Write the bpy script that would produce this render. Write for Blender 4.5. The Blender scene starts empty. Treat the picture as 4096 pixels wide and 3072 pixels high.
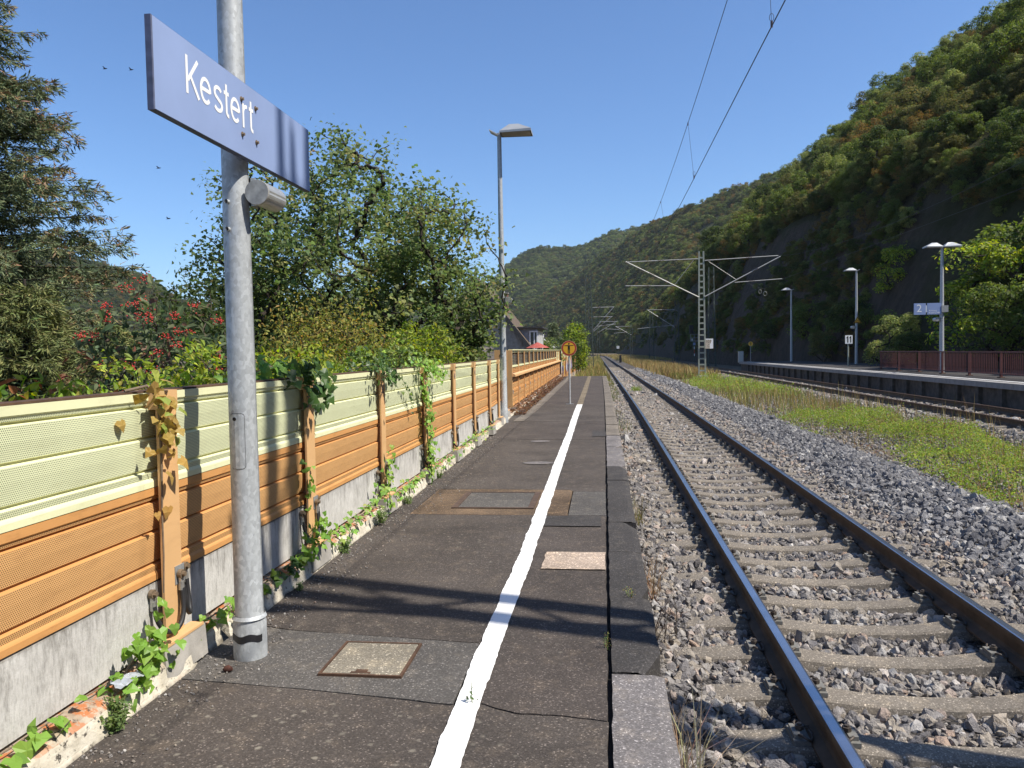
import bpy, math, random
import numpy as np
from mathutils import Matrix, Vector

S = bpy.context.scene
COL = S.collection
rad = math.radians

# ------------------------------------------------------------------ camera
cam_d = bpy.data.cameras.new("camera")
cam = bpy.data.objects.new("camera", cam_d)
COL.objects.link(cam)
cam_d.sensor_width = 36.0
cam_d.lens = 27.04
cam_d.clip_start = 0.05
cam_d.clip_end = 6000.0
cam.matrix_world = Matrix(((0.992622, 0.0128, 0.120571, 0.0),
                           (0.119908, 0.043837, -0.991817, 0.0),
                           (-0.017981, 0.998957, 0.041979, 1.55),
                           (0, 0, 0, 1)))
S.camera = cam

# ------------------------------------------------------------------ light
SUN_EL = rad(53.0)
SUN_AZ = math.atan2(0.963, -0.27)                 # from +Y towards +X
W = bpy.data.worlds.new("World")
S.world = W
W.use_nodes = True
nt = W.node_tree
bg = nt.nodes["Background"]
sky = nt.nodes.new("ShaderNodeTexSky")
sky.sky_type = 'NISHITA'
sky.sun_disc = False
sky.sun_elevation = SUN_EL
sky.sun_rotation = SUN_AZ
sky.altitude = 0.0
sky.air_density = 1.0
sky.dust_density = 0.5
sky.ozone_density = 10.0
nt.links.new(sky.outputs[0], bg.inputs[0])
bg.inputs[1].default_value = 0.108
sun_d = bpy.data.lights.new("sun", 'SUN')
sun_d.energy = 4.6
sun_d.angle = rad(0.53)
sun_d.color = (1.0, 0.94, 0.84)
sun = bpy.data.objects.new("sun", sun_d)
COL.objects.link(sun)
sdir = Vector((math.sin(SUN_AZ) * math.cos(SUN_EL), math.cos(SUN_AZ) * math.cos(SUN_EL), math.sin(SUN_EL)))
sun.rotation_euler = sdir.to_track_quat('Z', 'Y').to_euler()
sun.location = (30, -10, 60)
S.view_settings.view_transform = 'Standard'
S.view_settings.look = 'None'
S.view_settings.exposure = 0.70
S.view_settings.gamma = 1.0
S.view_settings.use_curve_mapping = False
S.cycles.max_bounces = 6
S.cycles.transparent_max_bounces = 8
S.cycles.use_denoising = True

# ------------------------------------------------------------------ helpers
WL = {}                                            # world location of each thing / part origin


def rng_(seed):
    return np.random.default_rng(seed)


def thing(name, label, cat, loc=(0, 0, 0), group=None):
    o = bpy.data.objects.new(name, None)
    o.empty_display_size = 0.2
    COL.objects.link(o)
    o.location = loc
    o["label"] = label
    o["category"] = cat
    if group:
        o["group"] = group
    WL[o.name] = np.array(loc, float)
    return o


def setting(name, loc=(0, 0, 0)):
    o = bpy.data.objects.new(name, None)
    o.empty_display_size = 0.2
    COL.objects.link(o)
    o.location = loc
    o["kind"] = "structure"
    WL[o.name] = np.array(loc, float)
    return o


def tag(o, label=None, cat=None, group=None, kind=None):
    for k, v in (("label", label), ("category", cat), ("group", group), ("kind", kind)):
        if v:
            o[k] = v
    return o


def np_mesh(name, V, F, mats, mi=None, smooth=False, col=None):
    """V (n,3); F list of arrays (m,k)."""
    me = bpy.data.meshes.new(name)
    V = np.asarray(V, np.float32)
    me.vertices.add(len(V))
    me.vertices.foreach_set("co", V.ravel())
    if not isinstance(F, list):
        F = [F]
    F = [np.asarray(f, np.int32) for f in F if len(f)]
    loops = np.concatenate([f.ravel() for f in F])
    tot = np.concatenate([np.full(len(f), f.shape[1], np.int32) for f in F])
    start = np.concatenate([[0], np.cumsum(tot)[:-1]]).astype(np.int32)
    me.loops.add(len(loops))
    me.loops.foreach_set("vertex_index", loops)
    me.polygons.add(len(tot))
    me.polygons.foreach_set("loop_start", start)
    me.polygons.foreach_set("loop_total", tot)
    if mi is not None:
        me.polygons.foreach_set("material_index", np.asarray(mi, np.int32))
    me.polygons.foreach_set("use_smooth", np.full(len(tot), bool(smooth)))
    for m in (mats if isinstance(mats, (list, tuple)) else [mats]):
        me.materials.append(m)
    if col is not None:
        a = me.attributes.new("Col", 'FLOAT_COLOR', 'POINT')
        c = np.ones((len(V), 4), np.float32)
        c[:, :3] = col
        a.data.foreach_set("color", c.ravel())
    me.update()
    me.validate()
    return me


def link(name, me, parent=None, loc=None):
    o = bpy.data.objects.new(name, me)
    COL.objects.link(o)
    if parent is not None:
        o.parent = parent
        WL[o.name] = WL[parent.name]
    else:
        WL[o.name] = np.zeros(3)
    if loc is not None:
        o.location = loc
    return o


def basis(d):
    d = np.asarray(d, float)
    d = d / np.linalg.norm(d)
    a = np.array([0, 0, 1.0]) if abs(d[2]) < 0.9 else np.array([1.0, 0, 0])
    u = np.cross(a, d)
    u /= np.linalg.norm(u)
    return u, np.cross(d, u), d


class MB:
    def __init__(s):
        s.v, s.f, s.m, s.s = [], [], [], []

    def add(s, V, F, mi=0, smooth=False):
        b = len(s.v)
        s.v.extend([tuple(map(float, p)) for p in V])
        for f in F:
            s.f.append([i + b for i in f])
            s.m.append(mi)
            s.s.append(smooth)
        return s

    def hexa(s, P, mi=0):                            # 4 bottom (ccw), 4 top
        return s.add(P, [(3, 2, 1, 0), (4, 5, 6, 7), (0, 1, 5, 4), (1, 2, 6, 5), (2, 3, 7, 6), (3, 0, 4, 7)], mi)

    def box(s, x0, x1, y0, y1, z0, z1, mi=0):
        return s.hexa([(x0, y0, z0), (x1, y0, z0), (x1, y1, z0), (x0, y1, z0), (x0, y0, z1), (x1, y0, z1), (x1, y1, z1), (x0, y1, z1)], mi)

    def cbox(s, x0, x1, y0, y1, z0, z1, c=0.01, mi=0):
        """box with chamfered vertical and top edges"""
        lo = [(x0 + c, y0), (x1 - c, y0), (x1, y0 + c), (x1, y1 - c), (x1 - c, y1), (x0 + c, y1), (x0, y1 - c), (x0, y0 + c)]
        hi = [(x0 + 2 * c, y0 + c), (x1 - 2 * c, y0 + c), (x1 - c, y0 + 2 * c), (x1 - c, y1 - 2 * c), (x1 - 2 * c, y1 - c), (x0 + 2 * c, y1 - c), (x0 + c, y1 - 2 * c), (x0 + c, y0 + 2 * c)]
        V = [(x, y, z0) for x, y in lo] + [(x, y, z1 - c) for x, y in lo] + [(x, y, z1) for x, y in hi]
        F = [tuple(range(7, -1, -1)), tuple(range(16, 24))]
        for k in range(2):
            for i in range(8):
                j = (i + 1) % 8
                F.append((k * 8 + i, k * 8 + j, k * 8 + 8 + j, k * 8 + 8 + i))
        return s.add(V, F, mi)

    def bar(s, p0, p1, w, h, mi=0, up=None):
        """rectangular bar from p0 to p1, w across, h along up"""
        p0, p1 = np.array(p0, float), np.array(p1, float)
        d = p1 - p0
        d /= np.linalg.norm(d)
        upv = np.array(up if up is not None else ((0, 0, 1) if abs(d[2]) < 0.95 else (0, 1, 0)), float)
        a = np.cross(d, upv)
        a /= np.linalg.norm(a)
        b = np.cross(a, d)
        P = []
        for p in (p0, p1):
            for x, y in ((-1, -1), (1, -1), (1, 1), (-1, 1)):
                P.append(p + a * x * w / 2 + b * y * h / 2)
        return s.hexa(P, mi)

    def tube(s, pts, r, n=10, caps=True, mi=0, smooth=True):
        pts = [np.array(p, float) for p in pts]
        R = r if isinstance(r, (list, tuple, np.ndarray)) else [r] * len(pts)
        V, F = [], []
        u = None
        for i, p in enumerate(pts):
            d = pts[min(i + 1, len(pts) - 1)] - pts[max(i - 1, 0)]
            d /= max(np.linalg.norm(d), 1e-9)
            if u is None:
                u, w, _ = basis(d)
            else:
                u = u - d * np.dot(u, d)
                u /= max(np.linalg.norm(u), 1e-9)
            w = np.cross(d, u)
            for k in range(n):
                a = 2 * math.pi * k / n
                V.append(p + (u * math.cos(a) + w * math.sin(a)) * R[i])
        for i in range(len(pts) - 1):
            for k in range(n):
                j = (k + 1) % n
                F.append((i * n + k, i * n + j, (i + 1) * n + j, (i + 1) * n + k))
        s.add(V, F, mi, smooth)
        if caps:
            s.add(V[:n], [tuple(range(n - 1, -1, -1))], mi)
            s.add(V[-n:], [tuple(range(n))], mi)
        return s

    def disc(s, c, nrm, r, t=0.004, n=24, mi=0, r2=None):
        c = np.array(c, float)
        nrm = np.array(nrm, float) / np.linalg.norm(nrm)
        return s.tube([c, c + nrm * t], [r, r if r2 is None else r2], n, True, mi, False)

    def prism(s, poly, vec, mi=0):
        n = len(poly)
        vec = np.array(vec, float)
        V = [np.array(p, float) for p in poly]
        V = V + [p + vec for p in V]
        F = [tuple(range(n - 1, -1, -1)), tuple(range(n, 2 * n))]
        for i in range(n):
            j = (i + 1) % n
            F.append((i, j, n + j, n + i))
        return s.add(V, F, mi)

    def build(s, name, mats, parent=None, origin=None):
        o0 = WL[parent.name] if parent is not None else np.zeros(3)
        if origin is not None:
            o0 = np.array(origin, float)
        me = bpy.data.meshes.new(name)
        me.from_pydata([tuple(np.array(p) - o0) for p in s.v], [], s.f)
        for m in (mats if isinstance(mats, (list, tuple)) else [mats]):
            me.materials.append(m)
        me.polygons.foreach_set("material_index", s.m)
        me.polygons.foreach_set("use_smooth", s.s)
        me.update()
        o = link(name, me, parent)
        if parent is None and origin is not None:
            o.location = origin
            WL[o.name] = o0
        return o


def copy_obj(src, parent=None, loc=None, rz=None, scale=None):
    c = src.copy()
    COL.objects.link(c)
    c.parent = parent
    if loc is not None:
        c.location = loc
    if rz is not None:
        c.rotation_euler = (c.rotation_euler.x, c.rotation_euler.y, rz)
    if scale is not None:
        c.scale = scale if hasattr(scale, "__len__") else (scale,) * 3
    return c


def copy_tree(src, parent=None):
    c = src.copy()
    COL.objects.link(c)
    c.parent = parent
    for ch in [o for o in src.children]:
        copy_tree(ch, c)
    return c


# ------------------------------------------------------------------ noise in numpy
def _hash(ix, iy, seed):
    n = (ix.astype(np.int64) * 374761393 + iy.astype(np.int64) * 668265263 + seed * 144665) & 0x7fffffff
    n = ((n ^ (n >> 13)) * 1274126177) & 0x7fffffff
    return ((n ^ (n >> 16)) & 0xffff) / 65535.0


def vnoise(x, y, seed=0):
    x, y = np.asarray(x, float), np.asarray(y, float)
    ix, iy = np.floor(x), np.floor(y)
    fx, fy = x - ix, y - iy
    fx, fy = fx * fx * (3 - 2 * fx), fy * fy * (3 - 2 * fy)
    a, b = _hash(ix, iy, seed), _hash(ix + 1, iy, seed)
    c, d = _hash(ix, iy + 1, seed), _hash(ix + 1, iy + 1, seed)
    return (a * (1 - fx) + b * fx) * (1 - fy) + (c * (1 - fx) + d * fx) * fy


def fbm(x, y, seed=0, oct=4):
    t, a, s = 0.0, 0.5, 1.0
    for k in range(oct):
        t = t + a * (vnoise(np.asarray(x) * s, np.asarray(y) * s, seed + k * 17) - 0.5) * 2
        a *= 0.5
        s *= 2.03
    return t


def track_shift(y):
    y = np.asarray(y, float)
    t = (y - 22.0) / 6.0
    sp = np.where(t > 30, t, np.log1p(np.exp(np.minimum(t, 30)))) * 6.0
    return -0.0125 * sp - np.maximum(y - 235.0, 0) ** 2 / 900.0


def tsh(y):
    return float(track_shift(y))


# ------------------------------------------------------------------ materials
class NT:
    def __init__(s, name):
        s.m = bpy.data.materials.new(name)
        s.m.use_nodes = True
        s.t = s.m.node_tree
        s.b = s.t.nodes["Principled BSDF"]
        s.out = s.t.nodes["Material Output"]
        s.tc = None

    def n(s, typ, **kw):
        nd = s.t.nodes.new(typ)
        for k, v in kw.items():
            if k.startswith("i_"):
                nd.inputs[k[2:].replace("_", " ")].default_value = v
            else:
                setattr(nd, k, v)
        return nd

    def l(s, a, b):
        s.t.links.new(a, b)

    def coord(s, kind="Object", scale=(1, 1, 1)):
        if s.tc is None:
            s.tc = s.n("ShaderNodeTexCoord")
        if tuple(scale) == (1, 1, 1):
            return s.tc.outputs[kind]
        m = s.n("ShaderNodeMapping")
        m.inputs["Scale"].default_value = scale
        s.l(s.tc.outputs[kind], m.inputs[0])
        return m.outputs[0]

    def noise(s, scale, detail=4, rough=0.55, sc=(1, 1, 1), kind="Object", out=0):
        nd = s.n("ShaderNodeTexNoise")
        nd.inputs["Scale"].default_value = scale
        nd.inputs["Detail"].default_value = detail
        nd.inputs["Roughness"].default_value = rough
        s.l(s.coord(kind, sc), nd.inputs["Vector"])
        return nd.outputs[out]

    def voro(s, scale, sc=(1, 1, 1), feature='F1', out="Distance", rand=1.0):
        nd = s.n("ShaderNodeTexVoronoi", feature=feature)
        nd.inputs["Scale"].default_value = scale
        nd.inputs["Randomness"].default_value = rand
        s.l(s.coord("Object", sc), nd.inputs["Vector"])
        return nd.outputs[out]

    def ramp(s, fac, stops, interp='LINEAR'):
        r = s.n("ShaderNodeValToRGB")
        r.color_ramp.interpolation = interp
        e = r.color_ramp.elements
        while len(e) < len(stops):
            e.new(0.5)
        for k, (p, c) in enumerate(stops):
            e[k].position = p
            e[k].color = (c, c, c, 1) if not hasattr(c, "__len__") else (*c, 1)
        s.l(fac, r.inputs[0])
        return r.outputs[0]

    def mix(s, fac, a, b, mode='MIX'):
        m = s.n("ShaderNodeMix", data_type='RGBA', blend_type=mode)
        for sock, v in ((m.inputs[0], fac), (m.inputs[6], a), (m.inputs[7], b)):
            if isinstance(v, bpy.types.NodeSocket):
                s.l(v, sock)
            elif hasattr(v, "__len__"):
                sock.default_value = (*v, 1)
            else:
                sock.default_value = v
        return m.outputs[2]

    def math(s, op, a, b=None, c=None):
        m = s.n("ShaderNodeMath", operation=op)
        for k, v in enumerate((a, b, c)):
            if v is None:
                continue
            if isinstance(v, bpy.types.NodeSocket):
                s.l(v, m.inputs[k])
            else:
                m.inputs[k].default_value = v
        return m.outputs[0]

    def xyz(s, kind="Object"):
        nd = s.n("ShaderNodeSeparateXYZ")
        s.l(s.coord(kind), nd.inputs[0])
        return nd.outputs

    def normal_z(s):
        g = s.n("ShaderNodeNewGeometry")
        nd = s.n("ShaderNodeSeparateXYZ")
        s.l(g.outputs["Normal"], nd.inputs[0])
        return nd.outputs[2]

    def bump(s, h, strength=0.3, dist=0.01, prev=None):
        b = s.n("ShaderNodeBump")
        b.inputs["Strength"].default_value = strength
        b.inputs["Distance"].default_value = dist
        s.l(h, b.inputs["Height"])
        if prev is not None:
            s.l(prev, b.inputs["Normal"])
        s.l(b.outputs[0], s.b.inputs["Normal"])
        return b.outputs[0]

    def fin(s, color, rough=0.7, metal=0.0, spec=0.4):
        for v, k in ((color, "Base Color"), (rough, "Roughness"), (metal, "Metallic"), (spec, "Specular IOR Level")):
            if isinstance(v, bpy.types.NodeSocket):
                s.l(v, s.b.inputs[k])
            elif hasattr(v, "__len__"):
                s.b.inputs[k].default_value = (*v, 1)
            else:
                s.b.inputs[k].default_value = v
        return s.m


def plain(name, c, rough=0.6, metal=0.0, var=0.15, scale=8.0, spec=0.4, bump=0.0, dirt=None):
    t = NT(name)
    n = t.noise(scale, 5)
    lo = tuple(x * (1 - var) for x in c)
    hi = tuple(min(1, x * (1 + var)) for x in c)
    col = t.ramp(n, [(0.3, lo), (0.7, hi)])
    if dirt:
        d = t.ramp(t.noise(scale * 0.37, 6, 0.65), [(0.52, 0.0), (0.72, 1.0)])
        col = t.mix(t.math('MULTIPLY', d, dirt[1]), col, dirt[0])
    if bump:
        t.bump(t.noise(scale * 12, 3), bump, 0.004)
    return t.fin(col, rough, metal, spec)


def leaf_mat(name, trans=0.35, rough=0.55):
    t = NT(name)
    a = t.n("ShaderNodeAttribute", attribute_name="Col")
    t.l(a.outputs["Color"], t.b.inputs["Base Color"])
    t.b.inputs["Roughness"].default_value = rough
    t.b.inputs["Specular IOR Level"].default_value = 0.3
    tr = t.n("ShaderNodeBsdfTranslucent")
    hs = t.n("ShaderNodeHueSaturation")
    hs.inputs["Hue"].default_value = 0.485
    hs.inputs["Saturation"].default_value = 1.15
    hs.inputs["Value"].default_value = 1.25
    t.l(a.outputs["Color"], hs.inputs["Color"])
    t.l(hs.outputs[0], tr.inputs["Color"])
    mx = t.n("ShaderNodeMixShader")
    mx.inputs[0].default_value = trans
    t.l(t.b.outputs[0], mx.inputs[1])
    t.l(tr.outputs[0], mx.inputs[2])
    t.l(mx.outputs[0], t.out.inputs[0])
    return t.m


def asphalt(name, c, var=0.25, lichen=0.5, light=(0.19, 0.17, 0.14), rough=0.9):
    t = NT(name)
    big = t.noise(1.1, 5, 0.6)
    col = t.ramp(big, [(0.32, tuple(x * (1 - var) for x in c)), (0.7, tuple(x * (1 + var) for x in c))])
    # worn matrix between the aggregate
    mid = t.ramp(t.noise(7.0, 6, 0.7), [(0.52, 0.0), (0.66, 1.0)])
    col = t.mix(t.math('MULTIPLY', mid, 0.5), col, tuple(x * y for x, y in zip(c, (1.9, 1.8, 1.6))))
    agg = t.voro(150.0, out="Color")
    sep = t.n("ShaderNodeSeparateColor")
    t.l(agg, sep.inputs[0])
    grain = t.ramp(sep.outputs[0], [(0.0, 0.55), (0.75, 1.0), (0.93, 1.45), (1.0, 3.2)])
    col = t.mix(0.75, col, grain, 'MULTIPLY')
    # lichen rosettes
    v = t.voro(13.0, out="Distance")
    jit = t.math('ADD', v, t.math('MULTIPLY', t.math('SUBTRACT', t.noise(38.0, 3), 0.5), 0.35))
    spots = t.ramp(jit, [(0.08, 1.0), (0.20, 0.0)])
    zone = t.ramp(t.noise(0.9, 3), [(0.45, 0.0), (0.62, 1.0)])
    spots = t.math('MULTIPLY', t.math('MULTIPLY', spots, zone), lichen)
    col = t.mix(spots, col, light)
    b = t.bump(t.noise(260.0, 2), 0.55, 0.004)
    t.bump(t.noise(30.0, 4), 0.25, 0.01, b)
    return t.fin(col, rough, 0.0, 0.25)


M = {}
M['asphalt'] = asphalt("asphalt_brown", (0.066, 0.055, 0.048))
M['asphalt_grey'] = asphalt("asphalt_grey", (0.090, 0.083, 0.076), 0.18, 0.3)
M['asphalt_dark'] = asphalt("asphalt_dark", (0.050, 0.046, 0.044), 0.2, 0.15)
M['asphalt_spotted'] = asphalt("asphalt_spotted", (0.070, 0.059, 0.051), 0.28, 0.75, (0.25, 0.225, 0.18))
M['edge_stone'] = asphalt("edge_stone_worn", (0.150, 0.138, 0.135), 0.25, 0.3, (0.4, 0.38, 0.34))
M['strip_stone'] = asphalt("strip_concrete", (0.150, 0.130, 0.108), 0.25, 0.35)
M['rusty_concrete'] = asphalt("rusty_concrete", (0.115, 0.080, 0.052), 0.45, 0.4, (0.33, 0.22, 0.10))
M['bed'] = plain("joint_dirt", (0.018, 0.015, 0.012), 0.95, var=0.4, scale=30)


def mat_kerb():
    t = NT("lichen_limestone")
    col = t.ramp(t.noise(9.0, 6, 0.6), [(0.3, (0.50, 0.45, 0.35)), (0.7, (0.74, 0.69, 0.58))])
    nz = t.normal_z()
    topm = t.ramp(nz, [(0.35, 0.0), (0.8, 1.0)])
    tcol = t.ramp(t.noise(16.0, 6, 0.65), [(0.3, (0.22, 0.17, 0.12)), (0.7, (0.46, 0.37, 0.28))])
    col = t.mix(topm, col, tcol)
    org = t.ramp(t.noise(13.0, 5, 0.7), [(0.50, 0.0), (0.57, 1.0)])
    org = t.math('MULTIPLY', org, t.math('MULTIPLY', topm, 0.85))
    col = t.mix(org, col, (0.42, 0.13, 0.035))
    blk = t.ramp(t.noise(27.0, 5, 0.7), [(0.56, 0.0), (0.62, 1.0)])
    low = t.ramp(t.noise(3.0, 3), [(0.3, 0.35), (0.7, 1.0)])
    col = t.mix(t.math('MULTIPLY', blk, low), col, (0.045, 0.036, 0.03))
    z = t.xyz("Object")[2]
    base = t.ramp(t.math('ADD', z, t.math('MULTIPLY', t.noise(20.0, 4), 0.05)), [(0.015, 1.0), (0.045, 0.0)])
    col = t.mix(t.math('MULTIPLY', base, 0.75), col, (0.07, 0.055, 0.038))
    t.bump(t.noise(60.0, 6, 0.7), 0.5, 0.01)
    return t.fin(col, 0.92, 0, 0.2)


def mat_slab():
    t = NT("streaked_concrete")
    col = t.ramp(t.noise(5.0, 6, 0.6), [(0.3, (0.40, 0.385, 0.36)), (0.7, (0.60, 0.585, 0.55))])
    z = t.xyz("Object")[2]
    st = t.noise(19.0, 8, 0.75, (1, 1, 0.22))
    h = t.math('ADD', t.ramp(z, [(0.17, 0.40), (0.46, 0.56)]), t.math('MULTIPLY', t.math('SUBTRACT', t.noise(2.3, 3), 0.5), 0.35))
    m = t.math('SUBTRACT', t.math('ADD', st, h), 0.60)
    m = t.ramp(m, [(0.40, 0.0), (0.60, 1.0)])
    col = t.mix(t.math('MULTIPLY', m, 0.72), col, (0.115, 0.105, 0.09))
    fine = t.ramp(t.noise(120.0, 3, 0.6, (1, 1, 0.25)), [(0.45, 0.0), (0.7, 1.0)])
    col = t.mix(t.math('MULTIPLY', fine, 0.35), col, (0.16, 0.15, 0.13))
    rim = t.ramp(t.math('ADD', z, t.math('MULTIPLY', t.noise(40.0, 4), 0.03)), [(0.470, 0.0), (0.490, 1.0)])
    col = t.mix(t.math('MULTIPLY', rim, 0.7), col, (0.13, 0.11, 0.085))
    t.bump(t.noise(80.0, 5, 0.7), 0.35, 0.006)
    return t.fin(col, 0.9, 0, 0.25)


def mat_panel(name, c, dirtc, dirt_amt, perf):
    t = NT(name)
    x, y, z = t.xyz("Object")
    col = t.ramp(t.noise(2.2, 5), [(0.3, tuple(k * 0.93 for k in c)), (0.7, tuple(min(1, k * 1.05) for k in c))])
    d = t.ramp(t.noise(14.0, 6, 0.7, (1, 0.35, 1.6)), [(0.52, 0.0), (0.75, 1.0)])
    col = t.mix(t.math('MULTIPLY', d, dirt_amt), col, dirtc)
    if perf:
        p = 0.0092
        v = t.math('DIVIDE', z, p * 0.866)
        u = t.math('DIVIDE', y, p)
        row = t.math('FLOOR', v)
        u2 = t.math('ADD', u, t.math('MULTIPLY', t.math('PINGPONG', row, 1.0), 0.5))
        fu = t.math('SUBTRACT', t.math('FRACT', u2), 0.5)
        fv = t.math('MULTIPLY', t.math('SUBTRACT', t.math('FRACT', v), 0.5), 0.866)
        dd = t.math('SQRT', t.math('ADD', t.math('MULTIPLY', fu, fu), t.math('MULTIPLY', fv, fv)))
        hole = t.ramp(dd, [(0.24, 1.0), (0.30, 0.0)])
        col = t.mix(hole, col, tuple(k * 0.12 for k in c))
    return t.fin(col, 0.55, 0, 0.35)


def mat_galv(name="galvanised_steel", base=(0.40, 0.42, 0.43), dark=0.62):
    t = NT(name)
    v = t.voro(62.0, (1, 1, 0.6), out="Color")
    sep = t.n("ShaderNodeSeparateColor")
    t.l(v, sep.inputs[0])
    wob = t.math('ADD', t.math('MULTIPLY', sep.outputs[0], 0.38), t.math('MULTIPLY', t.noise(30.0, 6, 0.7), 0.62))
    col = t.ramp(wob, [(0.28, tuple(k * 0.80 for k in base)), (0.52, base), (0.74, tuple(min(1, k * 1.25) for k in base))])
    st = t.ramp(t.noise(9.0, 5, 0.6, (1, 1, 0.12)), [(0.56, 0.0), (0.72, 1.0)])
    col = t.mix(t.math('MULTIPLY', st, 0.3), col, (0.20, 0.19, 0.17))
    rg = t.ramp(wob, [(0.3, 0.62), (0.8, 0.42)])
    return t.fin(col, rg, 0.25, 0.5)


M['kerb'] = mat_kerb()
M['slab'] = mat_slab()
M['cream'] = mat_panel("cream_paint", (0.68, 0.68, 0.42), (0.34, 0.30, 0.15), 0.25, False)
M['cream_perf'] = mat_panel("cream_perforated", (0.68, 0.71, 0.45), (0.36, 0.33, 0.17), 0.2, True)
M['orange'] = mat_panel("orange_paint", (0.55, 0.275, 0.095), (0.20, 0.085, 0.03), 0.5, False)
M['orange_perf'] = mat_panel("orange_perforated", (0.66, 0.37, 0.15), (0.26, 0.12, 0.045), 0.35, True)
M['post'] = mat_panel("tan_paint", (0.60, 0.365, 0.170), (0.25, 0.12, 0.05), 0.18, False)
M['galv'] = mat_galv()
M['galv_dark'] = mat_galv("galvanised_dull", (0.27, 0.28, 0.28))
M['alu'] = plain("aluminium_grey", (0.46, 0.46, 0.44), 0.42, 0.5, 0.1, 20, 0.5)
M['alu_cap'] = plain("aluminium_mottled", (0.36, 0.355, 0.33), 0.6, 0.3, 0.28, 30, 0.4)
M['blue_sign'] = plain("faded_blue_enamel", (0.25, 0.325, 0.53), 0.36, 0, 0.07, 2.5, 0.5)
M['blue_edge'] = plain("weathered_blue_edge", (0.07, 0.085, 0.15), 0.5, 0, 0.3, 22, 0.4)
M['white_paint'] = plain("white_paint", (0.80, 0.80, 0.78), 0.5, 0, 0.05, 14)
M['black_paint'] = plain("black_paint", (0.012, 0.012, 0.013), 0.5, 0, 0.2, 14)
M['stencil'] = plain("stencil_blueblack", (0.075, 0.075, 0.10), 0.6, 0, 0.3, 30)
M['sign_yellow'] = plain("sign_yellow", (0.72, 0.40, 0.025), 0.4, 0, 0.05, 10)
M['sign_red'] = plain("sign_red", (0.36, 0.045, 0.03), 0.45, 0, 0.08, 10)
M['red_rail'] = plain("faded_red_paint", (0.115, 0.040, 0.036), 0.6, 0, 0.3, 9)
M['steel_rust'] = plain("rusty_steel", (0.085, 0.048, 0.030), 0.8, 0.1, 0.35, 14, 0.3, 0.3)
M['steel_brown'] = plain("rail_web_brown", (0.098, 0.066, 0.043), 0.75, 0.15, 0.25, 9, 0.3, 0.2)
M['rail_top'] = plain("rail_running_surface", (0.50, 0.50, 0.54), 0.24, 0.95, 0.12, 3, 0.6)
M['sleeper'] = asphalt("sleeper_concrete", (0.165, 0.143, 0.117), 0.3, 0.25, (0.36, 0.32, 0.26))
M['clip'] = plain("clip_steel", (0.085, 0.07, 0.058), 0.6, 0.4, 0.3, 40)
M['clip_plate'] = plain("guide_plate_grey", (0.15, 0.145, 0.13), 0.7, 0, 0.2, 40)
M['rubber'] = plain("cable_rubber", (0.020, 0.020, 0.022), 0.55, 0, 0.2, 30)
M['lug'] = plain("cable_lug_tin", (0.42, 0.41, 0.38), 0.4, 0.7, 0.2, 40)
M['bolt'] = plain("bolt_rusted", (0.22, 0.165, 0.11), 0.6, 0.5, 0.3, 60)
M['mast_green'] = plain("mast_grey_green", (0.27, 0.29, 0.235), 0.6, 0, 0.15, 5, dirt=((0.16, 0.13, 0.09), 0.5))
M['mast_dark'] = plain("mast_dark_green", (0.060, 0.075, 0.060), 0.7, 0, 0.2, 5)
M['insulator'] = plain("insulator_brown", (0.075, 0.045, 0.035), 0.3, 0, 0.2, 20, 0.6)
M['wire'] = plain("wire_dark", (0.05, 0.05, 0.055), 0.55, 0.5, 0.2, 5)
M['concrete'] = plain("grey_concrete", (0.33, 0.31, 0.28), 0.9, 0, 0.22, 7, 0.25, 0.4, ((0.12, 0.11, 0.09), 0.6))
M['cover'] = asphalt("cover_concrete", (0.205, 0.182, 0.142), 0.18, 0.15, (0.4, 0.37, 0.3))
M['bark'] = plain("bark_brown", (0.075, 0.060, 0.046), 0.9, 0, 0.35, 8, 0.2, 0.5)
M['bark_dark'] = plain("bark_dark", (0.038, 0.030, 0.024), 0.9, 0, 0.35, 8, 0.2, 0.5)
M['vine'] = plain("vine_stem", (0.17, 0.125, 0.085), 0.9, 0, 0.3, 30)
M['leaf'] = leaf_mat("leaf_blade", 0.52)
M['leaf_gloss'] = leaf_mat("leaf_glossy", 0.32, 0.42)
M['needle'] = leaf_mat("needle_spray", 0.12, 0.7)
M['grass'] = leaf_mat("grass_blade", 0.30, 0.7)
M['berry'] = plain("red_berry", (0.42, 0.035, 0.025), 0.35, 0, 0.3, 60, 0.5)
M['glass'] = plain("window_tint", (0.10, 0.115, 0.105), 0.12, 0, 0.1, 2, 0.6)
M['tape'] = plain("black_tape", (0.02, 0.02, 0.023), 0.4, 0, 0.2, 20)
M['plastic'] = plain("crumpled_film", (0.33, 0.35, 0.37), 0.2, 0.1, 0.15, 20, 0.7)

# =================================================================== SETTING
def heightfield(name, X, Y, Z, mat, kind="structure", smooth=True):
    """X,Y,Z (nu,nv) arrays -> sheet"""
    nu, nv = X.shape
    V = np.stack([X, Y, Z], -1).reshape(-1, 3)
    i = np.arange(nu - 1)[:, None] * nv + np.arange(nv - 1)[None]
    F = np.stack([i, i + nv, i + nv + 1, i + 1], -1).reshape(-1, 4)
    # upward normals
    a = V[F[:, 1]] - V[F[:, 0]]
    b = V[F[:, 3]] - V[F[:, 0]]
    if np.mean(np.cross(a, b)[:, 2]) < 0:
        F = F[:, ::-1]
    o = link(name, np_mesh(name, V, F, mat, smooth=smooth))
    if kind:
        o["kind"] = kind
    return o


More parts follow.
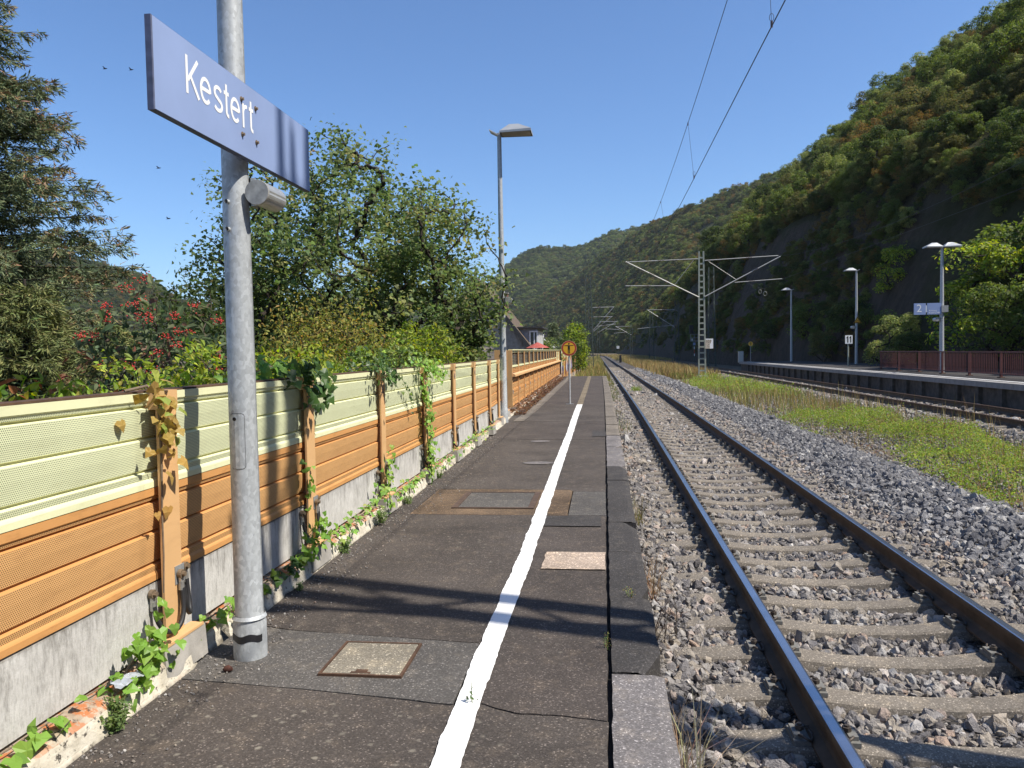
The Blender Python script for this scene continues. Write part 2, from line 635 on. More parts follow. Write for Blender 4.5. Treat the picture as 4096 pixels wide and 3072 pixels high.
def mat_gravel_base():
    t = NT("gravel_bed")
    v = t.voro(28.0, out="Color")
    sep = t.n("ShaderNodeSeparateColor")
    t.l(v, sep.inputs[0])
    col = t.ramp(sep.outputs[0], [(0.0, (0.04, 0.036, 0.033)), (0.5, (0.10, 0.090, 0.083)), (0.85, (0.155, 0.138, 0.125)), (1.0, (0.28, 0.26, 0.24))])
    d = t.voro(28.0, feature='DISTANCE_TO_EDGE')
    col = t.mix(t.ramp(d, [(0.0, 1.0), (0.10, 0.0)]), col, (0.02, 0.018, 0.016))
    t.bump(d, 1.0, 0.05)
    return t.fin(col, 0.95, 0, 0.2)


def mat_soil():
    t = NT("dry_soil")
    col = t.ramp(t.noise(3.0, 6, 0.65), [(0.3, (0.075, 0.060, 0.042)), (0.7, (0.17, 0.14, 0.095))])
    v = t.voro(20.0, out="Color")
    sep = t.n("ShaderNodeSeparateColor")
    t.l(v, sep.inputs[0])
    col = t.mix(0.5, col, t.ramp(sep.outputs[0], [(0.0, 0.4), (1.0, 1.5)]), 'MULTIPLY')
    t.bump(t.noise(30.0, 6, 0.7), 0.6, 0.04)
    return t.fin(col, 0.95, 0, 0.2)


def mat_meadow():
    t = NT("meadow_ground")
    col = t.ramp(t.noise(0.5, 6, 0.65), [(0.35, (0.030, 0.045, 0.014)), (0.6, (0.075, 0.075, 0.028)), (0.75, (0.15, 0.125, 0.05))])
    t.bump(t.noise(6.0, 6, 0.7), 0.6, 0.1)
    return t.fin(col, 0.95, 0, 0.15)


def mat_hill(name, dark, light, rock):
    t = NT(name)
    col = t.ramp(t.noise(0.09, 8, 0.7), [(0.35, dark), (0.68, light)])
    g = t.normal_z()
    steep = t.ramp(t.math('ADD', g, t.math('MULTIPLY', t.math('SUBTRACT', t.noise(0.3, 5, 0.7), 0.5), 0.5)), [(0.36, 1.0), (0.52, 0.0)])
    r = t.ramp(t.noise(1.3, 8, 0.75, (1, 1, 0.4)), [(0.3, tuple(k * 0.35 for k in rock)), (0.75, rock)])
    col = t.mix(steep, col, r)
    t.bump(t.noise(0.9, 8, 0.75), 0.8, 0.8)
    return t.fin(col, 0.95, 0, 0.15)


M['gravel'] = mat_gravel_base()
M['soil'] = mat_soil()
M['meadow'] = mat_meadow()
M['hill'] = mat_hill("cliff_hillside", (0.022, 0.026, 0.010), (0.060, 0.058, 0.024), (0.115, 0.092, 0.072))
M['hill_far'] = mat_hill("wooded_hillside", (0.030, 0.042, 0.016), (0.085, 0.080, 0.038), (0.26, 0.20, 0.14))

TX1, TX2 = 1.85, 10.65                     # track centre lines (before the curve)
RAILZ = -0.31
P2X, P2Z = 12.30, 0.30


def bed_z(xr, y):
    """height of the railway land across the tracks (xr already without the curve)"""
    px = [-60, -4.0, 0.0, 0.40, 0.62, 0.95, 1.3, 2.4, 2.75, 3.1, 3.35, 3.9, 4.4, 5.2, 8.5, 9.1, 12.3, 12.8, 16, 30]
    pz = [-1.6, -1.6, -0.60, -0.50, -0.522, -0.545, -0.572, -0.572, -0.545, -0.522, -0.490, -0.40, -0.42, -0.64, -0.66, -0.55, -0.55, -0.6, -0.6, -0.6]
    z = np.interp(xr, px, pz)
    heap = np.exp(-((xr - 4.05) / 0.55) ** 2) * np.clip((16 - np.asarray(y)) / 8, 0, 1) * 0.10
    return z + heap + 0.018 * fbm(np.asarray(xr) * 1.7, np.asarray(y) * 1.3, 5, 3)


# ground: one sheet reaching the horizon
gx = np.concatenate([np.linspace(-1700, -120, 14), np.linspace(-80, -8, 14), np.linspace(-4.2, 14.5, 48), np.linspace(18, 80, 12), np.linspace(140, 1700, 12)])
gy = np.concatenate([np.linspace(-300, -60, 5), np.linspace(-40, 60, 81), np.linspace(64, 400, 86), np.linspace(450, 2500, 18)])
GX, GY = np.meshgrid(gx, gy, indexing='ij')
near = np.clip((GY + 100) / 60, 0, 1)
GZ = bed_z(np.clip(GX, -50, 29), GY)
GXs = GX + np.where(np.abs(GX) < 100, 1.0, 0.0) * track_shift(np.clip(GY, -900, 420))
ground = heightfield("ground", GXs, GY, GZ - 0.012, M['soil'])
# gravel trackbed sheets, slightly above the ground sheet
for nm, xa, xb in (("trackbed", 0.28, 5.3), ("trackbed", 8.7, 12.28)):
    bx = np.linspace(xa, xb, 50)
    by = np.concatenate([np.linspace(-12, 60, 361), np.linspace(61, 420, 240)])
    BX, BY = np.meshgrid(bx, by, indexing='ij')
    BZ = bed_z(BX, BY)
    heightfield(nm, BX + track_shift(BY), BY, BZ + 0.004, M['gravel'])

# ------------------------------------------------------------------ platform 1
def cp(y):
    return 0.65 * track_shift(y)


def wob(t, seed, amp, freq):
    return amp * fbm(np.asarray(t) * freq, np.full(np.shape(t), seed * 3.7), seed, 4)


platform = setting("platform")
MB().box(-2.12, 0.20, -3.0, 14.0, -0.62, -0.035).build("foundation", M['bed'], platform)
fb = MB()
ys = np.linspace(14.0, 46.55, 14)
for a, b in zip(ys[:-1], ys[1:]):
    sa, sb = float(cp(a)), float(cp(b))
    fb.hexa([(-2.75 + sa, a, -0.62), (0.20 + sa, a, -0.62), (0.20 + sb, b, -0.62), (-2.95 + sb, b, -0.62),
             (-2.75 + sa, a, -0.035), (0.20 + sa, a, -0.035), (0.20 + sb, b, -0.035), (-2.95 + sb, b, -0.035)])
fb.build("foundation", M['bed'], platform)


def polyf(pts, seed=None, amp=0.0, freq=9.0, x0=-9, x1=9):
    xs, yy = [p[0] for p in pts], [p[1] for p in pts]

    def f(x):
        y = np.interp(x, xs, yy)
        if seed is not None:
            y = y + wob(x, seed, amp, freq) * np.clip((x - x0) / 0.1, 0, 1)
        return y
    return f


def slab(xl, xr, lo, hi, mat, gap=0.006, nx=40, ny=30, jl=0.0, jr=0.0, seed=0, z=0.0, name="asphalt_slab", zl=0.0):
    u = np.linspace(0, 1, nx)
    v = np.linspace(0, 1, ny)
    yc = 0.5 * (float(lo(0.5 * (xl + xr))) + float(hi(0.5 * (xl + xr))))
    X = np.zeros((nx, ny))
    Y = np.zeros((nx, ny))
    for i, uu in enumerate(u):
        x = xl + (xr - xl) * uu
        ya, yb = float(lo(x)) + gap, float(hi(x)) - gap
        Y[i] = ya + (yb - ya) * v
        X[i] = x
    X[0] += wob(Y[0], seed + 1, jl, 6.0)
    X[-1] += wob(Y[-1], seed + 2, jr, 7.0)
    X = X + cp(Y)
    Z = z + 0.004 * fbm(X * 1.5, Y * 1.5, seed + 9, 3) + zl * (1 - u)[:, None]
    top = np.stack([X, Y, Z], -1).reshape(-1, 3)
    i = np.arange(nx - 1)[:, None] * ny + np.arange(ny - 1)[None]
    F = np.stack([i, i + ny, i + ny + 1, i + 1], -1).reshape(-1, 4)
    ring = [k * ny for k in range(nx)] + [(nx - 1) * ny + k for k in range(1, ny)] + [k * ny + ny - 1 for k in range(nx - 2, -1, -1)] + [k for k in range(ny - 2, 0, -1)]
    R = len(ring)
    low = top[ring].copy()
    low[:, 2] -= 0.055
    rim = top[ring].copy()
    V = np.concatenate([top, rim, low])
    n0 = len(top)
    F2 = np.array([[n0 + k, n0 + R + k, n0 + R + (k + 1) % R, n0 + (k + 1) % R] for k in range(R)])
    o = link(name, np_mesh(name, V, [F, F2], mat), platform)
    return o


C0 = polyf([(-3, 0.2), (1, 0.2)])
C1 = polyf([(-2.2, 3.44), (-1.41, 3.37), (-0.70, 3.275), (-0.55, 3.29), (-0.38, 3.20), (-0.2, 3.215), (0.05, 3.165)], 3, 0.022, 6.0, -0.9)
C2 = polyf([(-2.2, 4.19), (-1.72, 4.10), (-0.6, 3.985)], 4, 0.012, 5.0)
C3 = polyf([(-3, 7.2), (1, 7.19)], 5, 0.008, 3)
C4 = polyf([(-3, 8.56), (1, 8.52)], 6, 0.008, 3)
C5 = polyf([(-3, 13.45), (1, 13.35)], 7, 0.010, 3)
C6 = polyf([(-3, 16.95), (1, 16.8)], 8, 0.010, 2)
C7 = polyf([(-4, 22.2), (1, 22.15)], 9, 0.010, 2)
C8 = polyf([(-4, 34.0), (1, 34.0)], 10, 0.010, 2)
C9 = polyf([(-4, 46.6), (1, 46.5)])
SEAM = -0.008
slab(-2.08, SEAM, C0, C1, M['asphalt_spotted'], 0.005, 70, 30, 0, 0.012, 11)
slab(-2.08, -0.685, C1, C2, M['asphalt_grey'], 0.005, 44, 16, 0, 0.006, 13)
slab(-2.08, -0.672, C2, C3, M['asphalt_spotted'], 0.005, 44, 40, 0, 0.0, 15)
slab(-0.672, SEAM, C1, C3, M['asphalt'], 0.005, 30, 50, 0.0, 0.012, 17)
slab(-2.10, -1.90, C3, C4, M['asphalt'], 0.004, 8, 20, 0, 0.01, 19)
slab(-1.89, -0.37, C3, C4, M['rusty_concrete'], 0.004, 30, 24, 0.01, 0.01, 21)
slab(-0.36, SEAM, C3, polyf([(-1, 8.45), (1, 8.4)]), M['asphalt_grey'], 0.004, 12, 20, 0, 0.01, 23)
slab(-2.14, SEAM, polyf([(-3, 8.56), (-0.37, 8.53), (-0.36, 8.43), (1, 8.42)]), C5, M['asphalt_spotted'], 0.005, 44, 50, 0, 0.012, 25)
slab(-2.22, SEAM, C5, C6, M['asphalt'], 0.006, 40, 30, 0, 0.006, 27)
slab(-2.36, SEAM, C6, C7, M['asphalt_spotted'], 0.006, 40, 40, 0, 0.004, 29)
slab(-2.52, SEAM, C7, C8, M['asphalt'], 0.008, 30, 60, 0, 0, 31)
slab(-2.75, SEAM, C8, C9, M['asphalt'], 0.010, 30, 60, 0, 0, 33)

# edge stones along the track
ej = [0.3, 1.45, 2.55, 3.66, 4.79, 5.92, 6.95, 8.07, 9.2, 10.3, 11.3, 12.4, 13.35, 14.05]
y = 14.05
while y < 46.3:
    y += 1.0
    ej.append(min(y, 46.55))
er = rng_(5)
for k in range(len(ej) - 1):
    a, b = ej[k] + 0.004, ej[k + 1] - 0.004
    n = 14
    yy = np.linspace(a, b, n)
    far = a > 13.5
    xl = 0.014 + wob(yy, 41 + k, 0.010 if not far else 0.003, 8.0)
    xr = np.full(n, 0.262) + wob(yy, 71 + k, 0.010, 7.0)
    if not far:                                      # crumbled corners
        for e in (0, n - 1):
            if er.random() < 0.45:
                m = er.uniform(0.03, 0.10)
                for q in range(3):
                    xr[abs(e - q)] -= m * (3 - q) / 3
    zt = er.uniform(-0.006, 0.006)
    xs0, xs1 = xl + cp(yy), xr + cp(yy)
    mx = 6
    V, F = [], []
    for i in range(n):
        for j in range(mx):
            f = j / (mx - 1)
            V.append((xs0[i] + (xs1[i] - xs0[i]) * f, yy[i], zt - (0.012 if j == mx - 1 else 0)))
    for i in range(n - 1):
        for j in range(mx - 1):
            F.append((i * mx + j, i * mx + j + 1, (i + 1) * mx + j + 1, (i + 1) * mx + j))
    mb = MB().add(V, F, 0)
    low = [(p[0], p[1], -0.34) for p in V]
    for i in range(n - 1):
        for j in (0, mx - 1):
            q = [V[i * mx + j], V[(i + 1) * mx + j], low[(i + 1) * mx + j], low[i * mx + j]]
            mb.add(q, [(0, 1, 2, 3)] if j else [(3, 2, 1, 0)], 0)
    for i in (0, n - 1):
        q = [V[i * mx], V[i * mx + mx - 1], low[i * mx + mx - 1], low[i * mx]]
        mb.add(q, [(3, 2, 1, 0)] if i == 0 else [(0, 1, 2, 3)], 0)
    mat = M['edge_stone'] if (ej[k] < 3.6 or 10.2 < ej[k] < 13.9) else (M['strip_stone'] if far else M['asphalt_dark'])
    mb.build("edge_stone", mat, platform)
# wall below the platform edge
wb = MB()
for a, b in zip(np.linspace(-3, 46.4, 26)[:-1], np.linspace(-3, 46.4, 26)[1:]):
    sa, sb = float(cp(a)), float(cp(b))
    wb.hexa([(0.05 + sa, a, -0.9), (0.235 + sa, a, -0.9), (0.235 + sb, b, -0.9), (0.05 + sb, b, -0.9),
             (0.05 + sa, a, -0.345), (0.235 + sa, a, -0.345), (0.235 + sb, b, -0.345), (0.05 + sb, b, -0.345)])
wb.build("edge_wall", M['concrete'], platform)
MB().box(-2.9 + cp(46.6), 0.25 + cp(46.6), 46.6, 46.75, -0.7, -0.02).build("end_wall", M['concrete'], platform)


def ribbon(name, pts, mat, z=0.004, kind="structure", edge=0.0, seed=0, step=0.05, thick=0.0):
    """pts (xc, y, width); a thin painted or laid band on the platform"""
    P = np.array(pts, float)
    ys = np.arange(P[0, 1], P[-1, 1] + 1e-6, step)
    xc = np.interp(ys, P[:, 1], P[:, 0])
    w = np.interp(ys, P[:, 1], P[:, 2])
    l = xc - w / 2 + wob(ys, seed + 1, edge, 5.0) + wob(ys, seed + 5, edge * 0.5, 25.0)
    r = xc + w / 2 + wob(ys, seed + 2, edge, 5.0) + wob(ys, seed + 6, edge * 0.5, 25.0)
    zz = z + 0.004 * fbm(xc * 1.5, ys * 1.5, 12, 3)
    V = np.concatenate([np.stack([l, ys, zz], 1), np.stack([r, ys, zz], 1)])
    n = len(ys)
    i = np.arange(n - 1)
    F = np.stack([i, i + n, i + n + 1, i + 1], 1)
    o = link(name, np_mesh(name, V, F, mat))
    if kind:
        o["kind"] = kind
    return o


def mat_line():
    t = NT("brushed_white_paint")
    wear = t.ramp(t.noise(42.0, 6, 0.75), [(0.60, 0.0), (0.70, 1.0)])
    w2 = t.ramp(t.voro(150.0), [(0.0, 0.30), (0.2, 0.0)])
    col = t.ramp(t.noise(6.0, 5), [(0.3, (0.70, 0.69, 0.66)), (0.7, (0.82, 0.815, 0.80))])
    col = t.mix(t.math('MULTIPLY', t.math('MAXIMUM', wear, w2), 0.6), col, (0.16, 0.14, 0.125))
    t.bump(t.noise(220.0, 3), 0.5, 0.004)
    return t.fin(col, 0.8, 0, 0.3)


M['line'] = mat_line()
wl = [(-0.615, 0.8, 0.112), (-0.615, 2.76, 0.112), (-0.622, 3.98, 0.115), (-0.612, 5.4, 0.112), (-0.628, 7.9, 0.118), (-0.655, 11.0, 0.125), (-0.668, 14.0, 0.12), (-0.70, 17.0, 0.135), (-0.725, 20.0, 0.15), (-0.735, 22.0, 0.16)]
ribbon("white_line", wl, M['line'], 0.0095, edge=0.011, seed=3, step=0.02)
M['old_line'] = asphalt("worn_line_remains", (0.16, 0.13, 0.09), 0.3, 0.4, (0.4, 0.35, 0.25))
ribbon("worn_line", [(-0.735, 22.05, 0.17), (-0.79, 30, 0.19), (-0.86, 38, 0.2), (-0.93, 46.3, 0.2)], M['old_line'], 0.008, edge=0.012, seed=9)
ribbon("concrete_strip", [(-1.93, 16.9, 0.24), (-1.90, 20, 0.24), (-1.93, 26, 0.24), (-2.0, 34, 0.24), (-2.1, 46.3, 0.24)], M['strip_stone'], 0.008, edge=0.006, seed=14)
# exposed aggregate patch beside the white line
M['aggregate'] = asphalt("pink_aggregate", (0.36, 0.285, 0.225), 0.25, 0.0)
pv = []
for nm, cx, cy, w, d, mt, sd in (("aggregate_patch", -0.243, 5.62, 0.45, 0.46, M['aggregate'], 4),
                                 ("asphalt_patch", -0.13, 14.3, 0.25, 1.0, M['asphalt_dark'], 5),
                                 ("worn_patch", -1.12, 13.1, 0.34, 0.22, M['edge_stone'], 6),
                                 ("worn_patch", -0.93, 10.55, 0.44, 0.26, M['edge_stone'], 7),
                                 ("asphalt_band", -0.36, 6.93, 0.62, 0.42, M['asphalt_dark'], 8)):
    n = 40
    t_ = np.linspace(0, 4, n, endpoint=False)
    sq = []
    for tt in t_:
        k, f = int(tt), tt - int(tt)
        c4 = [(-1, -1), (1, -1), (1, 1), (-1, 1), (-1, -1)]
        px, py = c4[k][0] + (c4[k + 1][0] - c4[k][0]) * f, c4[k][1] + (c4[k + 1][1] - c4[k][1]) * f
        if nm == "worn_patch":
            l_ = math.hypot(px, py)
            px, py = px / l_, py / l_
        sq.append((px, py))
    jit = 0.012 * fbm(t_ * 5, np.full(n, sd), sd, 3)
    V = [(cx, cy, 0.0085)] + [(cx + px * (w / 2 + j), cy + py * (d / 2 + j), 0.0085) for (px, py), j in zip(sq, jit)]
    F = [(0, 1 + k, 1 + (k + 1) % n) for k in range(n)]
    tag(MB().add(V, F).build(nm, mt), kind="structure")

# ------------------------------------------------------------------ kerb of long lichen-covered stones
kerb = setting("kerb")
kx = polyf([(1, -2.075), (3, -2.075), (5, -2.07), (8, -2.09), (12, -2.12), (16, -2.16), (18, -2.23), (30, -2.42), (46, -2.62)])
kj = [0.2, 1.15, 2.2, 3.62, 3.98, 4.72, 5.84, 6.66, 7.7, 8.75, 9.8, 10.85, 11.9, 13.0, 14.0, 15.0, 16.1]
yy = 16.1
while yy < 46:
    yy += 1.05
    kj.append(yy)
kr = rng_(8)
for k in range(len(kj) - 1):
    a, b = kj[k] + 0.006, kj[k + 1] - 0.006
    if 3.6 < a < 3.9:
        dx, h = -0.045, 0.105                           # set back behind the sign pole
    else:
        dx, h = kr.uniform(-0.012, 0.012), kr.uniform(0.118, 0.138)
    if a > 17:
        h = 0.07
    n = max(6, int((b - a) / 0.06))
    yk = np.linspace(a, b, n)
    V = []
    prof = [(0.02, -0.03), (0.006, 0.02), (0.0, h * 0.55), (-0.006, h - 0.030), (-0.022, h - 0.008), (-0.05, h), (-0.14, h + 0.012)]
    if a > 17:
        prof = [(0.02, -0.03), (0.005, 0.02), (0.0, h * 0.6), (-0.012, h - 0.012), (-0.05, h), (-0.28, h + 0.02)]
    m = len(prof)
    for q, yq in enumerate(yk):
        e = min(q, n - 1 - q)
        rd = 0.018 if e == 0 else 0.0
        for j, (px, pz) in enumerate(prof):
            nz = 0.010 * fbm(yq * 6 + j * 1.7, k * 3.1 + j, 21, 3)
            V.append((float(kx(yq)) + dx + px + nz - rd, yq, pz + nz * 0.6 - (rd * 0.7 if pz > 0.05 else 0)))
    F = [(i * m + j, (i + 1) * m + j, (i + 1) * m + j + 1, i * m + j + 1) for i in range(n - 1) for j in range(m - 1)]
    F += [tuple(range(m)), tuple((n - 1) * m + j for j in range(m - 1, -1, -1))]
    F = [f[::-1] for f in F]
    mb = MB().add(V, F, 0, False)
    mb.build("kerb_stone", M['kerb'], kerb)

# =================================================================== RAILWAY TRACKS
RP = [(-0.072, -0.172), (0.072, -0.172), (0.072, -0.160), (0.020, -0.138), (0.009, -0.120), (0.009, -0.052), (0.034, -0.040), (0.036, -0.010), (0.030, -0.002), (0.020, 0.0),
      (-0.020, 0.0), (-0.030, -0.002), (-0.036, -0.010), (-0.034, -0.040), (-0.009, -0.052), (-0.009, -0.120), (-0.020, -0.138), (-0.072, -0.160)]


def rail(x0, y0, y1, parent, top=True):
    ys = np.concatenate([np.arange(y0, 60, 1.5), np.arange(60, y1 + 1, 4.0)])
    n, m = len(ys), len(RP)
    V = [(x0 + tsh(yv) + px, yv, RAILZ + pz) for yv in ys for px, pz in RP]
    mb = MB()
    for i in range(n - 1):
        for j in range(m):
            k = (j + 1) % m
            mb.f.append((i * m + j, i * m + k, (i + 1) * m + k, (i + 1) * m + j))
            mb.m.append(1 if j in (8, 9, 10) else 0)
            mb.s.append(False)
    mb.v = V
    mb.add(V[:m], [tuple(range(m - 1, -1, -1))])
    mb.add(V[-m:], [tuple(range(m))])
    return mb.build("rail", [M['steel_brown'], M['rail_top'] if top else M['steel_rust']], parent)


def sleeper_mesh():
    xs = [-1.30, -1.27, -1.0, -0.93, -0.62, -0.52, -0.3, 0, 0.3, 0.52, 0.62, 0.93, 1.0, 1.27, 1.30]
    zt = [-0.215, -0.198, -0.182, -0.176, -0.176, -0.190, -0.216, -0.222, -0.216, -0.190, -0.176, -0.176, -0.182, -0.198, -0.215]
    w = [0.095, 0.105, 0.108, 0.112, 0.112, 0.100, 0.088, 0.085, 0.088, 0.100, 0.112, 0.112, 0.108, 0.105, 0.095]
    mb = MB()
    V = []
    for x, z, h in zip(xs, zt, w):
        V += [(x, -h - 0.03, z - 0.14), (x, -h, z - 0.012), (x, -h + 0.014, z), (x, h - 0.014, z), (x, h, z - 0.012), (x, h + 0.03, z - 0.14)]
    m = 6
    F = [(i * m + j, (i + 1) * m + j, (i + 1) * m + j + 1, i * m + j + 1) for i in range(len(xs) - 1) for j in range(m - 1)]
    F += [tuple(range(m))[::-1], tuple((len(xs) - 1) * m + j for j in range(m))]
    return mb.add(V, [f for f in F])


def clip_builder(side):
    """tension clamp and guide plate on one side of a rail (side=+1 outside towards +x)"""
    mb = MB()
    s = side
    mb.box(min(s * 0.078, s * 0.165), max(s * 0.078, s * 0.165), -0.085, 0.085, -0.176, -0.150, 1)
    mb.box(min(s * 0.112, s * 0.160), max(s * 0.112, s * 0.160), -0.060, 0.060, -0.150, -0.128, 1)
    loop = []
    for a in np.linspace(-0.25 * math.pi, 1.25 * math.pi, 9):
        loop.append((s * (0.10 + 0.034 * math.cos(a)), 0.05 + 0.045 * math.sin(a), -0.135 + 0.012 * math.sin(a * 2)))
    mb.tube(loop, 0.0075, 5, True, 0)
    mb.tube([(p[0], -p[1], p[2]) for p in loop], 0.0075, 5, True, 0)
    mb.tube([(s * 0.118, 0, -0.15), (s * 0.118, 0, -0.095)], 0.013, 6, True, 0, False)
    mb.tube([(s * 0.118, 0, -0.125), (s * 0.118, 0, -0.105)], 0.024, 6, True, 0, False)
    return mb


def make_track(xc, y0, y1, pitch, clip_to, top):
    tr = setting("railway_track")
    for s in (-1, 1):
        rail(xc + s * 0.7535, -4 if xc < 5 else -30, 420, tr, top)
    proto = sleeper_mesh().build("sleeper", M['sleeper'], tr, origin=(0, 0, 0))
    clips = []
    for r in (-0.7535, 0.7535):
        for sd in (-1, 1):
            mb = clip_builder(sd)
            mb.v = [(p[0] + r, p[1], p[2]) for p in mb.v]
            clips.append(mb.build("rail_clip", [M['clip'], M['clip_plate']], proto, origin=(0, 0, 0)))
    srng = rng_(int(xc * 10))
    ys = np.arange(y0, y1, pitch)
    first = True
    for k, yv in enumerate(ys):
        s = proto if first else copy_obj(proto, tr)
        s.location = (xc + tsh(yv) + srng.uniform(-.012, .012), yv + srng.uniform(-.012, .012), RAILZ)
        if yv < clip_to and not first:
            for c in clips:
                copy_obj(c, s)
        first = False
    return tr, ys


track_a, SL1 = make_track(TX1, 2.31, 92.0, 0.586, 17.0, True)
track_b, SL2 = make_track(TX2, 17.0, 96.0, 0.62, 20.0, False)

# ------------------------------------------------------------------ scatter with geometry nodes (uncountable stuff only)
def gn_scatter(name, P, rot, scl, mats=None, sources=None, stones=None):
    me = bpy.data.meshes.new(name)
    n = len(P)
    me.vertices.add(n)
    me.vertices.foreach_set("co", np.asarray(P, np.float32).ravel())
    a = me.attributes.new("rot", 'FLOAT_VECTOR', 'POINT')
    a.data.foreach_set("vector", np.asarray(rot, np.float32).ravel())
    a = me.attributes.new("scl", 'FLOAT_VECTOR', 'POINT')
    sc = np.asarray(scl, np.float32)
    if sc.ndim == 1:
        sc = np.repeat(sc[:, None], 3, 1)
    a.data.foreach_set("vector", sc.ravel())
    me.update()
    o = link(name, me)
    o["kind"] = "stuff"
    g = bpy.data.node_groups.new(name + "_nodes", 'GeometryNodeTree')
    g.interface.new_socket("Geometry", in_out='INPUT', socket_type='NodeSocketGeometry')
    g.interface.new_socket("Geometry", in_out='OUTPUT', socket_type='NodeSocketGeometry')
    N, L = g.nodes, g.links
    gi, go = N.new('NodeGroupInput'), N.new('NodeGroupOutput')
    iop = N.new('GeometryNodeInstanceOnPoints')
    join = N.new('GeometryNodeJoinGeometry')
    cnt = 0
    if stones:
        for v in range(stones):
            ico = N.new('GeometryNodeMeshIcoSphere')
            ico.inputs['Subdivisions'].default_value = 1 if v % 3 else 2
            ns = N.new('ShaderNodeTexNoise')
            ns.noise_dimensions = '4D'
            ns.inputs['W'].default_value = v * 7.3
            ns.inputs['Scale'].default_value = 0.9
            ns.inputs['Detail'].default_value = 1.0
            sub = N.new('ShaderNodeVectorMath')
            sub.operation = 'SUBTRACT'
            sub.inputs[1].default_value = (0.5, 0.5, 0.5)
            mul = N.new('ShaderNodeVectorMath')
            mul.operation = 'MULTIPLY'
            mul.inputs[1].default_value = (2.3, 2.3, 2.3)
            sp = N.new('GeometryNodeSetPosition')
            sm = N.new('GeometryNodeSetMaterial')
            sm.inputs['Material'].default_value = mats
            ti = N.new('GeometryNodeGeometryToInstance')
            L.new(ns.outputs['Color'], sub.inputs[0])
            L.new(sub.outputs[0], mul.inputs[0])
            L.new(mul.outputs[0], sp.inputs['Offset'])
            L.new(ico.outputs['Mesh'], sp.inputs['Geometry'])
            L.new(sp.outputs[0], sm.inputs[0])
            L.new(sm.outputs[0], ti.inputs[0])
            L.new(ti.outputs[0], join.inputs[0])
    else:
        for src in sources:
            oi = N.new('GeometryNodeObjectInfo')
            oi.inputs['Object'].default_value = src
            oi.inputs['As Instance'].default_value = True
            L.new(oi.outputs['Geometry'], join.inputs[0])
    for attr, sock in (("rot", 'Rotation'), ("scl", 'Scale')):
        na = N.new('GeometryNodeInputNamedAttribute')
        na.data_type = 'FLOAT_VECTOR'
        na.inputs['Name'].default_value = attr
        L.new(na.outputs['Attribute'], iop.inputs[sock])
    iop.inputs['Pick Instance'].default_value = True
    rv = N.new('FunctionNodeRandomValue')
    rv.data_type = 'INT'
    ri = [s for s in rv.inputs if s.name == 'Min' and s.type == 'INT'][0]
    rx = [s for s in rv.inputs if s.name == 'Max' and s.type == 'INT'][0]
    ri.default_value = 0
    rx.default_value = (stones or len(sources)) - 1
    L.new([s for s in rv.outputs if s.type == 'INT'][0], iop.inputs['Instance Index'])
    L.new(join.outputs[0], iop.inputs['Instance'])
    L.new(gi.outputs[0], iop.inputs['Points'])
    L.new(iop.outputs[0], go.inputs[0])
    md = o.modifiers.new("scatter", 'NODES')
    md.node_group = g
    return o


def mat_stone(name, stops):
    t = NT(name)
    oi = t.n("ShaderNodeObjectInfo")
    col = t.ramp(oi.outputs["Random"], stops)
    v = t.ramp(t.noise(1.6, 4, 0.6), [(0.3, 0.75), (0.7, 1.2)])
    col = t.mix(1.0, col, v, 'MULTIPLY')
    t.bump(t.noise(5.0, 4), 0.5, 0.2)
    return t.fin(col, 0.85, 0, 0.3)


M['stone'] = mat_stone("ballast_rock", [(0.0, (0.12, 0.108, 0.105)), (0.25, (0.22, 0.205, 0.20)), (0.5, (0.30, 0.275, 0.25)), (0.7, (0.36, 0.305, 0.24)), (0.85, (0.40, 0.385, 0.37)), (0.95, (0.38, 0.27, 0.20)), (1.0, (0.58, 0.56, 0.53))])
M['stone_dark'] = mat_stone("ballast_rock_fresh", [(0.0, (0.10, 0.098, 0.105)), (0.5, (0.20, 0.195, 0.20)), (0.85, (0.29, 0.28, 0.275)), (1.0, (0.48, 0.46, 0.43))])


def stones(name, x0, x1, y0, y1, dens, size, mat, SL, xc, seed, zoff=0.0, var=5):
    r = rng_(seed)
    n = int((x1 - x0) * (y1 - y0) * dens)
    x = r.uniform(x0, x1, n)
    y = r.uniform(y0, y1, n)
    keep = np.ones(n, bool)
    if SL is not None:
        dy = np.abs(y[:, None] - SL[None]).min(1)
        on = (dy < 0.115) & (np.abs(x - xc) < 1.24)
        cover = np.clip((np.abs(x - xc) - 1.0) / 0.3, 0, 1) * (x < xc) * np.clip(0.75 + 0.9 * fbm(y * 1.3, x, 77, 2), 0, 1)
        keep = ~on | (r.random(n) < cover * 0.5)
        keep &= ~((np.abs(np.abs(x - xc) - 0.7535) < 0.10))
    # grass pushes through in patches
    x, y = x[keep], y[keep]
    n = len(x)
    s = size * np.exp(r.normal(0, 0.28, n))
    z = bed_z(x, y) + zoff + r.uniform(-0.2, 0.55, n) * s
    rot = r.uniform(0, 6.283, (n, 3))
    scl = np.stack([s * r.uniform(0.8, 1.3, n), s * r.uniform(0.7, 1.0, n), s * r.uniform(0.55, 0.9, n)], 1)
    return gn_scatter(name, np.stack([x + track_shift(y), y, z], 1), rot, scl, mat, None, var)


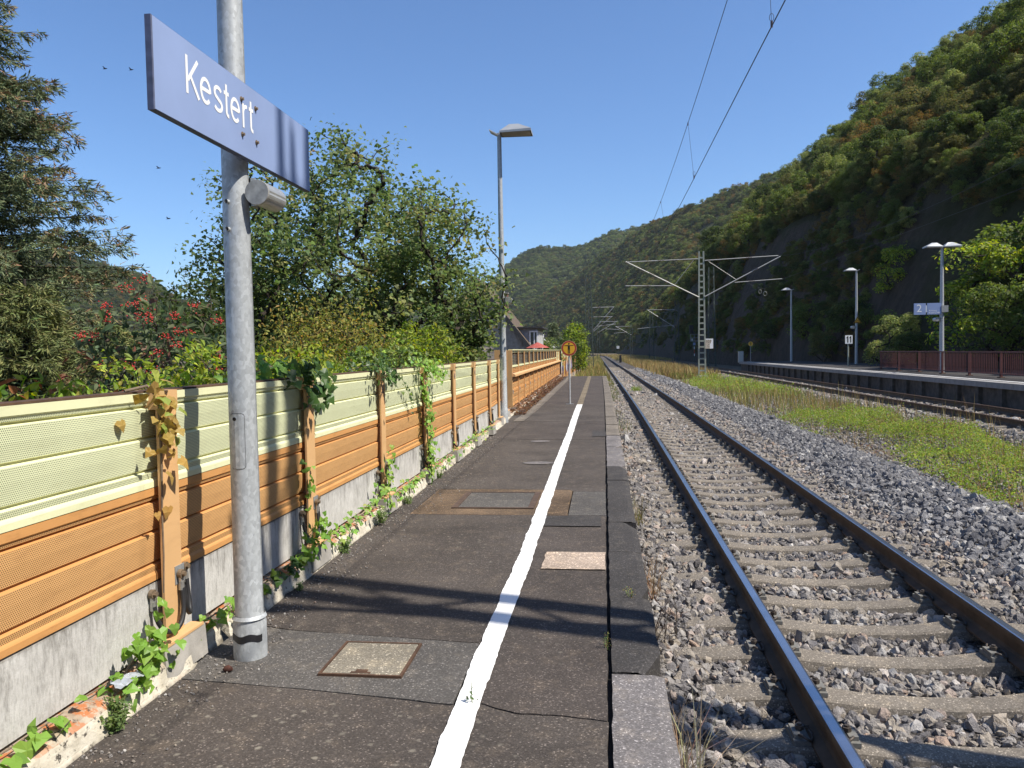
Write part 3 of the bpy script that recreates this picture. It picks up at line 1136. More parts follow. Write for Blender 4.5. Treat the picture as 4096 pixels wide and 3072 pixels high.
stones("track_ballast", 0.30, 3.5, 1.6, 13, 640, 0.0275, M['stone'], SL1, TX1, 1)
stones("track_ballast", 0.30, 3.5, 13, 34, 330, 0.034, M['stone'], SL1, TX1, 2)
stones("track_ballast", 0.30, 3.6, 34, 80, 110, 0.045, M['stone'], SL1, TX1, 3)
stones("ballast_heap", 3.35, 5.3, 2.5, 15, 620, 0.0345, M['stone_dark'], None, TX1, 4)
stones("ballast_heap", 3.45, 5.1, 15, 36, 420, 0.030, M['stone_dark'], None, TX1, 5)
stones("ballast_heap", 3.5, 5.0, 36, 80, 130, 0.045, M['stone_dark'], None, TX1, 6)
stones("loose_gravel", 4.9, 9.0, 10, 40, 90, 0.026, M['stone'], None, TX1, 7)
stones("track_ballast", 8.9, 12.2, 14, 70, 90, 0.045, M['stone'], SL2, TX2, 8)

# =================================================================== PLATFORM 2
platform2 = setting("platform")
M['dark_concrete'] = plain("sooty_concrete", (0.10, 0.085, 0.07), 0.95, 0, 0.3, 5, 0.3, 0.4, ((0.04, 0.033, 0.027), 0.7))
def p2s(y):
    return float(track_shift(y)) * 0.9


pa = list(np.linspace(-34, 70, 53))
edge, wall, top_, stripe = MB(), MB(), MB(), MB()
for a, b in zip(pa[:-1], pa[1:]):
    sa, sb = p2s(a), p2s(b)
    top_.hexa([(P2X + 0.42 + sa, a, 0.1), (P2X + 6.4 + sa, a, 0.1), (P2X + 6.4 + sb, b, 0.1), (P2X + 0.42 + sb, b, 0.1),
               (P2X + 0.42 + sa, a, P2Z), (P2X + 6.4 + sa, a, P2Z), (P2X + 6.4 + sb, b, P2Z), (P2X + 0.42 + sb, b, P2Z)])
    wall.hexa([(P2X + 0.16 + sa, a, -0.75), (P2X + 0.41 + sa, a, -0.75), (P2X + 0.41 + sb, b, -0.75), (P2X + 0.16 + sb, b, -0.75),
               (P2X + 0.16 + sa, a, 0.115), (P2X + 0.41 + sa, a, 0.115), (P2X + 0.41 + sb, b, 0.115), (P2X + 0.16 + sb, b, 0.115)])
top_.build("paving", M['asphalt_dark'], platform2)
wall.build("edge_wall", M['dark_concrete'], platform2)
M['pale_edge'] = plain("pale_edge_slab", (0.25, 0.24, 0.23), 0.85, 0, 0.15, 5, 0.25, 0.2)
for k, a in enumerate(np.arange(-20, 69.5, 1.5)):
    b = a + 1.485
    sa, sb = p2s(a), p2s(b)
    mb = MB().hexa([(P2X + sa, a, 0.12), (P2X + 0.415 + sa, a, 0.12), (P2X + 0.415 + sb, b, 0.12), (P2X + sb, b, 0.12),
                    (P2X + sa, a, P2Z + 0.004), (P2X + 0.415 + sa, a, P2Z + 0.004), (P2X + 0.415 + sb, b, P2Z + 0.004), (P2X + sb, b, P2Z + 0.004)])
    mb.build("edge_slab", M['pale_edge'], platform2)
    if 22 < a < 66:                                  # short concrete piers under the overhanging edge
        MB().box(P2X + 0.03 + sa, P2X + 0.158 + sa, a + 0.6, a + 0.85, -0.72, 0.118).build("edge_pier", M['dark_concrete'], platform2)
for a, b in zip(pa[:-1], pa[1:]):
    sa, sb = p2s(a), p2s(b)
    stripe.add([(P2X + 0.62 + sa, a, P2Z + 0.005), (P2X + 0.76 + sa, a, P2Z + 0.005), (P2X + 0.76 + sb, b, P2Z + 0.005), (P2X + 0.62 + sb, b, P2Z + 0.005)], [(0, 1, 2, 3)])
tag(stripe.build("white_line", M['white_paint']), kind="structure")

# =================================================================== HILLS
HBY = [-120, 0, 25, 42, 55, 70, 90, 120, 160, 220, 300, 420]
HBX = [21.0, 20.5, 20.0, 18.8, 18.6, 16.8, 15.4, 13.8, 13.2, 12.5, 10.5, 6.0]


def hill_h(d, y):
    """height above the platform of the steep right-hand slope at distance d behind its foot"""
    y = np.asarray(y, float)
    up = np.interp(y, [-100, 60, 100, 150, 210, 420], [0.88, 0.80, 0.82, 0.93, 1.04, 1.0])
    cl = np.interp(y, [-100, 40, 50, 58, 70, 140, 200, 420], [8.5, 8.5, 9.5, 14.5, 15.5, 15, 12, 8])
    z = np.where(d < 5.5, cl * np.clip(d / 5.5, 0, 1) ** 0.85, cl + up * (d - 5.5))
    z = np.where(d > 38, cl + up * 32.5 + 0.30 * (d - 38), z)
    return np.where(d < 0, 0.0, z)


def hill_point(d, y):
    d, y = np.asarray(d, float), np.asarray(y, float)
    n1 = fbm(y / 17.0, d / 23.0, 31, 4)
    n2 = fbm(y / 4.5, d / 5.0, 37, 3)
    x = np.interp(y, HBY, HBX) + d
    z = -0.1 + hill_h(d, y) + (3.6 * n1 + 0.9 * n2) * np.clip(d / 8, 0, 1)
    return x, z


hy = np.concatenate([np.linspace(-120, 20, 40), np.linspace(23, 220, 120), np.linspace(224, 420, 40)])
hd = np.concatenate([np.linspace(0, 6, 16), np.linspace(7, 60, 44), [75, 100, 150]])
HY, HD = np.meshgrid(hy, hd, indexing='ij')
HX, HZ = hill_point(HD, HY)
fall = np.clip((HY - 360) / 60, 0, 1)
HZ = HZ * (1 - fall * 0.9)
HZ[:, 0] = -0.9
heightfield("steep_hillside", HX, HY, HZ, M['hill'])


def loft_hill(name, base, ridge, nu=90, nv=36, amp=9.0, fr=70.0, seed=1, p=0.9, back=0.55):
    base, ridge = np.array(base, float), np.array(ridge, float)
    def res(P, n):
        s = np.concatenate([[0], np.cumsum(np.linalg.norm(np.diff(P[:, :2], axis=0), axis=1))])
        t = np.linspace(0, s[-1], n)
        return np.stack([np.interp(t, s, P[:, k]) for k in range(3)], 1)
    B, Rg = res(base, nu), res(ridge, nu)
    v = np.concatenate([np.linspace(0, 1, nv), [1.15, 1.5, 2.0]])
    X = B[:, None, 0] + (Rg - B)[:, None, 0] * v
    Y = B[:, None, 1] + (Rg - B)[:, None, 1] * v
    zz = np.where(v <= 1, v ** p, 1 - back * (v - 1))
    Z = B[:, None, 2] + (Rg - B)[:, None, 2] * zz
    w = np.clip(v * 3, 0, 1) * np.where(v > 0.8, np.clip((1.25 - v) / 0.45, 0.25, 1), 1)
    Z = Z + w * (amp * fbm(X / fr, Y / fr, seed, 4) - amp * 0.7 * np.abs(fbm(X / fr * 0.6 + 9, Y / fr * 0.25, seed + 5, 3)))
    Z[:, 0] = -3
    heightfield(name, X, Y, Z, M['hill_far'])
    return X[:, :nv + 1], Y[:, :nv + 1], Z[:, :nv + 1]


def azel(rows):
    return [(a * Yv, Yv, 1.55 + e * Yv) for a, e, Yv in rows]


hillB = loft_hill("valley_hillside",
                  [(60, 300, 0), (40, 350, 0), (22, 420, 0), (4, 480, 0), (-6, 540, 0), (-14, 600, 0), (-25, 660, 0), (-42, 720, 0), (-70, 790, 0), (-110, 860, 0)],
                  azel([(.34, .265, 500), (.30, .245, 520), (.223, .215, 560), (.16, .196, 610), (.114, .180, 660), (.085, .166, 700), (.054, .153, 760), (.036, .142, 800), (0, .118, 850), (-.04, .088, 900), (-.12, .05, 960)]),
                  amp=10, fr=60, seed=3)
hillC = loft_hill("far_valley_hillside",
                  [(60, 800, 0), (-20, 880, 0), (-80, 930, 0), (-150, 970, 0), (-240, 1000, 0), (-330, 1020, 0)],
                  azel([(.09, .160, 1200), (.05, .153, 1200), (.012, .148, 1200), (-.02, .135, 1220), (-.039, .131, 1250), (-.078, .136, 1250), (-.100, .129, 1280), (-.122, .112, 1300), (-.15, .085, 1320), (-.2, .05, 1350)]),
                  amp=14, fr=110, seed=9)
hillD = loft_hill("opposite_bank_hillside",
                  [(-640, 420, 0), (-480, 500, 0), (-400, 560, 0), (-330, 600, 0), (-240, 640, 0)],
                  azel([(-.98, .15, 640), (-.78, .15, 690), (-.68, .128, 700), (-.626, .105, 700), (-.59, .082, 710), (-.535, .060, 720), (-.48, .045, 730), (-.40, .03, 740)]),
                  amp=7, fr=60, seed=14)
hillE = loft_hill("distant_ridge",
                  [(-1000, 1300, 0), (-600, 1350, 0), (-200, 1400, 0), (100, 1450, 0)],
                  azel([(-.60, .050, 1900), (-.45, .062, 1900), (-.33, .075, 1950), (-.22, .07, 1950), (-.12, .065, 2000), (0, .06, 2000)]),
                  nu=60, nv=14, amp=12, fr=160, seed=23)

# =================================================================== FOLIAGE BUILDERS
LEAF = {
    'oval': (np.array([(0, 0, 0), (-.30, .38, .07), (0, 1.0, -.05), (.30, .38, .07)]), np.array([(0, 2, 1), (0, 3, 2)])),
    'pointed': (np.array([(0, 0, 0), (-.22, .3, .08), (-.17, .65, .05), (0, 1.0, -.1), (.17, .65, .05), (.22, .3, .08), (0, .5, -.02)]),
                np.array([(0, 6, 1), (1, 6, 2), (2, 6, 3), (3, 6, 4), (4, 6, 5), (5, 6, 0)])),
    'ivy': (np.array([(0, .12, 0), (-.22, 0, .03), (-.50, .18, -.04), (-.36, .48, .05), (0, 1.0, -.10), (.36, .48, .05), (.50, .18, -.04), (.22, 0, .03), (0, .45, .03)]),
            np.array([(0, 8, 1), (1, 8, 2), (2, 8, 3), (3, 8, 4), (4, 8, 5), (5, 8, 6), (6, 8, 7), (7, 8, 0)])),
    'spray': (np.array([(0, 0, 0), (-.085, .5, .02), (0, 1.0, 0), (.085, .5, .02)]), np.array([(0, 2, 1), (0, 3, 2)])),
    'blade': (np.array([(-.035, 0, 0), (.035, 0, 0), (.022, .55, .06), (-.022, .55, .06), (0, 1.0, .22)]), np.array([(0, 1, 2), (0, 2, 3), (3, 2, 4)])),
}


def unit(v):
    return v / np.maximum(np.linalg.norm(v, axis=-1, keepdims=True), 1e-9)


def cards(P, size, shape, r, nrm=None, tang=None, spread=1.0):
    """leaf-shaped faces at points P; nrm preferred face normal, tang preferred growth direction"""
    n = len(P)
    T, F = LEAF[shape]
    rn = unit(r.normal(size=(n, 3)))
    N = unit((nrm if nrm is not None else 0) + rn * spread)
    t0 = unit(r.normal(size=(n, 3)) * 0.7 + (tang if tang is not None else 0))
    t1 = unit(t0 - N * (t0 * N).sum(1, keepdims=True))
    b = np.cross(t1, N)
    s = np.broadcast_to(np.asarray(size, float), (n,))[:, None, None]
    V = P[:, None] + s * (T[None, :, 0:1] * b[:, None] + T[None, :, 1:2] * t1[:, None] + T[None, :, 2:3] * N[:, None])
    FF = F[None] + (np.arange(n) * len(T))[:, None, None]
    return V.reshape(-1, 3), FF.reshape(-1, 3), len(T)


def tints(n, pal, r, jit=0.16):
    """pal: list of (weight, rgb) -> per leaf colour"""
    w = np.array([p[0] for p in pal], float)
    c = np.array([p[1] for p in pal], float)
    k = r.choice(len(pal), n, p=w / w.sum())
    out = c[k] * (1 + jit * r.normal(size=(n, 1))) * (1 + 0.4 * jit * r.normal(size=(n, 3)))
    return np.clip(out, 0.004, 0.9)


def leaves_obj(name, P, size, shape, pal, r, mat, parent=None, nrm=None, tang=None, spread=1.0, col=None, jit=0.16):
    o0 = WL[parent.name] if parent is not None else np.zeros(3)
    V, F, k = cards(P, size, shape, r, nrm, tang, spread)
    c = tints(len(P), pal, r, jit) if col is None else col
    return link(name, np_mesh(name, V - o0, F, mat, smooth=False, col=np.repeat(c, k, 0)), parent)


def skeleton(r, base, targets, r_tip=0.008, r_max=0.3, wig=0.12, up=0.35, seg=4, power=0.5, starts=None):
    """branch tubes from base to all targets (each joins the nearest part of the growing tree)"""
    base = np.array(base, float)
    nodes, par = [base], [-1]
    if starts is not None:
        for s in starts:
            nodes.append(np.array(s, float))
            par.append(0)
    order = np.argsort(np.linalg.norm(targets - base, axis=1))
    tips = []
    for ti in order:
        t = targets[ti]
        A = np.array(nodes)
        d = np.linalg.norm(A - t, axis=1) + 0.30 * np.maximum(A[:, 2] - t[2] + 0.15, 0) * 3 + 0.05 * np.linalg.norm(A - base, axis=1)
        j = int(np.argmin(d))
        p = nodes[j]
        L = np.linalg.norm(t - p)
        prev = j
        for k in range(1, seg + 1):
            f = k / seg
            q = p + (t - p) * f
            q = q + np.array([0, 0, up * L * (f - f * f) * 0.9]) + r.normal(size=3) * wig * L * 0.25 * (f < 1)
            nodes.append(q)
            par.append(prev)
            prev = len(nodes) - 1
        tips.append(prev)
    n = len(nodes)
    load = np.zeros(n)
    for t in tips:
        load[t] += 1
    for i in range(n - 1, 0, -1):
        load[par[i]] += load[i]
    rad_ = np.minimum(r_tip * np.maximum(load, 1) ** power, r_max)
    return np.array(nodes), np.array(par), rad_, tips


def skel_mesh(name, nodes, par, rad_, mat, parent=None, nside=5):
    o0 = WL[parent.name] if parent is not None else np.zeros(3)
    idx = np.where(par >= 0)[0]
    A, B = nodes[par[idx]], nodes[idx]
    ra, rb = np.minimum(rad_[par[idx]], rad_[idx] * 1.6), rad_[idx]
    d = unit(B - A)
    a = np.where(np.abs(d[:, 2:3]) < 0.9, np.array([[0, 0, 1.0]]), np.array([[1.0, 0, 0]]))
    u = unit(np.cross(a, d))
    w = np.cross(d, u)
    ang = 2 * np.pi * np.arange(nside) / nside
    ring = (u[:, None] * np.cos(ang)[None, :, None] + w[:, None] * np.sin(ang)[None, :, None])
    V = np.concatenate([A[:, None] + ring * ra[:, None, None], B[:, None] + ring * rb[:, None, None]], 1)
    k = np.arange(nside)
    f = np.stack([k, (k + 1) % nside, nside + (k + 1) % nside, nside + k], 1)
    F = f[None] + (np.arange(len(idx)) * 2 * nside)[:, None, None]
    return link(name, np_mesh(name, V.reshape(-1, 3) - o0, F.reshape(-1, 4), mat, smooth=True), parent)


# palettes (albedo of leaves)
G_DARK = [(5, (.058, .092, .026)), (3, (.078, .115, .032)), (1, (.11, .135, .04))]
G_MID = [(4, (.100, .150, .034)), (3, (.135, .185, .042)), (1, (.18, .21, .06))]
G_PALE = [(4, (.175, .22, .065)), (3, (.225, .265, .085)), (1, (.27, .28, .11))]
G_OLIVE = [(4, (.105, .118, .038)), (3, (.145, .148, .048)), (1, (.20, .165, .06))]
G_BROWN = [(3, (.22, .155, .05)), (3, (.16, .15, .045)), (2, (.27, .165, .05))]
G_LIME = [(3, (.23, .33, .045)), (4, (.32, .40, .06)), (2, (.42, .44, .09)), (1, (.14, .23, .04))]
G_GOLD = [(3, (.38, .33, .085)), (4, (.30, .30, .075)), (1, (.42, .29, .08)), (3, (.21, .25, .06))]

# ------------------------------------------------------------------ crowns for the hillside trees (shared by many copies)
def crown_mesh(seed, pal, n=6400, rad_=2.2, h=3.4, card=0.145, lobes=30):
    r = rng_(seed)
    a = r.uniform(0, 2 * np.pi, lobes)
    zc = r.uniform(0.10, 1.0, lobes)
    rr = rad_ * np.sqrt(np.clip(1 - ((zc - 0.42) / 0.66) ** 2, 0.05, 1)) * r.uniform(0.35, 0.95, lobes)
    C = np.stack([rr * np.cos(a), rr * np.sin(a), 0.6 + zc * h], 1)
    ls = r.uniform(0.35, 0.75, lobes) * rad_ / 2.2
    k = r.integers(0, lobes, n)
    dirs = unit(r.normal(size=(n, 3)) + np.array([0, 0, 0.35]))
    P = C[k] + dirs * (ls[k] * r.uniform(0.45, 1.08, n) ** 0.6)[:, None] * np.array([1, 1, .75])
    V, F, q = cards(P, card * r.uniform(0.6, 1.35, n), 'oval', r, nrm=dirs * 0.9 + np.array([0, 0, 0.5]), spread=0.8)
    col = tints(n, pal, r, 0.15) * r.uniform(0.82, 1.2, lobes)[k][:, None]
    return np_mesh("crown", V, F, M['leaf'], col=np.repeat(np.clip(col, .004, .9), q, 0)), C


def trunk_mesh(seed, C):
    r = rng_(seed + 500)
    nodes, par, rd, tips = skeleton(r, (0, 0, -1.0), C, 0.02, 0.16, 0.25, 0.2, 3)
    idx = np.where(par >= 0)[0]
    A, B = nodes[par[idx]], nodes[idx]
    d = unit(B - A)
    a = np.where(np.abs(d[:, 2:3]) < 0.9, np.array([[0, 0, 1.0]]), np.array([[1.0, 0, 0]]))
    u = unit(np.cross(a, d))
    w = np.cross(d, u)
    ang = 2 * np.pi * np.arange(4) / 4
    ring = u[:, None] * np.cos(ang)[None, :, None] + w[:, None] * np.sin(ang)[None, :, None]
    V = np.concatenate([A[:, None] + ring * rd[par[idx]][:, None, None], B[:, None] + ring * rd[idx][:, None, None]], 1)
    k = np.arange(4)
    f = np.stack([k, (k + 1) % 4, 4 + (k + 1) % 4, 4 + k], 1)
    F = f[None] + (np.arange(len(idx)) * 8)[:, None, None]
    return np_mesh("trunk", V.reshape(-1, 3), F.reshape(-1, 4), M['bark_dark'])


KINDS = {}
for kk, (pal, sd, kw) in dict(dark=(G_DARK, 1, {}), mid=(G_MID, 2, {}), pale=(G_PALE, 3, dict(lobes=20)), olive=(G_OLIVE, 4, {}), brown=(G_BROWN, 5, dict(n=4200)), lime=(G_LIME[:3] + G_MID[:1], 6, {})).items():
    cm, C = crown_mesh(sd, pal, **kw)
    KINDS[kk] = (cm, trunk_mesh(sd, C))


def hill_tree(kind, x, y, z, s, label, group=None, name="hillside_tree", rz=None, r=random, sz=None):
    t = thing(name, label, "tree", (x, y, z), group)
    cm, tm = KINDS[kind]
    a = rz if rz is not None else r.uniform(0, 6.28)
    for nm, me in (("crown", cm), ("trunk", tm)):
        o = bpy.data.objects.new(nm, me)
        COL.objects.link(o)
        o.parent = t
        o.rotation_euler = (0, 0, a)
        o.scale = (s, s, sz if sz else s)
    return t


KIND_WORDS = dict(dark="dark green", mid="mid green", pale="pale silvery green", olive="olive green", brown="drying yellow brown", lime="bright yellow green")
hr = random.Random(12)
placed = []
HT = []
tries = 0
while len(placed) < 150 and tries < 6000:
    tries += 1
    y_ = hr.choice([hr.uniform(38, 110), hr.uniform(60, 200), hr.uniform(100, 300)])
    d_ = hr.choice([hr.uniform(5, 20), hr.uniform(8, 45), hr.uniform(5.5, 48)])
    x_, z_ = hill_point(d_, y_)
    x_, z_ = float(x_), float(z_)
    az = (x_) / y_
    if not (0.02 < az < 0.60):
        continue
    s_ = hr.uniform(0.75, 1.25) * (1.0 if y_ < 130 else 1.25)
    if any((x_ - a) ** 2 + (y_ - b) ** 2 < (1.7 * (s_ + c)) ** 2 for a, b, c in placed):
        continue
    placed.append((x_, y_, s_))
    nse = float(fbm(y_ / 25.0, d_ / 18.0, 71, 2))
    if nse > 0.28:
        kk = hr.choice(['brown', 'olive', 'brown'])
    elif d_ < 9:
        kk = hr.choice(['dark', 'mid', 'olive'])
    else:
        kk = hr.choice(['mid', 'pale', 'olive', 'dark', 'pale', 'mid'])
    where = "on the rock lip" if d_ < 9 else "low on the slope" if d_ < 17 else "halfway up the slope" if d_ < 30 else "high near the crest"
    sect = ("above the bend" if az < .10 else "above the ladder mast" if az < .17 else "over the far signal lamp" if az < .225 else "over the farthest single lamp" if az < .27 else
            "over the triangle sign lamp" if az < .34 else "left of the double lamp" if az < .40 else "over the double lamp" if az < .46 else "right of the double lamp" if az < .52 else "at the right picture edge")
    size = "small " if s_ < .9 else "" if s_ < 1.15 else "big "
    hill_tree(kk, x_, y_, z_ - 0.25, s_, "%s%s scrub tree %s %s" % (size, KIND_WORDS[kk], where, sect), "trees massed on the steep hillside", r=hr)

# bushes and trees at the foot of the hill that stand out singly
for kk, x_, y_, z_, s_, nm, lab in (
    ('lime', 19.3, 40.5, 0.4, 1.45, "tree", "big sunlit yellow green tree rising right behind the double lamp"),
    ('mid', 21.6, 42.0, 0.6, 1.75, "tree", "tall bright green tree at the right end above the red railing"),
    ('mid', 18.0, 37.0, 0.2, 1.0, "bush", "leafy green bush behind the red railing right of the double lamp"),
    ('dark', 16.4, 43.3, 0.1, 0.52, "bush", "dark bush spilling over the far end of the red railing"),
    ('pale', 17.0, 47.5, 0.0, 0.78, "bush", "pale leafy bush between the triangle sign lamp and the railing end"),
    ('mid', 18.8, 52.5, 0.1, 0.85, "bush", "mid green bush just right of the lamp with the triangle sign"),
    ('dark', 18.6, 59.5, 0.2, 1.15, "bush", "dense dark bush between the two single lamps"),
    ('olive', 16.9, 63.0, 0.1, 0.6, "bush", "low olive bush on the bank behind the number 11 board"),
    ('lime', 21.2, 58.0, 4.5, 1.0, "tree", "small tree with lit yellow leaves just behind the head of the nearer single lamp"),
    ('mid', 18.4, 71.0, 0.6, 1.2, "tree", "green tree at the cliff foot behind the farther single lamp"),
    ('dark', 17.4, 80.0, 0.2, 1.0, "bush", "shaded bush near the round sign at the far platform end")):
    hill_tree(kk, x_, y_, z_, s_, lab, None, nm, r=hr)

# undergrowth over the whole steep slope
ur = rng_(33)
uy = np.concatenate([ur.uniform(-60, 40, 700), ur.uniform(35, 130, 2600), ur.uniform(120, 360, 1700), ur.uniform(34, 150, 1500)])
ud = np.concatenate([ur.uniform(5.0, 50, 700), ur.uniform(1.0, 50, 2600), ur.uniform(0.5, 55, 1700), ur.uniform(0.2, 6.5, 1500)])
keep = (fbm(uy / 9.0, ud / 3.0, 91, 3) > -0.04) | (ud > 6.0)
uy, ud = uy[keep], ud[keep]
ux, uz = hill_point(ud, uy)
us = ur.uniform(0.30, 0.75, len(ux)) * np.where(ud < 6, 0.55, 1.0) * np.where(uy > 120, 1.35, 1.0) * np.where(uy < 35, 1.5, 1.0)
urot = np.stack([ur.normal(0, 0.25, len(ux)), ur.normal(-0.25, 0.25, len(ux)), ur.uniform(0, 6.28, len(ux))], 1)
proto_crowns = {}
for o in S.objects:
    if o.type == 'MESH' and o.name.startswith("crown"):
        for kk, (cm, tm) in KINDS.items():
            if o.data is cm and kk not in proto_crowns:
                proto_crowns[kk] = o
gn_scatter("hillside_undergrowth", np.stack([ux, uy, uz - 0.35], 1), urot, us, sources=[proto_crowns[k] for k in ('dark', 'mid', 'olive', 'brown', 'dark', 'olive', 'pale')])


def forest(name, H, n, s0, s1, kinds, seed, vmax=1.0, zk=0.8, clear=None):
    X, Y, Z = H
    nu, nv = X.shape
    r = rng_(seed)
    u = r.uniform(0, nu - 1.001, n)
    v = r.uniform(0, (nv - 1.001) * vmax, n)
    iu, iv = u.astype(int), v.astype(int)
    fu, fv = u - iu, v - iv

    def bl(A):
        return (A[iu, iv] * (1 - fu) + A[iu + 1, iv] * fu) * (1 - fv) + (A[iu, iv + 1] * (1 - fu) + A[iu + 1, iv + 1] * fu) * fv
    x, y, z = bl(X), bl(Y), bl(Z)
    if clear is not None:
        k = fbm(x / clear[0], y / clear[0] + z / clear[0], seed + 3, 3) < clear[1]
        x, y, z = x[k], y[k], z[k]
    n = len(x)
    s = r.uniform(s0, s1, n) * (0.8 + 0.5 * np.clip(fbm(x / 40, y / 40, seed, 2) + 0.3, 0, 1))
    rot = np.stack([np.zeros(n), np.zeros(n), r.uniform(0, 6.28, n)], 1)
    gn_scatter(name, np.stack([x, y, z - 0.8 * s], 1), rot, np.stack([s, s, s * r.uniform(0.75, 1.1, n)], 1), sources=[proto_crowns[k] for k in kinds])


forest("valley_forest", hillB, 11500, 0.8, 1.9, ('mid', 'olive', 'dark', 'pale', 'brown', 'mid', 'olive', 'dark'), 51, clear=(35, 0.42))
forest("far_valley_forest", hillC, 9500, 1.6, 2.8, ('dark', 'mid', 'olive', 'dark', 'mid', 'pale'), 52, clear=(60, 0.5))
forest("opposite_bank_forest", hillD, 5200, 1.4, 2.4, ('dark', 'mid', 'olive', 'dark', 'brown'), 53)
forest("distant_forest", hillE, 3000, 4.0, 6.5, ('dark', 'mid', 'olive'), 54)

# =================================================================== LETTERING
def text_obj(name, body, size, mat, parent, loc, rot, xs=1.0, align='LEFT', depth=0.0006):
    cu = bpy.data.curves.new("glyphs", 'FONT')
    cu.body = body
    cu.size = size
    cu.align_x = align
    cu.extrude = depth
    cu.resolution_u = 4
    tmp = bpy.data.objects.new("glyphs", cu)
    COL.objects.link(tmp)
    bpy.context.view_layer.update()
    me = bpy.data.meshes.new_from_object(tmp.evaluated_get(bpy.context.evaluated_depsgraph_get()))
    bpy.data.objects.remove(tmp)
    bpy.data.curves.remove(cu)
    me.name = name
    me.materials.clear()
    me.materials.append(mat)
    o = link(name, me, parent)
    o0 = WL[parent.name] if parent is not None else np.zeros(3)
    o.location = tuple(np.array(loc, float) - o0)
    o.rotation_euler = rot
    o.scale = (xs, 1, 1)
    return o


def arc(cx, cy, rx, ry, a0, a1, n=14):
    return [(cx + rx * math.cos(rad(a)), cy + ry * math.sin(rad(a))) for a in np.linspace(a0, a1, n)]


def glyph(ch, w=0.1, xh=0.117, ch_=0.16):
    """strokes (u right, v up) of thin grotesque letters"""
    if ch == 'K':
        return [[(0.009, 0), (0.009, ch_)], [(0.098, ch_), (0.016, 0.058)], [(0.036, 0.082), (0.103, 0)]]
    if ch == 'e':
        r_, q = 0.042, xh / 2
        return [[(0.012, q + 0.004), (0.092, q + 0.004)], arc(0.052, q, r_ - 0.002, q - 0.008, 0, 318, 24)]
    if ch == 's':
        return [arc(0.042, xh * 0.735, 0.031, xh * 0.205, 25, 250, 14) + arc(0.042, xh * 0.265, 0.034, xh * 0.205, 75, -155, 14)]
    if ch == 't':
        return [[(0.022, 0.15), (0.022, 0.03)] + arc(0.040, 0.026, 0.018, 0.0185, 180, 285, 6), [(0.0, xh - 0.008), (0.048, xh - 0.008)]]
    if ch == 'r':
        return [[(0.009, 0), (0.009, xh)], arc(0.045, 0.065, 0.036, 0.044, 180, 78, 8)]
    return []


def stroke_mesh(mb, pts, w, tf, mi=0):
    P = np.array(pts, float)
    n = len(P)
    L, R = [], []
    for i in range(n):
        d = P[min(i + 1, n - 1)] - P[max(i - 1, 0)]
        d /= np.linalg.norm(d)
        nn = np.array([-d[1], d[0]])
        L.append(P[i] + nn * w / 2)
        R.append(P[i] - nn * w / 2)
    V = [tf(p) for p in L] + [tf(p) for p in R]
    F = [(i, i + n, i + n + 1, i + 1) for i in range(n - 1)]
    mb.add(V, F, mi)


# =================================================================== NOISE BARRIER (near part)
def fx(y):
    return float(np.interp(y, [-3, 14.2, 19.6, 46, 60, 95], [-2.17, -2.17, -2.42, -2.80, -2.85, -2.75]))


PROF = [(0.0, 0.0), (0.080, 0.0), (0.095, -0.007), (0.128, -0.011), (0.138, -0.026), (0.152, -0.026), (0.166, -0.004), (0.30, -0.006), (0.452, -0.013), (0.464, -0.026), (0.480, -0.026),
        (0.496, -0.004), (0.62, -0.006), (0.798, -0.013), (0.810, -0.026), (0.826, -0.026), (0.842, -0.004), (0.905, -0.009), (0.925, -0.003), (0.94, 0.0), (1.0, 0.0)]
PERF = [0, 0, 1, 0, 0, 0, 1, 1, 0, 0, 0, 1, 1, 0, 0, 0, 1, 0, 0, 0]


def panel(parent, ya, yb, z0, z1, mats, name="panel", xoff=0.0, nseg=1, thick=0.11):
    mb = MB()
    ys = np.linspace(ya, yb, nseg + 1)
    m = len(PROF)
    V = []
    for yv in ys:
        for f, dx in PROF:
            V.append((fx(yv) + xoff + dx, yv, z1 - (z1 - z0) * f))
    for i in range(nseg):
        for j in range(m - 1):
            mb.f.append((i * m + j, i * m + j + 1, (i + 1) * m + j + 1, (i + 1) * m + j))
            mb.m.append(1 if PERF[j] else 0)
            mb.s.append(False)
    mb.v = [tuple(p) for p in V]
    a, b = fx(ya) + xoff, fx(yb) + xoff
    for z in (z0, z1):
        q = [(a, ya, z), (b, yb, z), (b - thick, yb, z), (a - thick, ya, z)]
        mb.add(q, [(0, 1, 2, 3)] if z == z1 else [(3, 2, 1, 0)], 0)
    mb.add([(a - thick, ya, z0), (b - thick, yb, z0), (b - thick, yb, z1), (a - thick, ya, z1)], [(0, 1, 2, 3)], 0)
    for yv, xx in ((ya, a), (yb, b)):
        mb.add([(xx - 0.03, yv, z0), (xx - 0.03, yv, z1), (xx - thick, yv, z1), (xx - thick, yv, z0)], [(0, 1, 2, 3)], 0)
    return mb.build(name, mats, parent)


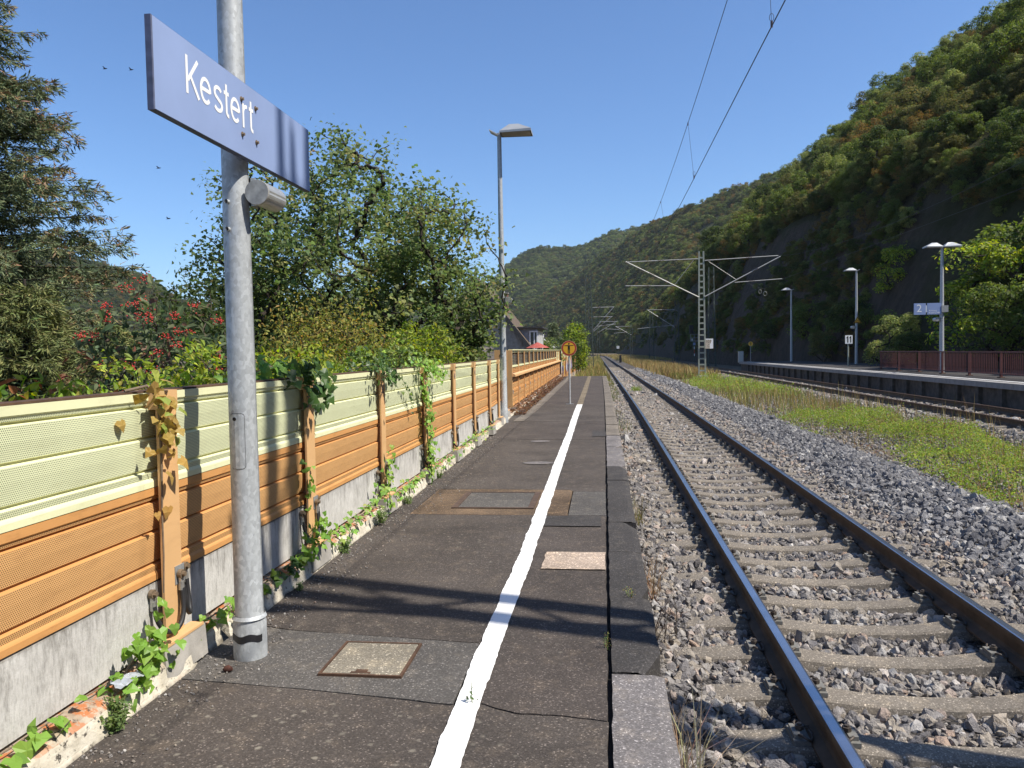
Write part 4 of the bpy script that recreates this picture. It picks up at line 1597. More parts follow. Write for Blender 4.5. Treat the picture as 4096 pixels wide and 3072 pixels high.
CREAM = [M['cream'], M['cream_perf']]
ORANGE = [M['orange'], M['orange_perf']]
ZB, ZM, ZT = 0.478, 0.926, 1.384
barrier = thing("noise_barrier", "cream and orange perforated noise barrier with numbered tan posts along the near platform", "noise barrier", (-2.17, 0, 0))
py = [-1.95, -0.12, 1.70, 3.525, 5.35, 7.20, 9.00, 10.77, 12.49, 14.20, 15.98, 17.78]
NUM = {3.525: "36", 5.35: "37", 7.20: "38", 9.00: "39", 10.77: "40", 12.49: "41", 14.20: "42"}
DIRT = M['bed']
for k, yv in enumerate(py):
    X = fx(yv)
    hw = 0.078 if yv < 6 else 0.07
    mb = MB()
    mb.box(X + 0.026, X + 0.040, yv - hw, yv + hw, 0.19, 1.30)           # front flange
    mb.box(X - 0.125, X + 0.0255, yv - 0.006, yv + 0.006, 0.19, 1.30)    # web
    mb.box(X - 0.139, X - 0.1255, yv - hw, yv + hw, 0.19, 1.30)          # rear flange
    post = mb.build("post", M['post'], barrier)
    cb = MB().box(X - 0.15, X + 0.046, yv - hw - 0.012, yv + hw + 0.004, 1.303, 1.392)
    cb.build("cap", M['post'], post)
    bb = MB().tube([(X + 0.046, yv + 0.018, 1.338), (X + 0.062, yv + 0.018, 1.338)], 0.009, 6, True, 0, False)
    bb.tube([(X + 0.062, yv + 0.018, 1.338), (X + 0.078, yv + 0.018, 1.338)], 0.005, 6, True, 0, False)
    bb.build("bolt", M['bolt'], post)
    if yv in NUM:
        text_obj("number", NUM[yv], 0.125, M['stencil'], post, (X + 0.0412, yv - 0.058, 1.175), (rad(90), 0, rad(90)), 0.72)
    # base plate and pedestal
    MB().box(X + 0.027, X + 0.098, yv - 0.165, yv + 0.165, 0.176, 0.189).build("base_plate", M['post'], post)
    pb = MB()
    pb.prism([(X - 0.05, yv - 0.19, 0.02), (X + 0.108, yv - 0.19, 0.02), (X + 0.094, yv - 0.185, 0.175), (X - 0.05, yv - 0.185, 0.175)], (0, 0.37, 0))
    pb.build("pedestal", M['concrete'], barrier)
    if k + 1 < len(py):
        ya, yb = yv + 0.012, py[k + 1] - 0.012
        panel(barrier, ya, yb, ZM + 0.002, ZT, CREAM, "cream_panel")
        panel(barrier, ya, yb, ZB, ZM - 0.002, ORANGE, "orange_panel")
        xa, xb = fx(ya), fx(yb)
        sb = MB()
        t0, t1 = 0.0, 0.10
        sb.hexa([(xa - t1, ya, 0.155), (xa - 0.004, ya, 0.155), (xb - 0.004, yb, 0.155), (xb - t1, yb, 0.155),
                 (xa - t1, ya, ZB - 0.012), (xa - 0.004, ya, ZB - 0.012), (xb - 0.004, yb, ZB - 0.012), (xb - t1, yb, ZB - 0.012)])
        sb.add([(xa - 0.012, ya, ZB - 0.012), (xa - 0.012, ya, ZB - 0.003), (xb - 0.012, yb, ZB - 0.003), (xb - 0.012, yb, ZB - 0.012)], [(0, 3, 2, 1)])
        sb.build("base_slab", M['slab'], barrier)
        MB().hexa([(xa - 0.115, ya, ZT + 0.001), (xa - 0.012, ya, ZT + 0.001), (xb - 0.012, yb, ZT + 0.001), (xb - 0.115, yb, ZT + 0.001),
                   (xa - 0.115, ya, ZT + 0.010), (xa - 0.012, ya, ZT + 0.010), (xb - 0.012, yb, ZT + 0.010), (xb - 0.115, yb, ZT + 0.010)]).build("top_strip", M['steel_rust'], barrier)
    # earthing cables with lugs on the near posts
    if 1 < yv < 15:
        xf = X + 0.040
        pl = MB().box(xf, xf + 0.004, yv + 0.012, yv + 0.092, 0.425, 0.515).build("terminal_plate", M['galv_dark'], post)
        xs = X - 0.004
        def cable(p0, p1, sag, out, lugs):
            p0, p1 = np.array(p0), np.array(p1)
            pts = []
            for tt in np.linspace(0, 1, 15):
                q = p0 + (p1 - p0) * (0.5 - 0.5 * math.cos(math.pi * tt))
                q[2] = p0[2] + (p1[2] - p0[2]) * tt - sag * math.sin(math.pi * tt) ** 0.75
                q[0] += out * math.sin(math.pi * tt)
                pts.append(q)
            c = MB().tube(pts, 0.0125, 8, True, 0).build("earthing_cable", M['rubber'], barrier)
            for p in lugs:
                p = np.array(p)
                MB().bar(p + (0, 0, 0.035), p + (0, 0, -0.012), 0.026, 0.012, 0, up=(1, 0, 0)).tube([p + (0, 0, -0.012), p + (0, 0, -0.055)], 0.0145, 8).build("cable_lug", M['lug'], c)
                MB().tube([p + (-0.01, 0, 0.025), p + (0.010, 0, 0.025)], 0.022, 14, True, 0, False).tube([p + (0.010, 0, 0.025), p + (0.024, 0, 0.025)], 0.013, 6, True, 0, False).build("bolt_head", M['bolt'], c)
        cable((xf + 0.02, yv + 0.038, 0.405), (xs + 0.022, yv - 0.135, 0.365), 0.165, 0.03, [(xf + 0.018, yv + 0.038, 0.45), (xs + 0.016, yv - 0.135, 0.40)])
        cable((xf + 0.01, yv + 0.070, 0.405), (xs + 0.022, yv + 0.155, 0.415), 0.155, 0.02, [(xs + 0.016, yv + 0.155, 0.455)])
# a little rust-coloured graffiti scratch on a distant cream panel
gb = MB()
for st in ([(12.9, 1.06), (13.0, 1.20), (13.1, 1.06)], [(12.95, 1.11), (13.05, 1.11)], [(13.22, 1.06), (13.3, 1.19), (13.36, 1.10)], [(13.6, 1.17), (13.8, 1.17)]):
    stroke_mesh(gb, st, 0.014, lambda p: (fx(p[0]) - 0.0005, p[0], p[1]))
M['scrawl'] = plain("faded_scrawl", (0.36, 0.33, 0.22), 0.7)
gb.build("scrawl", M['scrawl'], barrier)

# ------------------------------------------------------------------ taller barrier with window panes beyond the lamp
tall = thing("noise_barrier", "taller noise barrier with dark window panes and long ledge beyond the grey lamp post", "noise barrier", (-2.42, 19.7, 0))
ty = [19.75 + 1.83 * k for k in range(16)]
ZL = 0.93
for k, yv in enumerate(ty):
    X = fx(yv)
    mb = MB().box(X - 0.10, X + 0.035, yv - 0.035, yv + 0.035, 0.10, 1.585)
    post = mb.build("post", M['post'], tall)
    MB().prism([(X + 0.036, yv - 0.03, 0.90), (X + 0.10, yv - 0.03, 0.90), (X + 0.036, yv - 0.03, 0.80)], (0, 0.06, 0)).build("bracket", M['steel_rust'], post)
    MB().box(X + 0.036, X + 0.046, yv + 0.02, yv + 0.12, 0.46, 0.56).build("terminal_plate", M['galv_dark'], post)
    MB().box(X - 0.03, X + 0.11, yv - 0.16, yv + 0.16, 0.0, 0.099).build("pedestal", M['concrete'], tall)
    if k + 1 < len(ty):
        ya, yb = yv + 0.036, ty[k + 1] - 0.036
        panel(tall, ya, yb, 0.12, 0.515, ORANGE, "orange_panel")
        panel(tall, ya, yb, 0.519, ZL - 0.03, ORANGE, "orange_panel")
        xa, xb = fx(ya), fx(yb)
        if k < 13:
            panel(tall, ya, yb, ZL + 0.065, 1.135, [M['orange'], M['orange_perf']], "orange_panel")
            fr = MB()
            for (z0, z1) in ((1.140, 1.185), (1.53, 1.575)):
                fr.hexa([(xa - 0.07, ya, z0), (xa + 0.012, ya, z0), (xb + 0.012, yb, z0), (xb - 0.07, yb, z0), (xa - 0.07, ya, z1), (xa + 0.012, ya, z1), (xb + 0.012, yb, z1), (xb - 0.07, yb, z1)], 0)
            for q in (0, 1):
                y0, y1 = (ya, ya + 0.10) if q == 0 else (yb - 0.05, yb)
                fr.hexa([(fx(y0) - 0.07, y0, 1.186), (fx(y0) + 0.008, y0, 1.186), (fx(y1) + 0.008, y1, 1.186), (fx(y1) - 0.07, y1, 1.186), (fx(y0) - 0.07, y0, 1.529), (fx(y0) + 0.008, y0, 1.529), (fx(y1) + 0.008, y1, 1.529), (fx(y1) - 0.07, y1, 1.529)], 1)
            f = fr.build("window_frame", [M['cream'], M['steel_rust']], tall)
            gp = MB()
            y0, y1 = ya + 0.101, yb - 0.051
            gp.hexa([(fx(y0) - 0.045, y0, 1.187), (fx(y0) - 0.03, y0, 1.187), (fx(y1) - 0.03, y1, 1.187), (fx(y1) - 0.045, y1, 1.187), (fx(y0) - 0.045, y0, 1.528), (fx(y0) - 0.03, y0, 1.528), (fx(y1) - 0.03, y1, 1.528), (fx(y1) - 0.045, y1, 1.528)])
            gp.build("pane", M['glass'], f)
            wbm = MB()
            for z in np.linspace(1.215, 1.505, 8):
                wbm.hexa([(fx(y0) - 0.029, y0, z - 0.004), (fx(y0) - 0.021, y0, z - 0.004), (fx(y1) - 0.021, y1, z - 0.004), (fx(y1) - 0.029, y1, z - 0.004), (fx(y0) - 0.029, y0, z + 0.004), (fx(y0) - 0.021, y0, z + 0.004), (fx(y1) - 0.021, y1, z + 0.004), (fx(y1) - 0.029, y1, z + 0.004)])
            tag(wbm.build("guard_wires", M['clip_plate'], f), kind="stuff")
        else:
            panel(tall, ya, yb, ZL + 0.065, 1.575, CREAM, "cream_panel")
        MB().hexa([(xa - 0.06, yv, 1.587), (xa + 0.05, yv, 1.587), (xb + 0.05, ty[k + 1], 1.587), (xb - 0.06, ty[k + 1], 1.587), (xa - 0.06, yv, 1.612), (xa + 0.05, yv, 1.612), (xb + 0.05, ty[k + 1], 1.612), (xb - 0.06, ty[k + 1], 1.612)]).build("top_rail", M['cream'], tall)
        MB().hexa([(xa + 0.037, yv, ZL - 0.028), (xa + 0.115, yv, ZL - 0.028), (xb + 0.115, ty[k + 1], ZL - 0.028), (xb + 0.037, ty[k + 1], ZL - 0.028), (xa + 0.037, yv, ZL + 0.06), (xa + 0.11, yv, ZL + 0.025), (xb + 0.11, ty[k + 1], ZL + 0.025), (xb + 0.037, ty[k + 1], ZL + 0.06)]).build("ledge", M['post'], tall)
X = fx(19.7)
MB().box(X - 0.42, X - 0.102, 19.70, 19.745, 0.9, 1.60).build("end_board", M['post'], tall)
MB().disc((X - 0.24, 19.699, 1.46), (0, -1, 0), 0.045, 0.004, 16).build("vent_hole", M['bed'], tall)

# ------------------------------------------------------------------ rusty, sprayed barrier past the platform end
fary = [49.0 + 2.2 * k for k in range(24)]
farb = thing("noise_barrier", "rusting graffiti sprayed noise barrier beyond the far end of the platform", "noise barrier", (-2.8, 49.0, -0.3))
for k, yv in enumerate(fary):
    X = fx(yv)
    MB().box(X - 0.08, X + 0.04, yv - 0.04, yv + 0.04, -0.6, 1.55).build("post", M['post'] if k % 3 else M['steel_rust'], farb)
    if k + 1 < len(fary):
        ya, yb = yv + 0.042, fary[k + 1] - 0.042
        panel(farb, ya, yb, -0.35, 0.12, ORANGE, "orange_panel")
        panel(farb, ya, yb, 0.124, 0.60, ORANGE, "orange_panel")
        panel(farb, ya, yb, 0.604, 1.08, ORANGE if k % 4 else CREAM, "orange_panel" if k % 4 else "cream_panel")
        panel(farb, ya, yb, 1.084, 1.55, CREAM, "cream_panel")
        MB().box(fx(ya) - 0.1, fx(ya) - 0.005, ya, yb, -0.9, -0.36).build("base_slab", M['slab'], farb)
gr = rng_(77)
gcols = [plain("spray_white", (0.6, 0.6, 0.62), 0.6), plain("spray_violet", (0.28, 0.26, 0.42), 0.6), plain("spray_yellow", (0.62, 0.42, 0.10), 0.6), plain("spray_rust", (0.22, 0.07, 0.03), 0.7)]
for k in range(11):
    y0 = 49.4 + k * 1.7
    h0, h1 = gr.uniform(-0.3, 0.15), gr.uniform(0.7, 1.2)
    w = gr.uniform(0.5, 1.2)
    n = 18
    pts = []
    for a in np.linspace(0, 2 * math.pi, n, endpoint=False):
        rr = 1 + 0.3 * math.sin(3 * a + k) + gr.uniform(-.12, .12)
        pts.append((y0 + w * rr * 0.6 * math.cos(a), (h0 + h1) / 2 + (h1 - h0) / 2 * rr * 0.8 * math.sin(a)))
    V = [(fx(p[0]) + 0.0415, p[0], p[1]) for p in pts]
    MB().add(V, [tuple(range(n))[::-1]]).build("spray_patch", gcols[k % 4], farb)

# =================================================================== STATION NAME SIGN ON ITS POLE
PX, PY = -1.845, 3.735
sp = thing("station_sign", "grey galvanised pole carrying the blue Kestert name sign", "station sign", (PX, PY, 0))
zz = [0.0, 0.20, 0.235, 1.0, 2.0, 3.0, 4.5, 6.15]
rr = [0.084, 0.084, 0.071, 0.0695, 0.066, 0.0625, 0.056, 0.048]
MB().tube([(PX, PY, z - 0.02) for z in zz], rr, 40).build("pole", M['galv'], sp)
MB().tube([(PX, PY, 0.205), (PX, PY, 0.222)], [0.0865, 0.0765], 40, False).build("collar_weld", M['galv'], sp)
tp = MB()
ra = []
for q in range(25):
    a = rad(-150 + q * 130 / 24)
    ra.append((a,))
V, F = [], []
for q, (a,) in enumerate(ra):
    for z in (0.095, 0.132):
        V.append((PX + 0.0852 * math.cos(a), PY + 0.0852 * math.sin(a), z + 0.006 * math.sin(q * 0.5)))
F = [(2 * q, 2 * q + 2, 2 * q + 3, 2 * q + 1) for q in range(24)]
tp.add(V, F)
tp.build("black_band", M['tape'], sp)
# seam of the folded pole
MB().tube([(PX + math.cos(rad(8)) * (r_ + 0.0005), PY + math.sin(rad(8)) * (r_ + 0.0005), z) for z, r_ in zip(zz[2:], rr[2:])], 0.0028, 6).build("seam", M['galv_dark'], sp)


def curved_plate(cx, cy, r_, a0, a1, z0, z1, cr, out):
    """rounded door leaf lying on a round pole"""
    mb = MB()
    outline = []
    wa = (a1 - a0)
    for (sx, sz, b0) in ((1, 1, 0), (-1, 1, 90), (-1, -1, 180), (1, -1, 270)):
        for b in np.linspace(b0, b0 + 90, 6):
            u_ = (wa * r_ / 2 - cr) * sx + cr * math.cos(rad(b))
            v_ = ((z1 - z0) / 2 - cr) * sz + cr * math.sin(rad(b))
            outline.append((u_, v_))
    am, zm = (a0 + a1) / 2, (z0 + z1) / 2
    V = []
    rows = [1.0, 0.66, 0.33]
    for f in rows:
        for u_, v_ in outline:
            a = am + u_ * f / r_
            V.append((cx + (r_ + out) * math.cos(a), cy + (r_ + out) * math.sin(a), zm + v_))
    n = len(outline)
    Fs = []
    for k in range(len(rows) - 1):
        for i in range(n):
            j = (i + 1) % n
            Fs.append((k * n + i, k * n + j, (k + 1) * n + j, (k + 1) * n + i))
    Fs.append(tuple((len(rows) - 1) * n + i for i in range(n)))
    mb.add(V, Fs)
    return mb


rz_ = 0.0692
curved_plate(PX, PY, rz_, rad(-122), rad(-58), 0.982, 1.264, 0.016, 0.0014).build("door_gap", M['bed'], sp)
dl = curved_plate(PX, PY, rz_, rad(-120.4), rad(-59.6), 0.9845, 1.2615, 0.015, 0.0026).build("access_door", M['galv'], sp)
a = rad(-99)
lk = np.array([PX + 0.071 * math.cos(a), PY + 0.071 * math.sin(a), 1.236])
MB().disc(lk, (math.cos(a), math.sin(a), 0), 0.0095, 0.003, 16).build("lock", M['bed'], dl)
for z in (2.322, 2.186):
    a = rad(-98)
    d = np.array([math.cos(a), math.sin(a), 0])
    p = np.array([PX, PY, z])
    st = MB().tube([p + d * 0.055, p + d * 0.082], 0.0100, 14, False).tube([p + d * 0.082, p + d * 0.056], 0.0075, 14, False)
    st.disc(p + d * 0.0668, d, 0.0075, 0.001, 14, 1)
    st.build("pipe_stub", [M['galv'], M['bed']], sp)
# the blue board
XS = -1.735
SY0, SY1, SZ0, SZ1 = 2.862, 4.462, 2.522, 2.890
bd = MB()
c_ = 0.004
bd.add([(XS, SY0 + c_, SZ0 + c_), (XS, SY1 - c_, SZ0 + c_), (XS, SY1 - c_, SZ1 - c_), (XS, SY0 + c_, SZ1 - c_)], [(0, 1, 2, 3)], 0)
bd.add([(XS, SY0 + c_, SZ0 + c_), (XS, SY1 - c_, SZ0 + c_), (XS, SY1 - c_, SZ1 - c_), (XS, SY0 + c_, SZ1 - c_),
        (XS - c_, SY0, SZ0), (XS - c_, SY1, SZ0), (XS - c_, SY1, SZ1), (XS - c_, SY0, SZ1),
        (XS - 0.030, SY0, SZ0), (XS - 0.030, SY1, SZ0), (XS - 0.030, SY1, SZ1), (XS - 0.030, SY0, SZ1)],
       [(0, 4, 5, 1), (1, 5, 6, 2), (2, 6, 7, 3), (3, 7, 4, 0), (4, 8, 9, 5), (5, 9, 10, 6), (6, 10, 11, 7), (7, 11, 8, 4), (11, 10, 9, 8)], 1)
board = bd.build("sign_board", [M['blue_sign'], M['blue_edge']], sp)
lb = MB()
ns = 0
for ch, y0, k in (('K', 3.098, 1), ('e', 3.208, 1), ('s', 3.328, 1), ('t', 3.425, 1), ('e', 3.482, 1), ('r', 3.606, 1), ('t', 3.676, 1)):
    for st in glyph(ch):
        ns += 1
        stroke_mesh(lb, st, 0.0175, lambda p: (XS + 0.0010 + 0.00025 * (ns % 4), y0 + p[0], 2.665 + p[1]))
lb.build("lettering", M['white_paint'], board)
for (yb_, zb_) in ((3.600, 2.797), (3.752, 2.797), (3.600, 2.628), (3.752, 2.628)):
    p = np.array([XS, yb_, zb_])
    MB().tube([p + (0.0005, 0, 0), p + (0.003, 0, 0)], 0.0125, 14, True, 0, False).tube([p + (0.003, 0, 0), p + (0.013, 0, 0)], 0.0075, 6, True, 0, False).build("bolt", M['bolt'], board)
for z in (2.62, 2.80):
    MB().tube([(PX + 0.067 * math.cos(t_), PY + 0.067 * math.sin(t_), z) for t_ in np.linspace(0, 6.28, 25)], 0.004, 6, False).build("clamp_band", M['galv_dark'], sp)
    MB().box(PX + 0.05, XS - 0.031, PY - 0.10, PY + 0.10, z - 0.02, z + 0.02).build("bracket", M['galv_dark'], sp)


def luminaire(parent, x, y, z, sx):
    """hipped sheet-metal hood reaching sx metres to the track side, with a small counter wing"""
    s = 1 if sx > 0 else -1
    L = abs(sx)
    hd = MB()
    b = [(0.03, -0.20), (L, -0.24), (L, 0.24), (0.03, 0.20)]
    t_ = [(0.22 * L / 0.7, -0.03), (0.42 * L / 0.7, -0.03), (0.42 * L / 0.7, 0.03), (0.22 * L / 0.7, 0.03)]
    def P(u, v, w):
        return (x + s * u, y + v, z + w)
    rows = [[P(*p, 0.02) for p in b], [P(*p, 0.075 if i in (1, 2) else 0.06) for i, p in enumerate(b)], [P(*p, 0.235) for p in t_]]
    V = [p for r_ in rows for p in r_]
    F = []
    for k in range(2):
        for i in range(4):
            j = (i + 1) % 4
            q = (k * 4 + i, k * 4 + j, (k + 1) * 4 + j, (k + 1) * 4 + i)
            F.append(q if s > 0 else q[::-1])
    F.append((8, 9, 10, 11) if s > 0 else (11, 10, 9, 8))
    hd.add(V, F)
    hood = hd.build("lamp_hood", M['galv_lamp'], parent)
    df = MB().box(min(x + s * 0.06, x + s * (L - 0.03)), max(x + s * 0.06, x + s * (L - 0.03)), y - 0.19, y + 0.19, z + 0.022, z + 0.030)
    df.build("lamp_lens", M['lens'], hood)
    return hood


M['galv_lamp'] = plain("lamp_sheet", (0.36, 0.37, 0.375), 0.45, 0.35, 0.1, 6, 0.5)
M['lens'] = plain("lamp_lens", (0.20, 0.175, 0.14), 0.3, 0, 0.2, 8)


def wing(parent, x, y, z, s, L=0.20):
    V = [(x, y - 0.06, z), (x, y + 0.06, z), (x + s * L, y + 0.14, z + 0.10), (x + s * L, y - 0.14, z + 0.10), (x + s * 0.02, y - 0.06, z - 0.03), (x + s * 0.02, y + 0.06, z - 0.03), (x + s * L, y + 0.14, z + 0.075), (x + s * L, y - 0.14, z + 0.075)]
    return MB().add(V, [(0, 1, 2, 3), (7, 6, 5, 4), (0, 3, 7, 4), (1, 5, 6, 2), (2, 6, 7, 3), (0, 4, 5, 1)]).build("wing", M['galv_lamp'], parent)


luminaire(sp, PX, PY, 6.10, 0.7)
wing(sp, PX, PY, 6.14, -1)


def speaker(name, label, x, y, z, r_, L, px, prad, side, group=None, detail=True):
    """horn-less cylinder loudspeaker lying along the track, clamped to a pole at px"""
    t = thing(name, label, "loudspeaker", (x, y, z), group)
    n = 40
    V, F = [], []
    segs = [y - L / 2 + 0.004, y + L / 2]
    for yy_ in segs:
        for k in range(n):
            a = 2 * math.pi * k / n
            rr_ = r_ * (1.0 if (k % 4) else 0.955) if detail else r_
            V.append((x + rr_ * math.cos(a), yy_, z + rr_ * math.sin(a)))
    F = [(k, n + k, n + (k + 1) % n, (k + 1) % n) for k in range(n)] + [tuple(range(n, 2 * n))[::-1]]
    MB().add(V, F).build("housing", M['alu'], t)
    MB().tube([(x, y - L / 2 - 0.006, z), (x, y - L / 2 + 0.006, z)], [r_ * 1.0, r_ * 1.03], 40, True, 0, False).build("end_cap", M['alu_cap'], t)
    s = side
    MB().box(min(px + s * prad * 1.0, x - s * r_ * 0.55), max(px + s * prad * 1.0, x - s * r_ * 0.55), y - 0.055, y - 0.047, z - 0.055, z + 0.085).box(
        min(px + s * (prad + 0.001), px + s * (prad + 0.010)), max(px + s * (prad + 0.001), px + s * (prad + 0.010)), y - 0.055, y + 0.055, z - 0.055, z + 0.085).build("bracket", M['alu'], t)
    for dz in (0.062, -0.025):
        MB().tube([(px + (prad + 0.001) * math.cos(a), y + (prad + 0.001) * math.sin(a), z + dz) for a in np.linspace(0, 6.283, 33)], 0.0042, 6, False).build("clamp_band", M['alu'], t)
    if detail:
        MB().tube([(x - s * 0.02, y - 0.04, z - r_), (x - s * 0.03, y - 0.04, z - r_ - 0.022), (x - s * 0.045, y - 0.035, z - r_ - 0.03), (px + s * prad, y - 0.03, z - r_ - 0.06)], 0.005, 6).build("lead", M['rubber'], t)
    return t


speaker("loudspeaker", "grey ribbed cylinder loudspeaker clamped below the Kestert sign", -1.712, 3.80, 2.366, 0.061, 0.215, PX, 0.0655, 1)

# ------------------------------------------------------------------ mid-platform lamp
LX, LY = -2.215, 16.72
lamp = thing("platform_lamp", "tall grey lamp post standing beside the noise barrier on the near platform", "lamp", (LX, LY, 0))
MB().tube([(LX, LY, z) for z in (-0.02, 0.28, 0.31, 2, 4, 6.28)], [0.088, 0.088, 0.072, 0.066, 0.056, 0.045], 28).build("pole", M['galv'], lamp)
curved_plate(LX, LY, 0.0685, rad(-112), rad(-66), 1.16, 1.44, 0.014, 0.003).build("access_door", M['galv_dark'], lamp)
MB().disc((LX - 0.012, LY - 0.072, 1.50), (0, -1, 0), 0.012, 0.004, 12).build("lock", M['bed'], lamp)
luminaire(lamp, LX, LY, 6.22, 0.71)
wing(lamp, LX - 0.01, LY, 6.24, -1, 0.19)
speaker("loudspeaker", "small round loudspeaker clamped to the grey lamp post over the house roof", LX + 0.155, LY, 2.66, 0.075, 0.20, LX, 0.066, 1)

# ------------------------------------------------------------------ round sign at the end of the white line
def round_sign(name, label, x, y, z0, zc, R_, loc_rz=0.0, ring=True):
    t = thing(name, label, "sign", (x, y, z0))
    MB().tube([(x, y + 0.03, z0), (x, y + 0.03, zc + R_ * 0.4)], 0.030 if ring else 0.022, 14).build("post", M['galv'], t)
    MB().box(x - 0.11, x + 0.11, y - 0.03, y + 0.09, z0, z0 + 0.012).build("base_plate", M['galv_dark'], t)
    c = np.array([x, y, zc])
    pl = MB().disc(c, (0, -1, 0), R_, 0.004, 40).build("plate", M['sign_rim'], t)
    f = np.array([0, -0.0042, 0])
    if ring:
        MB().disc(c + f, (0, -1, 0), R_ * 0.965, 0.001, 40).build("red_ring", M['sign_red'], pl)
    MB().disc(c + f * 1.35, (0, -1, 0), R_ * (0.755 if ring else 0.9), 0.001, 40).build("yellow_disc", M['sign_yellow'], pl)
    g = MB()
    yq = y - 0.0082
    def q(u0, u1, v0, v1):
        g.add([(x + u0 * R_, yq, zc + v0 * R_), (x + u1 * R_, yq, zc + v0 * R_), (x + u1 * R_, yq, zc + v1 * R_), (x + u0 * R_, yq, zc + v1 * R_)], [(0, 1, 2, 3)])
    n = 18
    hb = [(x + 0.105 * R_ * math.cos(a), yq, zc + 0.58 * R_ + 0.105 * R_ * math.sin(a)) for a in np.linspace(0, 2 * math.pi, n, endpoint=False)]
    g.add(hb, [tuple(range(n))])
    q(-0.58, 0.58, 0.31, 0.40)
    q(-0.15, 0.13, -0.15, 0.309)
    q(-0.15, -0.045, -0.68, -0.1505)
    q(0.02, 0.13, -0.68, -0.1505)
    g.build("figure", M['black_paint'], pl)
    return t


M['sign_rim'] = plain("sign_rim", (0.62, 0.42, 0.22), 0.5)
round_sign("no_entry_sign", "round yellow sign with black figure and red ring at the end of the white line", -1.03, 22.25, 0.0, 1.618, 0.222)

# ------------------------------------------------------------------ covers in the platform
cv = thing("manhole_cover", "square concrete filled manhole cover beside the white line near the sign pole", "manhole cover", (-1.19, 3.72, 0))
fr = MB()
x0, x1, y0, y1 = -1.400, -0.985, 3.515, 3.935
for a_ in ((x0, x1, y0, y0 + 0.012), (x0, x1, y1 - 0.012, y1), (x0, x0 + 0.012, y0 + 0.0125, y1 - 0.0125), (x1 - 0.012, x1, y0 + 0.0125, y1 - 0.0125)):
    fr.box(*a_, -0.02, 0.0125)
fr.build("frame", M['steel_rust'], cv)
MB().cbox(x0 + 0.016, x1 - 0.016, y0 + 0.016, y1 - 0.016, -0.02, 0.0115, 0.002).build("plate", M['cover'], cv)
MB().box(-1.245, -1.145, 3.535, 3.552, 0.0117, 0.0135).box(-1.225, -1.165, 3.556, 3.580, 0.0117, 0.0130).build("handle", M['steel_rust'], cv)
c2 = thing("inspection_cover", "larger flush inspection cover in the rust stained patch across the platform", "manhole cover", (-1.12, 7.9, 0))
x0, x1, y0, y1 = -1.54, -0.715, 7.47, 8.325
fr = MB()
for a_ in ((x0, x0 + 0.06, y0, y1), (x1 - 0.06, x1, y0, y1), (x0 + 0.0605, x1 - 0.0605, y0, y0 + 0.025), (x0 + 0.0605, x1 - 0.0605, y1 - 0.025, y1)):
    fr.box(*a_, -0.02, 0.0125)
fr.build("frame", plain("cover_frame_brown", (0.085, 0.055, 0.040), 0.8, 0.1, 0.3, 20), c2)
MB().box(x0 + 0.064, x1 - 0.064, y0 + 0.03, y1 - 0.03, -0.02, 0.0085).build("plate", M['asphalt_grey'], c2)

# =================================================================== CATENARY
def ladder_mast(label, x, y, z0, h, axis, w0=0.46, w1=0.30, chord=0.10, rung=0.42, lacing=False, mat=None, name="catenary_mast", block=True):
    """two steel channels joined by battens (or zigzag lacing); axis 0: chords side by side in x, 1: in y"""
    mat = mat or M['mast_green']
    t = thing(name, label, "catenary mast", (x, y, z0))
    for s in (-1, 1):
        def pt(z):
            w = (w0 + (w1 - w0) * (z - z0) / h) / 2
            return np.array([x + (s * w if axis == 0 else 0), y + (s * w if axis == 1 else 0), z])
        mb = MB()
        other = 0.16 if not lacing else 0.07
        mb.bar(pt(z0), pt(z0 + h), chord if axis == 0 else other, other if axis == 0 else chord, 0, up=(0, 1, 0))
        mb.build("chord", mat, t)
    z = z0 + 0.35
    k = 0
    while z < z0 + h - 0.1:
        w = (w0 + (w1 - w0) * (z - z0) / h) / 2
        zn = min(z + rung, z0 + h - 0.05)
        if lacing:
            s = 1 if k % 2 else -1
            a = np.array([x + (0.045 if axis == 1 else s * w), y + (s * w if axis == 1 else -0.045), z])
            b = np.array([x + (0.045 if axis == 1 else -s * w), y + (-s * w if axis == 1 else -0.045), zn])
            MB().bar(a, b, 0.060, 0.010, 0, up=(1, 0, 0) if axis == 1 else (0, 1, 0)).build("lacing_bar", mat, t)
        else:
            ww = w - chord / 2
            if axis == 0:
                MB().box(x - ww, x + ww, y - 0.075, y - 0.062, z - 0.055, z + 0.055).build("batten", mat, t)
            else:
                MB().box(x - 0.075, x - 0.062, y - ww, y + ww, z - 0.055, z + 0.055).build("batten", mat, t)
        z = zn if lacing else z + rung
        k += 1
    if block:
        MB().cbox(x - 0.36, x + 0.36, y - 0.36, y + 0.36, z0 - 0.6, z0 - 0.002, 0.02).build("foundation_block", M['concrete'], t)
    return t


def arm_bar(t, p0, p1, r_=0.032, ins=None, mat=None):
    p0, p1 = np.array(p0, float), np.array(p1, float)
    o = MB().tube([p0, p1], r_, 8).build("cantilever_tube", mat or M['arm'], t)
    if ins is not None:
        d = (p1 - p0) / np.linalg.norm(p1 - p0)
        c = p0 + (p1 - p0) * ins
        mb = MB()
        for k in range(5):
            q = c + d * (k - 2) * 0.085
            mb.tube([q - d * 0.02, q, q + d * 0.02], [r_ * 1.1, r_ * 2.3, r_ * 1.1], 10)
        mb.build("insulator", M['insulator'], o)
    return o


